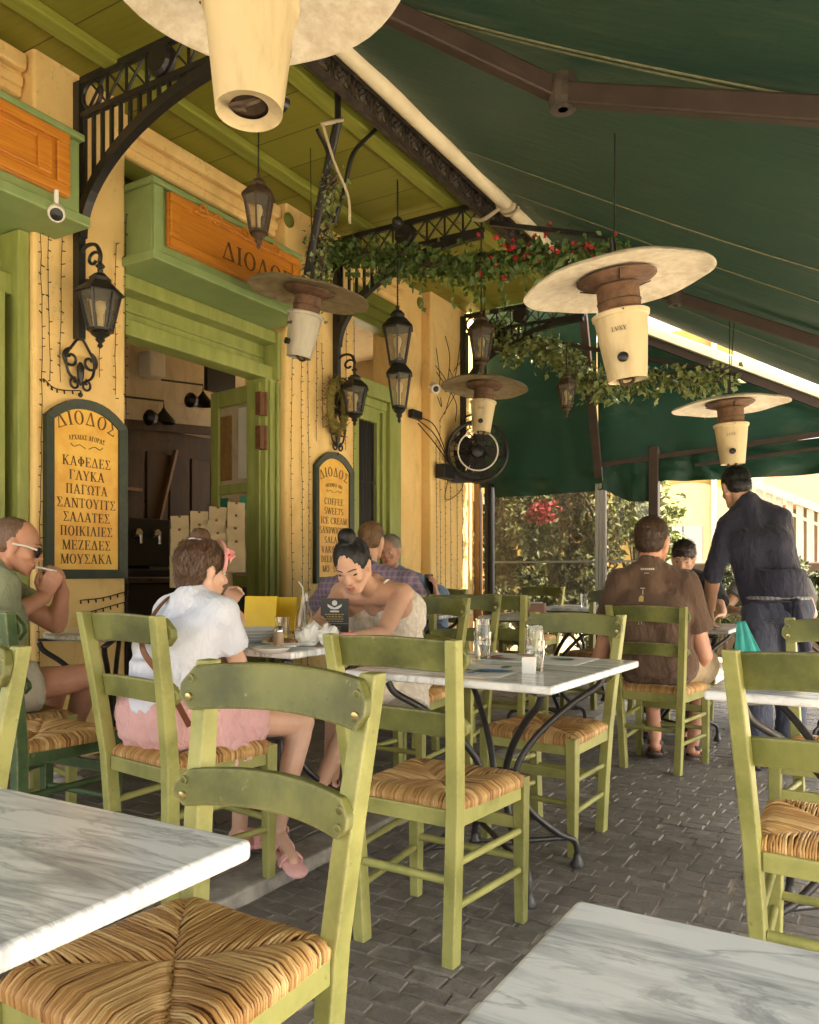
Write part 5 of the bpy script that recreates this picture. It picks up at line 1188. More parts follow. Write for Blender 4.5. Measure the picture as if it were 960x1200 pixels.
b = MB(); b.add([C_+V((0, .15, -.1)), D_+V((0, .15, -.1)), V((D_.x, 15.65, 0)), V((C_.x, 15.65, 0)), C_+V((0, -.15, -.1)), D_+V((0, -.15, -.1)), V((D_.x, 15.35, 0)), V((C_.x, 15.35, 0))], [(0, 1, 2, 3), (7, 6, 5, 4), (0, 4, 5, 1), (1, 5, 6, 2), (3, 7, 4, 0)]); b.build('stair_wall', M['far_yellow'], t, True)
t = thing('tan_house', 'tan house with clay tiled roof beyond the white balustrade', 'house', (1, 25, 0))
b = MB(); b.bx(-3.0, 8, 24, 32, 0, 2.95); b.build('wall', mat('tan_render', (.115, .075, .04), (.09, .058, .03), .85), t, True)
b = MB(); b.add([(-3.3, 23.6, 2.9), (8.3, 23.6, 2.9), (8.3, 28, 4.4), (-3.3, 28, 4.4), (-3.3, 32.3, 2.9), (8.3, 32.3, 2.9)], [(0, 1, 2, 3), (3, 2, 5, 4)]); o = b.build('roof', M['tile_roof'], t, True); so = o.modifiers.new('thick', 'SOLIDIFY'); so.thickness = .12
tree('green tree standing beyond the white balustrade', (-.2, 21.5, 0), 4.2, (.9, .9, 1.3), 1800, .2, M['leaf_bright'], 61, .12, group=None)
# ------------------------------------------------------------------ things on the tables
def put(name, label, cat, loc, rotz=0, group=None): return thing(name, label, cat, loc, R(rotz), group)
def tumbler(loc, label, m=None, h=.105, r=.036, group=None):
    t = put('tumbler', label, 'glass', loc, 0, group)
    b = MB(); n = 24; prof = [(r*.78, 0), (r*.80, .002), (r, h), (r-.0018, h), (r*.80-.002, .012), (.001, .010)]
    b.lathe(prof, n, cap=False); b.f.append(tuple(range(n-1, -1, -1))); b.mi.append(0); b.f.append(tuple((len(prof)-1)*n+j for j in range(n))); b.mi.append(0)
    b.build('body', m or M['glass'], t, smooth=40); return t
def p_at(px, py, z): return on_z(px, py, z)
T3Z = .7505
def stacked(px, py, lab):
    q = p_at(px, py, T3Z); t = tumbler(q, lab, group='upturned glasses on the middle table')
    b = MB(); r = .034; n = 24; z0 = .055; prof = [(r*1.02, z0), (r*.80, z0+.10), (.001, z0+.10), (.001, z0+.097), (r*.78, z0+.097), (r*.96, z0)]; b.lathe(prof, n, cap=False); b.build('upper_glass', M['glass'], t, smooth=40)
stacked(566, 772, 'two stacked glasses at the left of the table behind the empty chair'); stacked(627, 786, 'two stacked glasses beside the white napkin box')
q = p_at(620, 789, T3Z); t = put('sugar_box', 'small white box with brown top in front of the stacked glasses', 'box', q, 20)
b = MB(); b.box((0, 0, .028), (.045, .045, .056)); b.build('box', M['paper'], t, bevel=.003); b = MB(); b.box((0, 0, .0585), (.03, .035, .005)); b.build('lid', M['brown_wood'], t)
def paper_mat(cx, cy, z, w_, d_, rot, label, cols, seed):
    t = put('paper_mat', label, 'place mat', (cx, cy, z), rot, 'printed paper mats on the middle table'); r = random.Random(seed)
    b = MB(); b.box((0, 0, .0006), (w_, d_, .0012)); b.build('sheet', M['paper'], t)
    for k, (m, n_) in enumerate(cols):
        b = MB()
        for i in range(n_):
            x, y = r.uniform(-.42, .42)*w_, r.uniform(-.4, .4)*d_; a, c = r.uniform(.02, .11)*w_*1.6, r.uniform(.03, .10)*d_*1.5
            x = max(-w_*.49+a, min(w_*.49-a, x)); y = max(-d_*.49+c, min(d_*.49-c, y)); z0 = .0014+.0001*(k*20+i)
            b.add([(x+a*math.cos(R(40*j))*r.uniform(.7, 1), y+c*math.sin(R(40*j))*r.uniform(.7, 1), z0) for j in range(9)], [tuple(range(9))])
        b.build('print', m, t)
PR = {'b': mat('print_blue', (.10, .25, .55), None, .6, bump=0), 'g': mat('print_green', (.07, .20, .12), None, .6, bump=0), 'p': mat('print_pale', (.5, .6, .62), None, .6, bump=0), 'r': mat('print_red', (.4, .12, .08), None, .6, bump=0)}
paper_mat(-1.28, 2.50, T3Z, .42, .30, 0, 'paper mat with green and blue print at the near side of the table', [(PR['p'], 3), (PR['g'], 6), (PR['b'], 5)], 3)
paper_mat(-1.18, 2.93, T3Z, .42, .28, 0, 'paper mat with reddish print at the far side of the table', [(PR['p'], 3), (PR['r'], 4), (PR['g'], 3)], 4)
TZ = .8005
def plate(loc, r, label, n=1):
    t = put('plate', label, 'plate', loc)
    for k in range(n):
        z = .012*k; b = MB(); b.lathe([(r*.55, z), (r*.6, z+.001), (r*.97, z+.016), (r, z+.018), (r*.97, z+.020), (r*.6, z+.006), (.001, z+.005)], 32, cap=False); b.build('dish', M['ceramic'], t, smooth=50)
    return t
plate(p_at(338, 757, TZ), .105, 'white plate with leftover food in front of the salt shaker')
b = MB(); r = random.Random(2); q = p_at(338, 757, TZ)
for k in range(46): b.sphere(q+V((r.gauss(0, .032), r.gauss(0, .032), .012+.006*r.random())), r.uniform(.006, .014), 6, 5)
tag(b.build('leftovers', mat('leftover_food', (.42, .16, .06), (.30, .22, .07), .5, scale=60), None, smooth=180), 'reddish leftover food on the white plate', 'food')
plate(p_at(298, 752, TZ), .11, 'stack of pale blue rimmed plates in front of the girl', 4)
plate(p_at(318, 765, TZ), .07, 'small saucer with a fork at the near table edge')
b = MB(); q = p_at(300, 764, TZ); b.bar(q+V((-.06, 0, .012)), q+V((.09, .05, .022)), .006, .002); b.box(q+V((.11, .057, .022)), (.045, .018, .002), Matrix.Rotation(R(28), 3, 'Z')); tag(b.build('fork', M['chrome'], None), 'steel fork lying at the near edge of the laid table', 'fork')
def menu(px, py, w_, h_, rot, label):
    t = put('yellow_menu', label, 'menu', p_at(px, py, TZ), rot, 'yellow menus standing on the table')
    for s in (-1, 1):
        b = MB(); q = Matrix.Rotation(R(s*11), 3, 'X'); b.box(q @ V((0, 0, h_/2))+V((0, -s*.035, 0)) if False else V((0, s*.035, h_/2)), (w_, .004, h_), Matrix.Rotation(R(s*11), 3, 'X')); b.build('cover', M['yellow_menu'], t, bevel=.002)
menu(307, 742, .150, .175, 28, 'larger yellow menu standing beside the girl'); menu(335, 739, .11, .165, 34, 'narrow yellow menu standing behind the napkin glass')
t = put('glass_bottle', 'glass water carafe with a white straw', 'carafe', p_at(357, 750, TZ))
b = MB(); b.lathe([(.040, 0), (.044, .006), (.044, .06), (.036, .10), (.020, .15), (.0165, .19), (.019, .20), (.017, .20), (.0145, .19), (.018, .15), (.034, .10), (.041, .06), (.041, .012), (.001, .01)], 24, cap=False); b.build('body', M['glass'], t, smooth=60)
b = MB(); b.lathe([(.0405, .0125), (.0405, .05), (.001, .05)], 24); b.build('water', M['water'], t, smooth=40)
b = MB(); b.tube([(.008, 0, .02), (-.006, -.004, .22), (-.022, -.012, .245)], .0028, 6); tag(b.build('straw', M['white_plastic'], t, smooth=60), None, None) if False else b.build('straw', M['white_plastic'], t, smooth=60)
tumbler(p_at(331, 748, TZ), 'tumbler with an orange drink in front of the yellow menus', M['glass'], .09, .034)
t = put('salt_shaker', 'small shaker with pale brown filling and metal cap on the laid table', 'shaker', p_at(333, 759, TZ)+V((-.01, -.02, 0)))
b = MB(); b.lathe([(.020, 0), (.022, .004), (.019, .05), (.017, .062)], 14); b.build('body', mat('shaker_fill', (.50, .36, .22), None, .35, bump=0), t, smooth=40)
b = MB(); b.lathe([(.018, .062), (.018, .072), (.010, .082)], 14); b.build('cap', M['chrome'], t, smooth=40)
def crumple(loc, s, label, seed):
    b = MB(); r = random.Random(seed); b.sphere((0, 0, s*.5), s*.55, 14, 10); c = V(loc)
    for i, v in enumerate(b.v):
        k = 1+.75*noise.noise(v/s*1.7+V((seed, 0, 0)))+.4*noise.noise(v/s*4+V((0, seed, 0))); b.v[i] = V((v.x*k*1.25, v.y*k*1.2, max(0, v.z*k*1.1)))+c
    tag(b.build('napkin', M['paper'], None), label, 'napkin', 'crumpled white napkins on the laid table')
crumple(p_at(362, 757, TZ), .062, 'crumpled white napkin in front of the carafe', 3); crumple(p_at(384, 757, TZ), .060, 'crumpled white napkin leaning on the black card', 7)
# black standing card
q = p_at(392, 747, TZ); t = put('table_card', 'black standing card with white crest and gold lines in front of the woman', 'card', q, 24)
CW, CHh = .125, .17
b = MB(); b.box((0, .006, CHh/2), (CW, .004, CHh)); b.build('card', M['blackcard'], t, bevel=.001)
b = MB(); b.box((0, .01, .006), (CW*.8, .05, .012)); b.build('foot', M['blackcard'], t)
b = MB(); y0 = .0035
def fl(poly): b.prism(poly, (0, y0, 0), (1, 0, 0), (0, 0, 1), .0006)
fl([(.012*math.cos(R(a)), .150+.012*math.sin(R(a))) for a in range(0, 360, 30)])
for s in (-1, 1):
    pl = [(0, .130), (s*.012, .1355), (s*.032, .146), (s*.030, .134), (s*.016, .124), (0, .122)]; fl(pl if s > 0 else pl[::-1])
b.bx(-.020, .020, y0-.001, y0, .110, .117)
b.build('crest', M['white_ink'], t)
b = MB(); r = random.Random(5)
for i, (z, w_) in enumerate(((.100, .085), (.090, .070), (.080, .082), (.070, .075), (.045, .055), (.035, .05))):
    x = -w_/2
    while x < w_/2: l_ = r.uniform(.006, .013); b.bx(x, min(x+l_, w_/2), y0-.0008, y0, z-.0022, z+.0022); x += l_+.003
b.build('lettering', M['gold_ink'], t)
b = MB(); b.bx(-CW/2+.004, CW/2-.004, y0-.0007, y0, .0595, .0605); b.build('rule', M['white_ink'], t)
t = put('ashtray', 'small green ashtray on the smoking man\'s round table', 'ashtray', p_at(84, 729, TZ))
b = MB(); b.lathe([(.045, 0), (.052, .004), (.05, .03), (.043, .03), (.040, .008), (.001, .007)], 20, cap=False); b.build('bowl', M['chair_dark'], t, smooth=40)
# far tables
p = p_at(569, 716, .80); t = put('napkin_box', 'pinkish napkin box on the empty table behind the woman', 'box', V((-2.05, 5.1, .8005)), 15); b = MB(); b.box((0, 0, .04), (.13, .1, .08)); b.build('box', mat('napkin_box_pink', (.40, .22, .16), None, .6), t, bevel=.004); b = MB(); b.box((0, 0, .084), (.09, .05, .008)); b.build('napkins', M['paper'], t)
tumbler((-2.25, 6.7, .8005), 'upturned glass on the far table at the left', group='glasses on the far table'); tumbler((-2.05, 6.6, .8005), 'upturned glass on the far table at the right', group='glasses on the far table')
t = put('ice_bucket', 'small white paper pad and pen on the empty chair back', 'pad', at(503, 712, 4.4)); b = MB(); b.box((0, 0, 0), (.14, .09, .012), Matrix.Rotation(R(20), 3, 'Z')); b.build('pad', M['paper'], t); t.name = 'order_pad'
t['label'] = 'white order pad lying by the shoulder of the man in blue'
# ------------------------------------------------------------------ people
def cap_mesh(b, p, q, r1, r2, fl=1, fu=None, n=14, m=5, flat=False):
    """tapered capsule; fl squashes it along direction fu; flat ends when flat"""
    p, q = V(p), V(q); d = (q-p); L = d.length; d = d/L if L > 1e-6 else V((0, 0, 1))
    if fu is not None:
        e = V(fu)-d*V(fu).dot(d); e = e.normalized() if e.length > 1e-4 else frame_of(d)[0]
    else: e = frame_of(d)[0]
    f = d.cross(e); rows = []
    if flat: rows = [(0, r1), (L, r2)]; st = 4; rows = [(L*i/st, r1+(r2-r1)*i/st) for i in range(st+1)]
    else:
        for i in range(1, m+1): a = math.pi/2*(i/m); rows.append((-r1*math.cos(a), r1*math.sin(a)))
        for i in range(0, m): a = math.pi/2*(i/m); rows.append((L+r2*math.sin(a), r2*math.cos(a)))
    vs = []
    for z, r in rows:
        for j in range(n): t = 2*math.pi*j/n; vs.append(p+d*z+e*(r*fl*math.cos(t))+f*(r*math.sin(t)))
    fs = [(i*n+j, i*n+(j+1) % n, (i+1)*n+(j+1) % n, (i+1)*n+j) for i in range(len(rows)-1) for j in range(n)]
    fs += [tuple(range(n-1, -1, -1)), tuple((len(rows)-1)*n+j for j in range(n))]
    b.add(vs, fs)
def ell_mesh(b, c, r, B=None, n=18, m=12):
    s = MB(); s.sphere((0, 0, 0), r, n, m); c = V(c); b.add([(B @ v if B else v)+c for v in s.v], s.f)
def prims_mesh(prims, infl=0):
    b = MB()
    for p in prims:
        if p[0] == 'cap': cap_mesh(b, p[1], p[2], p[3]+infl, p[4]+infl, *(p[5:7] if len(p) > 5 else ()))
        elif p[0] == 'fru': cap_mesh(b, p[1], p[2], p[3]+infl, p[4]+infl, p[5] if len(p) > 5 else 1, p[6] if len(p) > 6 else None, flat=True, n=20)
        elif p[0] == 'ell': ell_mesh(b, p[1], tuple(x+infl for x in p[2]), p[3] if len(p) > 3 else None)
    return b
def fuse(name, prims, m, parent, voxel=.007, smooth=6, infl=0, folds=0, fscale=14, seed=0, fdir=None):
    """melt the primitives into ONE continuous surface"""
    b = prims_mesh(prims, infl); me = bpy.data.meshes.new('tmp'); me.from_pydata([tuple(v) for v in b.v], [], b.f); me.update()
    o = bpy.data.objects.new('tmp', me); COL.objects.link(o)
    r = o.modifiers.new('r', 'REMESH'); r.mode = 'VOXEL'; r.voxel_size = voxel
    if smooth: s = o.modifiers.new('s', 'SMOOTH'); s.factor = .5; s.iterations = smooth
    dg = bpy.context.evaluated_depsgraph_get(); me2 = bpy.data.meshes.new_from_object(o.evaluated_get(dg)); bpy.data.objects.remove(o); me2.name = name
    if folds:
        me2.calc_loop_triangles() if False else None
        nv = [v.normal.copy() for v in me2.vertices]
        for v, nn in zip(me2.vertices, nv):
            c = v.co; k = noise.noise(V((c.x*fscale, c.y*fscale, c.z*fscale*.45))+V((seed*3.1, 0, 0)))*.65+abs(noise.noise(V((c.x*fscale*2+c.z*9, c.y*fscale*2, c.z*fscale*1.1))+V((0, seed, 0))))*.7-.2
            v.co = c+nn*k*folds
    me2.materials.clear(); me2.materials.append(m)
    ob = bpy.data.objects.new(name, me2); COL.objects.link(ob)
    me2.shade_smooth()
    if parent is not None:
        mw = Matrix.LocRotScale(parent.location, parent.rotation_euler, None).inverted(); me2.transform(mw); ob.parent = parent
    return ob
def basis(yaw, pitch, roll=0):
    """head basis: yaw 0 looks along +y, positive turns left; pitch positive looks down"""
    return Matrix.Rotation(yaw, 3, 'Z') @ Matrix.Rotation(-pitch, 3, 'X') @ Matrix.Rotation(roll, 3, 'Y')
def head_prims(c, B, s=1, fem=False):
    c = V(c); P = lambda x, y, z: c+B @ V((x*s, y*s, z*s)); e = lambda x, y, z, r: ('ell', P(x, y, z), tuple(q*s for q in r), B)
    jw = .048 if fem else .054
    o = [e(0, -.012, .028, (.074, .094, .086)), e(0, .020, -.012, (.063, .068, .080)), e(0, .045, -.062, (jw*.85, .044, .040)), e(0, .066, -.094, (.024, .020, .017)),
         ('cap', P(-.060, -.005, -.045), P(-.022, .062, -.092), .020*s, .018*s), ('cap', P(.060, -.005, -.045), P(.022, .062, -.092), .020*s, .018*s),
         ('cap', P(0, .080, .010), P(0, .104, -.026), .0075*s, .0115*s), ('cap', P(-.012, .090, -.031), P(.012, .090, -.031), .009*s, .009*s),
         ('cap', P(-.040, .070, .019), P(-.012, .083, .016), .0095*s, .010*s), ('cap', P(.040, .070, .019), P(.012, .083, .016), .0095*s, .010*s),
         e(-.036, .058, -.026, (.022, .022, .022)), e(.036, .058, -.026, (.022, .022, .022)),
         ('cap', P(-.018, .082, -.058), P(.018, .082, -.058), .0085*s, .0085*s), ('cap', P(-.014, .080, -.068), P(.014, .080, -.068), .0085*s, .0085*s)]
    for k in (-1, 1): o += [e(k*.075, -.004, -.006, (.010, .020, .031)), e(k*.079, -.012, .004, (.008, .014, .018))]
    return o
def hand_prims(w, d, nrm, s=1, curl=.5, thumb=1, spread=.1):
    """palm + five fingers from wrist w along d; fingers bend towards nrm"""
    w = V(w); d = V(d).normalized(); nrm = (V(nrm)-d*V(nrm).dot(d)).normalized(); sd = d.cross(nrm)*thumb; o = []
    K = [(-.031, .082, .062), (-.010, .088, .074), (.011, .088, .080), (.031, .082, .072)]       # little .. index
    for i, (x, y, L) in enumerate(K):
        k0 = w+d*(.012*s)+sd*(x*.55*s); k1 = w+d*(y*s)+sd*(x*s); o.append(('cap', k0, k1, .0135*s, .0115*s))
        p = k1; ang = 0; dd = (d+sd*(x*spread*12)).normalized()
        for j, f in enumerate((.44, .31, .25)):
            ang += curl*(.95 if j else .75); v = dd*math.cos(ang)+nrm*math.sin(ang); q = p+v*(L*f*s); o.append(('cap', p, q, (.0098-.0009*j)*s, (.0092-.0010*j)*s)); p = q
    t0 = w+d*.022*s+sd*.026*s; t1 = t0+(d*.5+sd*.75+nrm*.3).normalized()*.042*s; t2 = t1+(d*.85+sd*.25+nrm*.5).normalized()*.032*s; t3 = t2+(d*.9-sd*.1+nrm*.5).normalized()*.026*s
    o += [('cap', t0, t1, .0150*s, .0115*s), ('cap', t1, t2, .0108*s, .0098*s), ('cap', t2, t3, .0098*s, .0082*s)]
    return o
def eyes_face(c, B, s, parent, hair, closed=False, lips=True, fem=False):
    c = V(c); P = lambda x, y, z: c+B @ V((x*s, y*s, z*s))
    b = MB()
    for k in (-1, 1): ell_mesh(b, P(k*.031, .0705, .0005), (.0125*s, .0105*s, (.0045 if closed else .0075)*s), B, 12, 8)
    b.build('eyes', M['eye_white'] if not closed else hair, parent, True, smooth=180)
    if not closed:
        b = MB()
        for k in (-1, 1): ell_mesh(b, P(k*.030, .0775, -.0005), (.0052*s, .0045*s, .0058*s), B, 10, 8)
        b.build('irises', M['pupil'], parent, True, smooth=180)
    b = MB()
    for k in (-1, 1): b.tube(bez([P(k*.012, .0925, .0265), P(k*.030, .0875, .0315), P(k*.048, .070, .0255)], 4), [.0021*s]*8+[.001*s], 6)
    b.build('eyebrows', hair, parent, True, smooth=180)
    if lips:
        b = MB(); b.tube(bez([P(-.024, .0790, -.0625), P(-.010, .0905, -.0590), P(0, .0915, -.0605), P(.010, .0905, -.0590), P(.024, .0790, -.0625)], 4), [.001*s]+[.0032*s]*15+[.001*s], 6)
        b.tube(bez([P(-.019, .080, -.0655), P(0, .0895, -.0685), P(.019, .080, -.0655)], 4), [.001*s]+[.0048*s]*7+[.001*s], 6); b.build('lips', M['lips'], parent, True, smooth=180)
def hair_cap(c, B, s, style='short'):
    c = V(c); P = lambda x, y, z: c+B @ V((x*s, y*s, z*s)); e = lambda x, y, z, r: ('ell', P(x, y, z), tuple(q*s for q in r), B)
    if style == 'short': return [e(0, -.022, .036, (.081, .094, .086)), e(0, -.045, -.008, (.072, .064, .062))]
    if style == 'buzz': return [e(0, -.024, .0325, (.0752, .088, .0845)), e(0, -.045, -.002, (.0685, .061, .056))]
    if style == 'full': return [e(0, -.016, .046, (.084, .097, .088)), e(0, -.045, .0, (.078, .068, .070)), e(0, .052, .088, (.055, .034, .026))]
    if style == 'bun': return [e(0, -.020, .034, (.083, .096, .089)), e(0, -.040, -.005, (.077, .070, .065)), e(0, -.030, .135, (.042, .042, .038)), e(0, -.030, .115, (.034, .034, .03))]
    if style == 'girl': return [e(0, -.022, .038, (.088, .100, .092)), e(0, -.046, -.012, (.079, .064, .072)), e(.0, -.035, .130, (.040, .040, .034)), e(0, -.052, -.058, (.060, .040, .052)), e(0, -.048, -.098, (.042, .026, .030))]
def strands(ob, t, hc, B, s, style):
    """loose strands over the hair so that its edge is not a clean line"""
    r = random.Random(hash(style) % 97+3); me = ob.data; L0, lift, n = {'short': (.020, .45, 2600), 'buzz': (.004, .8, 1500), 'full': (.034, .55, 2600), 'bun': (.022, .05, 2200), 'girl': (.034, .07, 2600)}[style]
    L0 *= s; mw = Matrix.LocRotScale(t.location, t.rotation_euler, None); im = mw.inverted(); hcl = im @ hc; rot = im.to_3x3(); up_ = rot @ (B @ V((0, 0, 1))); bk = rot @ (B @ V((0, -1, 0)))
    bun = hcl+rot @ (B @ V((0, -.03*s, .13*s))); V_ = me.vertices; bm_ = bmesh.new(); bm_.from_mesh(me); N = len(V_)
    for k in range(n):
        v = V_[r.randrange(N)]; p = v.co; nn = v.normal
        if style in ('bun', 'girl') and (p-bun).length > .05*s: d = (bun-p).normalized() if style == 'bun' or r.random() < .45 else (bk*.6-up_)
        elif style in ('bun', 'girl'): d = nn.cross(up_)+rdir(r)*.3
        else: d = (bk*.5-up_*.9) if (p-hcl).dot(up_) < .06*s else -bk*.8+rdir(r)*.6
        if style in ('bun', 'full') and (p-hcl).dot(bk) < -.02*s: continue
        d = (d-nn*d.dot(nn)); d = d.normalized() if d.length > 1e-4 else rdir(r); d = (d+nn*lift*r.uniform(.2, 1.3)+rdir(r)*(.05 if style == 'bun' else .14)).normalized()
        if style in ('bun', 'girl') and (p-bun).length < .055*s: L_k = .35
        else: L_k = 1
        L = L0*L_k*r.uniform(.5, 1.2); w_ = d.cross(nn); w_ = w_.normalized()*.0009*s if w_.length > 1e-4 else rdir(r)*.001
        q = [p-w_+nn*.0005, p+w_+nn*.0005, p+d*L*.6+w_*.7-nn*L*.06, p+d*L-nn*L*.22*lift, p+d*L*.6-w_*.7-nn*L*.06]
        bm_.faces.new([bm_.verts.new(x) for x in q])
    bm_.to_mesh(me); bm_.free()
def limb(a, m, z, r, fl=None):
    return [('cap', a, m, r[0], r[1]), ('cap', m, z, r[1]*.98, r[2])]
def torso_prims(H, C, N, sl, sr, w=1, dpt=1, fwd=(0, 1, 0)):
    H, C, N, sl, sr = map(V, (H, C, N, sl, sr)); ax = (sr-sl).normalized(); f = V(fwd)
    mid = H.lerp(C, .5); o = [('cap', H-ax*.075*w, H+ax*.075*w, .105*dpt, .105*dpt), ('cap', H-ax*.055*w, C-ax*.06*w, .105*dpt, .105*dpt), ('cap', H+ax*.055*w, C+ax*.06*w, .105*dpt, .105*dpt),
       ('cap', C-ax*.075*w, C+ax*.075*w, .112*dpt, .112*dpt), ('cap', C-ax*.07*w, sl.lerp(C, .22), .10*dpt, .062), ('cap', C+ax*.07*w, sr.lerp(C, .22), .10*dpt, .062),
       ('cap', sl, sr, .056, .056), ('cap', N+V((0, 0, -.005)), sl.lerp(N, .12), .052, .052), ('cap', N+V((0, 0, -.005)), sr.lerp(N, .12), .052, .052), ('cap', C, N, .095*dpt, .062)]
    return o
def part_of(a, b, t): return V(a).lerp(V(b), t)
CUP = {}
def person(label, base, J, skinm, scale=1, fem=False, group=None, hair=None, hstyle='short', closed=False, head=(0, 0, 0), hands=None, arms=(.045, .038, .027), legs=(.082, .056, .036), bare_feet=False, voxel=.007, w=1, dpt=1, face=True, fwd=(0, 1, 0), hs=None):
    t = thing('person', label, 'person', base); hs = hs or scale
    B = basis(R(head[0]), R(head[1]), R(head[2])); hc = V(J['head']); N = V(J['neck'])
    P = torso_prims(J['hip'], J['chest'], J['neck'], J['sl'], J['sr'], w, dpt, fwd)
    P += [('cap', N-V((0, 0, .03)), hc+B @ V((0, -.022*hs, -.045*hs)), .054*hs*(.88 if fem else 1), .050*hs*(.88 if fem else 1))]
    P += head_prims(hc, B, hs, fem)
    for s in 'lr':
        P += limb(J['s'+s], J['e'+s], J['w'+s], arms)
        P += [('cap', part_of(J['e'+s], J['w'+s], .08), part_of(J['e'+s], J['w'+s], .45), arms[1]*1.03, arms[1]*.93)]
        hip = V(J['hip']); kx = V(J['k'+s]); ax = (V(J['sr'])-V(J['sl'])).normalized()*(.085*w*(-1 if s == 'l' else 1))
        P += limb(hip+ax, kx, J['a'+s], legs)
        P += [('cap', part_of(kx, J['a'+s], .12)+V((0, 0, 0)), part_of(kx, J['a'+s], .42), legs[1]*.98, legs[1]*.86)]
        toe = V(J['t'+s]); an = V(J['a'+s]); P += [('cap', an-V((0, 0, .035*scale)), toe, .036*scale, .026*scale), ('ell', an+(an-toe).normalized()*.03*scale*V((1, 1, 0)).length*.6-V((0, 0, .045*scale)), (.030*scale, .034*scale, .028*scale))]
        if hands and s in hands: P += hand_prims(J['w'+s], *hands[s][0], s=scale, **hands[s][1])
    body = fuse('body', P, skinm, t, voxel, 5)
    if hair: strands(fuse('hair', hair_cap(hc, B, hs, hstyle), hair, t, .006, 2, folds=.004, fscale=60), t, hc, B, hs, hstyle)
    if face: eyes_face(hc, B, hs, t, hair or M['hair_dark'], closed, fem=fem)
    return t, B, P
def tshirt(t, J, m, name='shirt', sleeve=.62, w=1, dpt=1, infl=.010, arm=.05, hem=.06, folds=.007, fwd=(0, 1, 0), long=False, scale=1, seed=1, strap=False, hemz=-.07):
    T = torso_prims(J['hip'], J['chest'], J['neck'], J['sl'], J['sr'], w, dpt, fwd)
    P = T[1:] if not strap else T[1:4]
    P += ([T[0]] if hemz < 0 else [])+[('fru', V(J['hip'])+V((0, 0, hemz)), V(J['hip'])+V((0, 0, hemz+.17)), .150*w, .140*w)]
    N, C = V(J['neck']), V(J['chest'])
    if not strap:
        for s in 'lr':
            S_, E_, W_ = V(J['s'+s]), V(J['e'+s]), V(J['w'+s])
            if long: P += [('cap', S_, E_, arm, arm*.86), ('fru', E_, part_of(E_, W_, sleeve), arm*.90, arm*.78), ('ell', E_, (arm*.88,)*3)]
            else: P += [('fru', S_, part_of(S_, E_, sleeve), arm, arm*1.10), ('ell', S_, (arm,)*3)]
    return fuse(name, P, m, t, .0075, 12 if long else 7, infl, folds, 13, seed)
def pants(t, J, m, name='trousers', to=1.0, w=1, r=(.105, .085, .060), infl=.006, folds=.008, seed=3, hiptop=.0):
    H = V(J['hip']); ax = (V(J['sr'])-V(J['sl'])).normalized()
    P = [('cap', H-ax*.075*w, H+ax*.075*w, .112, .112), ('fru', H+V((0, 0, -.06)), H+V((0, 0, hiptop)), .128*w, .125*w)]
    for s in 'lr':
        a = H+ax*(.085*w*(-1 if s == 'l' else 1)); k = V(J['k'+s]); n = V(J['a'+s])
        if to <= .5: P += [('fru', a, part_of(a, k, to*2), r[0], r[0]*1.02), ('ell', a, (r[0],)*3)]
        else: P += [('cap', a, k, r[0], r[1]), ('fru', k, part_of(k, n, (to-.5)*2), r[1], r[2]), ('ell', k, (r[1],)*3)]
    return fuse(name, P, m, t, .008, 4, infl, folds, 12, seed)
def shoes(t, J, m, s=1, name='shoe', sandal=False):
    for k in 'lr':
        an, toe = V(J['a'+k]), V(J['t'+k]); d = (toe-an); d.z = 0; L = d.length; d = d.normalized() if L > 1e-4 else V((0, 1, 0)); fl_ = min(toe.z, an.z-.05*s)
        heel = V((an.x, an.y, fl_))-d*.045*s; tip = heel+d*.235*s; sl = (toe-an); tip.z = toe.z-.012*s; heel.z = min(an.z-.062*s, heel.z)
        if sandal:
            heel = an+V((0, 0, -.055*s)); fd = (toe-heel).normalized(); heel = heel-fd*.045*s; tip = toe+fd*.035*s; dn = V((0, 0, -1)); dn = (dn-fd*dn.dot(fd)).normalized()
            P = [('cap', heel+dn*.030*s, tip+dn*.022*s, .040*s, .046*s, .42, dn)]
            ob = fuse(name, P, m, t, .005, 2)
            b = MB(); side = fd.cross(dn).normalized(); up_ = -dn; LL = (tip-heel).length
            for f, hgt, wd in ((.42, .052, .046), (.74, .038, .047)):
                c = heel.lerp(tip, f); pts = [c+side*(wd*s*math.cos(a))+up_*((hgt*math.sin(a)-.024)*s) for a in [R(-8+196*i/14) for i in range(15)]]
                for i in range(14): b.bar(pts[i], pts[i+1]+(pts[i+1]-pts[i])*.12, .010*s, .027*s, fd)
                b.build('sandal_strap', m, t, True, bevel=.003); b = MB()
            c = heel.lerp(tip, .12); pts = [c+fd*(-.036*s*math.sin(a)+.02*s)+side*(.040*s*math.cos(a))+up_*.035*s for a in [R(180*i/12) for i in range(13)]]
            for i in range(12): b.bar(pts[i], pts[i+1]+(pts[i+1]-pts[i])*.12, .009*s, .024*s, up_)
            b.build('strap', m, ob) if False else b.build('sandal_strap', m, t, True, bevel=.003)
        else:
            P = [('cap', heel, tip, .040*s, .036*s, .62, (0, 0, 1)), ('ell', heel+d*.05*s+V((0, 0, .022*s)), (.040*s, .046*s, .045*s)), ('cap', heel+d*.06*s+V((0, 0, .02*s)), heel+d*.15*s, .040*s, .038*s)]
            fuse(name, P, m, t, .006, 4)
W3 = lambda x, y, z: V((x, y, z))

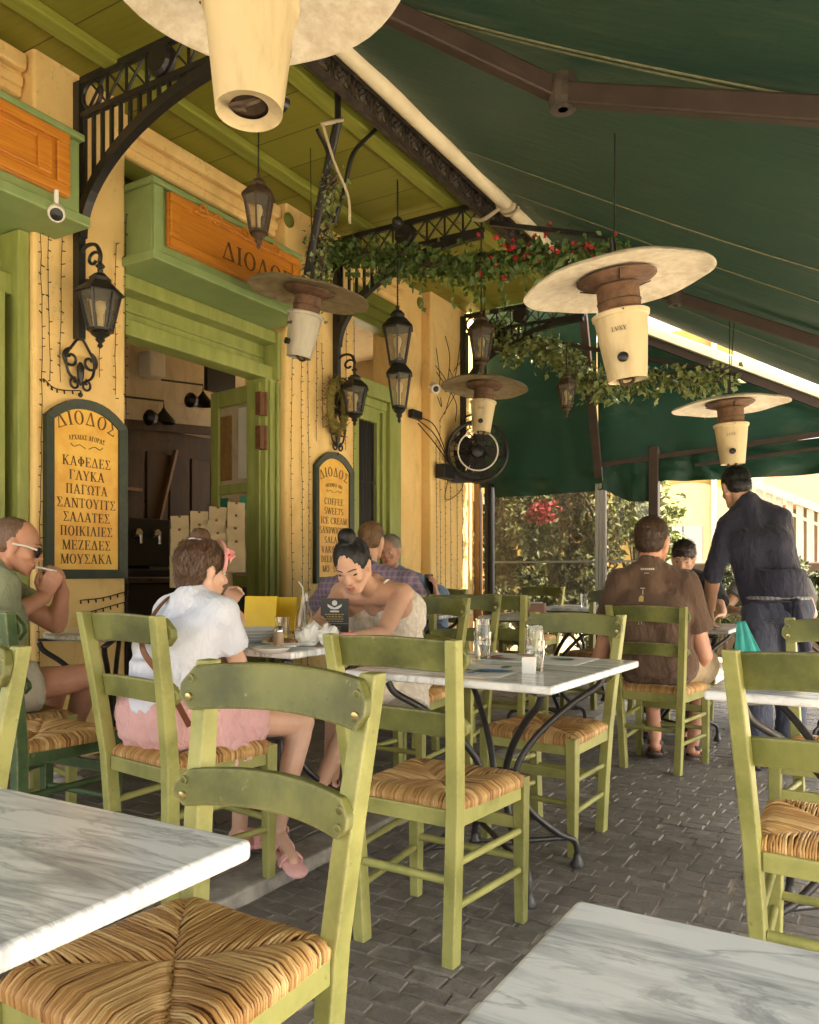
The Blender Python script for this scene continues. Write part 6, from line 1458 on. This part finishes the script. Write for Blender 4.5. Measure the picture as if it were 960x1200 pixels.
# --- the girl ---------------------------------------------------------------
J = dict(hip=W3(-2.075, 1.90, .60), chest=W3(-2.055, 1.925, .83), neck=at(227, 706, 2.74), head=at(238, 669, 2.78), sl=W3(-2.175, 2.02, .945), sr=W3(-1.90, 1.975, .945),
  el=W3(-2.20, 2.14, .83), wl=at(262, 716, 2.98), er=at(281, 783, 2.78), wr=at(275, 747, 2.98), kl=W3(-2.05, 2.27, .585), kr=at(353, 846, 2.96), al=W3(-2.04, 2.22, .16), ar=at(326, 968, 2.86), tl=W3(-2.0, 2.36, .09), tr=at(344, 1008, 2.77))
up = V((0, 0, 1))
girl, B, _ = person('girl in white T-shirt and pink skirt with a flower headband, drinking from a glass', (-2.075, 1.93, .05), J, M['skin_child'], .80, True, hair=M['hair_girl'], hstyle='girl', head=(-18, 10, 0), arms=(.036, .030, .022), legs=(.068, .050, .029), w=.78, dpt=.86, hs=.88, voxel=.006,
  hands={'l': ((V((.35, .25, .75)), V((.8, -.5, 0))), dict(curl=.65, thumb=-1)), 'r': ((V((.05, .2, .9)), V((-.9, .2, 0))), dict(curl=.55, thumb=1))})
tshirt(girl, J, M['white_tee'], 'tshirt', .60, .75, .88, .011, .046, seed=2, hemz=.03, folds=.007)
H = J['hip']; KL, KR = J['kl'], J['kr']; ax = V((.065, 0, 0)); P = [('cap', H-V((.06, 0, .0)), H+V((.06, 0, 0)), .118, .118)]
for s, k in ((-1, KL), (1, KR)): P += [('fru', H+ax*s, part_of(H+ax*s, k, .60), .098, .104), ('ell', H+ax*s, (.1, .1, .1))]
P += [('fru', part_of(H, (KL+KR)/2, .25)+V((.06, 0, .03)), part_of(H, (KL+KR)/2, .34)+V((.09, .0, -.15)), .105, .125), ('fru', part_of(H, KR, .38)+V((.04, 0, .03)), part_of(H, KR, .40)+V((.06, .0, -.13)), .07, .085)]
fuse('skirt', P, M['pink'], girl, .007, 3, .006, .017, 22, 5)
shoes(girl, J, M['sandal_pink'], .88, 'sandal', True)
hc = J['head']; s = .88; Q = lambda x, y, z: hc+B @ V((x*s, y*s, z*s))
b = MB(); b.tube(arc((0, 0, 0), 1, 0, 180, 20), .001, 3) if False else None
b.tube([Q(.090*math.cos(a), .055*math.sin(a)*0+.045, .030+.098*math.sin(a)) for a in [R(-12+204*i/24) for i in range(25)]], .006, 6); hb = b.build('headband', M['hairband'], girl, True, smooth=180)
b = MB(); r = random.Random(1)
for k in range(22): leaf(b, Q(.080, .062, .075)+rdir(r)*.006, rdir(r), rdir(r), .028, .022)
b.build('flower', M['hairband'], hb, True) if False else b.build('headband_flower', M['hairband'], girl, True)
b = MB(); b.tube(arc(Q(0, -.035, .105), .034, 0, 360, 16, B @ V((1, 0, 0)), B @ V((0, 1, 0))), .011, 6); b.build('hair_tie', M['white_tee'], girl, True, smooth=180)
b = MB(); a_, z_ = J['sl']+V((.05, -.055, .055)), W3(-1.90, 1.84, .60)
st_ = bez([J['sl']+V((.06, .09, .045)), a_, W3(-2.06, 1.79, .86), W3(-1.965, 1.80, .74), z_], 8)
for i in range(len(st_)-1): b.bar(st_[i], st_[i+1]+(st_[i+1]-st_[i])*.1, .020, .006, (0, -1, .1))
tag(b.build('bag_strap', M['leather'], None), 'brown leather bag strap across the girl\'s white back', 'strap')
gl = tumbler(at(272, 727, 2.97)-V((0, 0, .05)), 'tall clear glass in the girl\'s hands', M['tea'], .125, .037); gl.rotation_euler = (R(18), R(-24), 0)

# --- the woman --------------------------------------------------------------
J = dict(hip=W3(-2.07, 3.38, .60), chest=W3(-2.05, 3.23, .86), neck=W3(-2.035, 3.09, 1.025), head=at(413, 663, 3.50), sl=W3(-1.885, 3.10, .985), sr=W3(-2.205, 3.09, .985),
  el=at(449, 744, 3.42), wl=at(414, 747, 3.20), er=at(372, 733, 3.55), wr=at(392, 744, 3.28), kl=W3(-1.98, 2.96, .59), kr=W3(-2.14, 2.97, .59), al=at(378, 915, 3.42), ar=W3(-2.2, 3.0, .15), tl=at(368, 935, 3.30), tr=W3(-2.2, 2.86, .09))
wom, B, P = person('dark haired woman with a bun in a cream lace dress, leaning on the table', (-2.07, 3.38, .05), J, M['skin'], .93, True, hair=M['hair_black'], hstyle='bun', closed=True, head=(196, 34, 4), arms=(.047, .037, .026), w=.92, dpt=.95, hs=.97, fwd=(0, -1, 0), voxel=.0062,
  hands={'l': ((V((-.6, -.5, -.05)), V((0, 0, -1))), dict(curl=.45, thumb=-1)), 'r': ((V((.7, -.4, -.05)), V((0, 0, -1))), dict(curl=.45, thumb=1))})
T = torso_prims(J['hip'], J['chest'], J['neck'], J['sl'], J['sr'], .92, .95)
D = T[:3]+[('cap', J['chest']-V((.075, 0, -.015)), J['chest']+V((.075, 0, .015)), .113, .113), ('cap', J['chest']+V((-.085, .03, .05)), J['chest']+V((.085, .03, .05)), .092, .092)]; ax = V((.075, 0, 0)); H = J['hip']
for s, k in ((1, J['kl']), (-1, J['kr'])): D += [('cap', H+ax*s, part_of(H+ax*s, k, .92), .105, .085), ('ell', J['chest']+V((s*.065, -.075, .0)), (.06, .055, .058))]
D += [('fru', H+V((.02, -.1, .06)), H+V((.06, -.2, -.14)), .16, .19)]
fuse('dress', D, M['cream_dress'], wom, .007, 4, .010, .010, 16, 4)
b = MB()
for s, sh in ((1, J['sl']), (-1, J['sr'])): b.tube(bez([J['chest']+V((s*.085, -.105, .055)), sh.lerp(J['neck'], .45)+V((0, -.035, .028)), sh.lerp(J['neck'], .42)+V((0, .025, .036)), J['chest']+V((s*.07, .10, .06))], 6), .007, 6)
b.build('dress_strap', M['cream_dress'], wom, True, smooth=180)
shoes(wom, J, M['leather'], .95, 'sandal', True)
b = MB(); q = at(408, 744, 3.16); b.box(q, (.07, .035, .02), Matrix.Rotation(.5, 3, 'Z')); tag(b.build('pink_phone', M['hairband'], None, bevel=.006), 'pink phone in the woman\'s hand behind the black card', 'phone')

# --- the smoking man --------------------------------------------------------
hm = at(19, 640, 3.45)
J = dict(hip=W3(-3.16, 1.92, .60), chest=W3(-3.20, 1.985, .88), neck=W3(-3.235, 2.01, 1.095), head=hm, sl=W3(-3.40, 2.12, 1.03), sr=W3(-3.06, 1.95, 1.03),
  er=at(-4, 729, 3.22), wr=at(52, 700, 3.50), el=at(66, 731, 3.66), wl=at(73, 694, 3.62), kr=at(104, 792, 3.50), kl=W3(-3.3, 2.38, .60), ar=at(76, 885, 3.85), al=W3(-3.42, 2.35, .15), tr=at(92, 893, 3.95), tl=W3(-3.40, 2.5, .09))
man, B, P = person('shaven man in sage T-shirt and sunglasses lighting a cigarette, at the left edge', (-3.16, 1.95, .05), J, M['skin_red'], 1.0, hair=M['hair_shaved'], hstyle='buzz', head=(-38, 16, 0), arms=(.055, .046, .031), w=1.1, dpt=1.12, hs=1.03, closed=True, voxel=.0062,
  hands={'r': ((V((.28, .10, .62)), V((-.5, .75, .2))), dict(curl=.75, thumb=1)), 'l': ((V((-.12, -.2, .8)), V((.1, -.8, .2))), dict(curl=.70, thumb=-1))})
tshirt(man, J, M['sage'], 'tshirt', .62, 1.12, 1.16, .012, .064, seed=6)
pants(man, J, M['light_shorts'], 'shorts', .24, 1.1, (.10, .09, .07), seed=7)
shoes(man, J, M['shoe_white'], 1.05)
Q = lambda x, y, z: hm+B @ V((x*1.03, y*1.03, z*1.03))
b = MB()
for k in (-1, 1): ell_mesh(b, Q(k*.036, .090, -.004), (.031, .010, .024), B, 14, 8)
b.tube([Q(-.01, .098, .006), Q(.01, .098, .006)], .004, 6); sg = b.build('sunglasses', M['black'], man, True, smooth=60)
for k in (-1, 1):
    b = MB(); b.tube([Q(k*.060, .084, .006), Q(k*.076, .05, .010), Q(k*.083, -.01, .006)], .0048, 6)
    b.build('sunglasses_arm', M['white_plastic'], man, True, smooth=60)
m0 = Q(.006, .094, -.062); m1 = m0+(at(60, 668, 3.50)-m0).normalized()*.085
b = MB(); b.tube([m0, m1], .0042, 8); tag(b.build('cigarette', M['paper'], None), 'white cigarette between the smoking man\'s lips', 'cigarette')

# --- the man in the brown T-shirt -------------------------------------------
J = dict(hip=W3(-1.13, 4.62, .585), chest=W3(-1.15, 4.60, .86), neck=W3(-1.165, 4.585, 1.12), head=at(765, 634, 4.58), sl=at(728, 682, 4.58), sr=at(803, 684, 4.50),
  el=at(703, 772, 4.66), wl=at(722, 796, 4.92), er=at(826, 768, 4.48), wr=at(806, 790, 4.78), kl=W3(-1.28, 5.04, .53), kr=W3(-.97, 5.05, .53), al=at(768, 866, 4.72), ar=at(812, 872, 4.76), tl=at(769, 880, 4.83), tr=at(822, 884, 4.86))
br_, B, P = person('man in brown T-shirt and khaki shorts sitting with his back to us', (-1.13, 4.62, 0), J, M['skin_red'], 1.0, hair=M['hair_brown'], hstyle='short', head=(-6, 4, 0), arms=(.052, .045, .031), w=1.18, dpt=1.15, hs=1.16,
  hands={'l': ((V((.3, .6, -.1)), V((0, 0, -1))), dict(curl=.4, thumb=-1)), 'r': ((V((-.3, .6, -.1)), V((0, 0, -1))), dict(curl=.4, thumb=1))})
tshirt(br_, J, M['brown_tee'], 'tshirt', .68, 1.2, 1.2, .014, .068, seed=8, folds=.009)
pants(br_, J, M['khaki'], 'shorts', .44, 1.15, (.115, .095, .07), seed=9)
shoes(br_, J, M['sandal_brown'], 1.05, 'sandal', True)
# small print on the back of the shirt
def on_back(obj, px, py):
    o = V((0, 0, CAM_H)); d = ray(px, py).normalized(); mi = obj.matrix_basis.inverted() if False else (Matrix.LocRotScale(obj.parent.location, obj.parent.rotation_euler, None)).inverted()
    lo = mi @ o; ld = (mi.to_3x3() @ d); ok, loc, nn, _ = obj.ray_cast(lo, ld)
    return (mi.inverted() @ loc) if ok else None
sh = [c for c in br_.children if c.name.startswith('tshirt')][0]
bpy.context.view_layer.update()
b = MB(); b2 = MB()
def patch(bb, poly):
    pts = [on_back(sh, *p) for p in poly]
    if all(p is not None for p in pts): off = (V((0, 0, CAM_H))-pts[0]).normalized()*.006; bb.add([p+off for p in pts], [tuple(range(len(pts)))])
x = 751
for wd in (2.2, 1.6, 2, 1.4, 2.2, 1.6, 2): patch(b, [(x, 668), (x+wd, 668), (x+wd, 665.6), (x, 665.6)]); x += wd+.5
patch(b, [(755, 672), (761, 672), (761, 671.2), (755, 671.2)])
patch(b, [(750.5, 690), (756, 690), (756, 688.8), (750.5, 688.8)]); patch(b, [(753, 697), (754, 697), (754, 691), (753, 691)])
patch(b2, [(748.5, 705), (754, 705), (754.5, 699), (751.5, 697.5), (749, 700)])
for s in (-1, 1): patch(b, [(750+s*2, 732), (750.8+s*2, 732), (750.6+s*.8, 727), (749.9+s*.8, 727)])
pr = mat('shirt_print', (.62, .55, .45), None, .8, bump=0); b.build('shirt_print', pr, br_, True); b2.build('shirt_print', mat('shirt_print_yellow', (.58, .42, .16), None, .8, bump=0), br_, True)

# --- young man opposite ------------------------------------------------------
J = dict(hip=W3(-1.26, 5.90, .58), chest=W3(-1.25, 5.90, .86), neck=W3(-1.25, 5.86, 1.075), head=at(801, 654, 5.62), sl=W3(-1.065, 5.86, 1.01), sr=W3(-1.43, 5.88, 1.01), el=W3(-.97, 5.66, .835), wl=at(846, 720, 5.25), er=W3(-1.5, 5.68, .82), wr=W3(-1.30, 5.52, .83),
  kl=W3(-1.15, 5.5, .56), kr=W3(-1.36, 5.5, .56), al=W3(-1.12, 5.45, .10), ar=W3(-1.38, 5.5, .10), tl=W3(-1.12, 5.3, .04), tr=W3(-1.38, 5.35, .04))
yo, B, P = person('young dark haired man in a black T-shirt facing us across the table, looking down', (-1.26, 5.9, 0), J, M['skin'], .97, hair=M['hair_dark'], hstyle='full', closed=True, head=(186, 24, -4), arms=(.045, .038, .027), fwd=(0, -1, 0),
  hands={'l': ((V((-.3, -.6, -.05)), V((0, 0, -1))), dict(curl=.4, thumb=-1)), 'r': ((V((.5, -.5, -.05)), V((0, 0, -1))), dict(curl=.4, thumb=1))})
tshirt(yo, J, M['black_tee'], 'tshirt', .75, 1, 1, .012, .056, seed=10); pants(yo, J, M['navy_trouser'], 'trousers', .95, seed=11); shoes(yo, J, M['shoe_black'])

# --- waiter -------------------------------------------------------------------
fw = V((-.36, .93, 0))
J = dict(hip=at(911, 716, 4.54), chest=at(889, 640, 4.62), neck=at(877, 590, 4.70), head=at(862, 571, 4.76), sl=at(854, 616, 4.70), sr=at(914, 608, 4.62), el=at(836, 672, 4.62), wl=at(832, 714, 4.84), er=at(926, 672, 4.62), wr=at(912, 704, 4.84),
  kl=at(890, 802, 4.52), kr=at(929, 806, 4.54), al=at(886, 884, 4.50), ar=at(924, 890, 4.44), tl=at(876, 896, 4.68), tr=at(912, 900, 4.60))
wa, B, P = person('waiter in navy jersey, trousers and apron, bending over the table with his back to us', (J['hip'].x, J['hip'].y, 0), J, M['skin_tan'], 1.0, hair=M['hair_black'], hstyle='short', head=(36, 22, 0), arms=(.050, .043, .030), legs=(.085, .062, .042), w=.88, dpt=.92, fwd=fw,
  hands={'l': ((V((-.05, .35, -.6)), V((.5, .3, .2))), dict(curl=.55, thumb=-1)), 'r': ((V((-.3, .5, -.2)), V((0, 0, -1))), dict(curl=.5, thumb=1))})
tshirt(wa, J, M['navy'], 'jersey', .12, .96, .99, .013, .053, seed=12, folds=.010, long=True, hemz=.06)
pants(wa, J, M['navy_trouser'], 'trousers', .97, .98, (.103, .076, .066), seed=13, folds=.012)
shoes(wa, J, M['shoe_black'], 1.05)
H = J['hip']; P = [('fru', H+V((0, 0, .075)), H+V((0, 0, .125)), .165, .160, .80, fw)]
ob = fuse('apron', [('fru', H+V((-.02, .03, -.34)), H+V((0, .01, .10)), .168, .160, .86, fw)], M['navy'], wa, .008, 3, .002, .010, 12, 14)
# the apron wraps the front and sides only: cut its back open so the trousers show
bm = bmesh.new(); bm.from_mesh(ob.data); off = V((wa.location.x, wa.location.y, 0)); bk = (-FW*1.0+RT*.15).normalized()
dele = [f for f in bm.faces if ((f.calc_center_median()+off)-H).dot(bk) > .035 and (f.calc_center_median().z) < H.z+.055 or abs(f.normal.z) > .8]
bmesh.ops.delete(bm, geom=dele, context='FACES'); bm.to_mesh(ob.data); bm.free()
so = ob.modifiers.new('thick', 'SOLIDIFY'); so.thickness = .004
b = MB(); ring = []
side = fw.cross(V((0, 0, 1))).normalized()
for i in range(41): a = 2*math.pi*i/40; ring.append(H+V((0, 0, .075))+side*(.166*math.cos(a))+fw*(.146*math.sin(a)))
for i in range(40): b.bar(ring[i], ring[i+1]+(ring[i+1]-ring[i])*.05, .032, .006, (ring[i]-H).normalized()) if False else b.tube([ring[i], ring[i+1]], .011, 6)
b.build('belt', M['grey_tee'], wa, True, smooth=180)
kn = at(934, 706, 4.36)
b = MB(); b.sphere(kn, (.028, .028, .024), 10, 8); b.tube(bez([kn, kn+V((.02, -.01, -.12)), kn+V((.045, 0, -.26))], 6), [.022]*6+[.03]*7, 8); b.tube(bez([kn, kn+V((-.01, -.01, -.10)), kn+V((.01, 0, -.22))], 6), [.018]*6+[.024]*7, 8); b.build('apron_knot', M['navy'], wa, True, smooth=180)
b = MB(); q = at(907, 712, 4.335); u_ = RT; 
for i in range(6): b.box(at(893+i*4.6, 726+.5*i, 4.345), (.026, .004, .006), Matrix.Rotation(YAW, 3, 'Z'))
b.sphere(at(909, 733, 4.345), .007, 8, 6); b.build('pocket_trim', M['navy'], wa, True)
b = MB(); c0 = at(868, 728, 4.42); n_ = 9
for j in range(n_+1):
    for i in range(11):
        u = i/10; v = j/n_; b.v.append(c0+RT*((u-.42)*(.05+.10*v)+.03*v)+V((0, 0, -.20*v+.02*u*v))+FW*(.014*math.sin(u*15+v)*(.3+v)))
for j in range(n_):
    for i in range(10): k = j*11+i; b.f.append((k, k+1, k+12, k+11)); b.mi.append(0)
o = b.build('waiter_cloth', M['teal'], None, smooth=180); so = o.modifiers.new('thick', 'SOLIDIFY'); so.thickness = .004; tag(o, 'teal cleaning cloth hanging from the waiter\'s hip', 'cloth')

# --- plaid man, blue man, hidden person ---------------------------------------
nk = at(431, 668, 5.05)
J = dict(hip=W3(-2.66, 4.22, .61), chest=W3(-2.74, 4.30, .86), neck=nk, head=at(436, 634, 5.12), sl=at(388, 690, 5.10), sr=at(478, 682, 4.98), el=at(372, 718, 5.25), wl=at(398, 728, 5.40), er=at(488, 708, 5.10), wr=at(462, 722, 5.35),
  kl=W3(-2.95, 4.58, .60), kr=W3(-2.7, 4.62, .60), al=W3(-2.98, 4.5, .14), ar=W3(-2.72, 4.55, .14), tl=W3(-3.0, 4.65, .09), tr=W3(-2.74, 4.7, .09))
pl, B, P = person('sandy haired man in a purple plaid shirt with his back to us, behind the woman', (-2.66, 4.25, .05), J, M['skin'], 1.0, hair=M['hair_sandy'], hstyle='short', head=(10, 12, 0), w=1.15, dpt=1.1, fwd=(-.2, .95, 0), voxel=.008,
  hands={'l': ((V((.3, .6, -.1)), V((0, 0, -1))), dict(curl=.4, thumb=-1)), 'r': ((V((-.3, .6, -.1)), V((0, 0, -1))), dict(curl=.4, thumb=1))})
tshirt(pl, J, M['plaid'], 'shirt', .75, 1.16, 1.12, .014, .066, seed=15); pants(pl, J, M['navy_trouser'], 'trousers', .5, seed=16); shoes(pl, J, M['shoe_black'])
J = dict(hip=W3(-3.12, 5.52, .61), chest=W3(-3.10, 5.46, .88), neck=at(459, 668, 6.25), head=at(457, 645, 6.12), sl=at(489, 682, 6.15), sr=at(436, 682, 6.3), el=at(503, 700, 5.95), wl=at(511, 697, 5.72), er=at(430, 705, 6.1), wr=at(448, 716, 5.85),
  kl=W3(-3.0, 5.1, .60), kr=W3(-3.25, 5.1, .60), al=W3(-2.98, 5.15, .14), ar=W3(-3.25, 5.15, .14), tl=W3(-2.98, 5.0, .09), tr=W3(-3.25, 5.0, .09))
bl, B, P = person('grey haired man in a light blue shirt looking at his phone, behind the plaid shirt', (-3.12, 5.52, .05), J, M['skin_red'], 1.0, hair=M['hair_grey'], hstyle='short', head=(190, 14, 0), fwd=(0, -1, 0), voxel=.008,
  hands={'l': ((V((.1, -.3, .8)), V((-.8, -.3, 0))), dict(curl=.5, thumb=-1)), 'r': ((V((.5, -.5, 0)), V((0, 0, -1))), dict(curl=.4, thumb=1))})
tshirt(bl, J, M['blue'], 'shirt', .55, 1, 1, .013, .058, seed=17, long=True); pants(bl, J, M['navy_trouser'], 'trousers', .95, seed=18); shoes(bl, J, M['shoe_black'])
q = J['wl']+V((-.03, -.05, .07)); b = MB(); b.box(q, (.012, .075, .15), Matrix.Rotation(R(-20), 3, 'Z')); tag(b.build('phone', M['black'], None, bevel=.004), 'black phone held up by the man in blue', 'phone')
ch = V((-.74, 6.42, 0))
J = dict(hip=ch+V((0, 0, .58)), chest=ch+V((0, -.03, .86)), neck=ch+V((0, -.06, 1.06)), head=ch+V((0, -.12, 1.21)), sl=ch+V((.19, -.05, 1.0)), sr=ch+V((-.19, -.05, 1.0)), el=ch+V((.27, -.22, .80)), wl=ch+V((.12, -.45, .82)), er=ch+V((-.30, -.20, .82)), wr=ch+V((-.16, -.45, .82)),
  kl=ch+V((.12, -.42, .56)), kr=ch+V((-.12, -.42, .56)), al=ch+V((.12, -.38, .10)), ar=ch+V((-.12, -.38, .10)), tl=ch+V((.12, -.54, .04)), tr=ch+V((-.12, -.54, .04)))
gr, B, P = person('seated person in a grey T-shirt almost hidden behind the waiter', ch, J, M['skin'], 1.0, hair=M['hair_brown'], hstyle='short', head=(180, 15, 0), fwd=(0, -1, 0), voxel=.009,
  hands={'l': ((V((-.3, -.6, 0)), V((0, 0, -1))), dict(curl=.4, thumb=-1)), 'r': ((V((.3, -.6, 0)), V((0, 0, -1))), dict(curl=.4, thumb=1))})
tshirt(gr, J, M['grey_tee'], 'tshirt', .55, 1.05, 1, .013, .056, seed=19); pants(gr, J, M['navy_trouser'], 'trousers', .95, seed=20); shoes(gr, J, M['shoe_black'])
# the folded napkins, last small things
tag(bpy.data.objects['waiter_cloth'], 'teal cleaning cloth hanging from the waiter\'s hip', 'cloth')
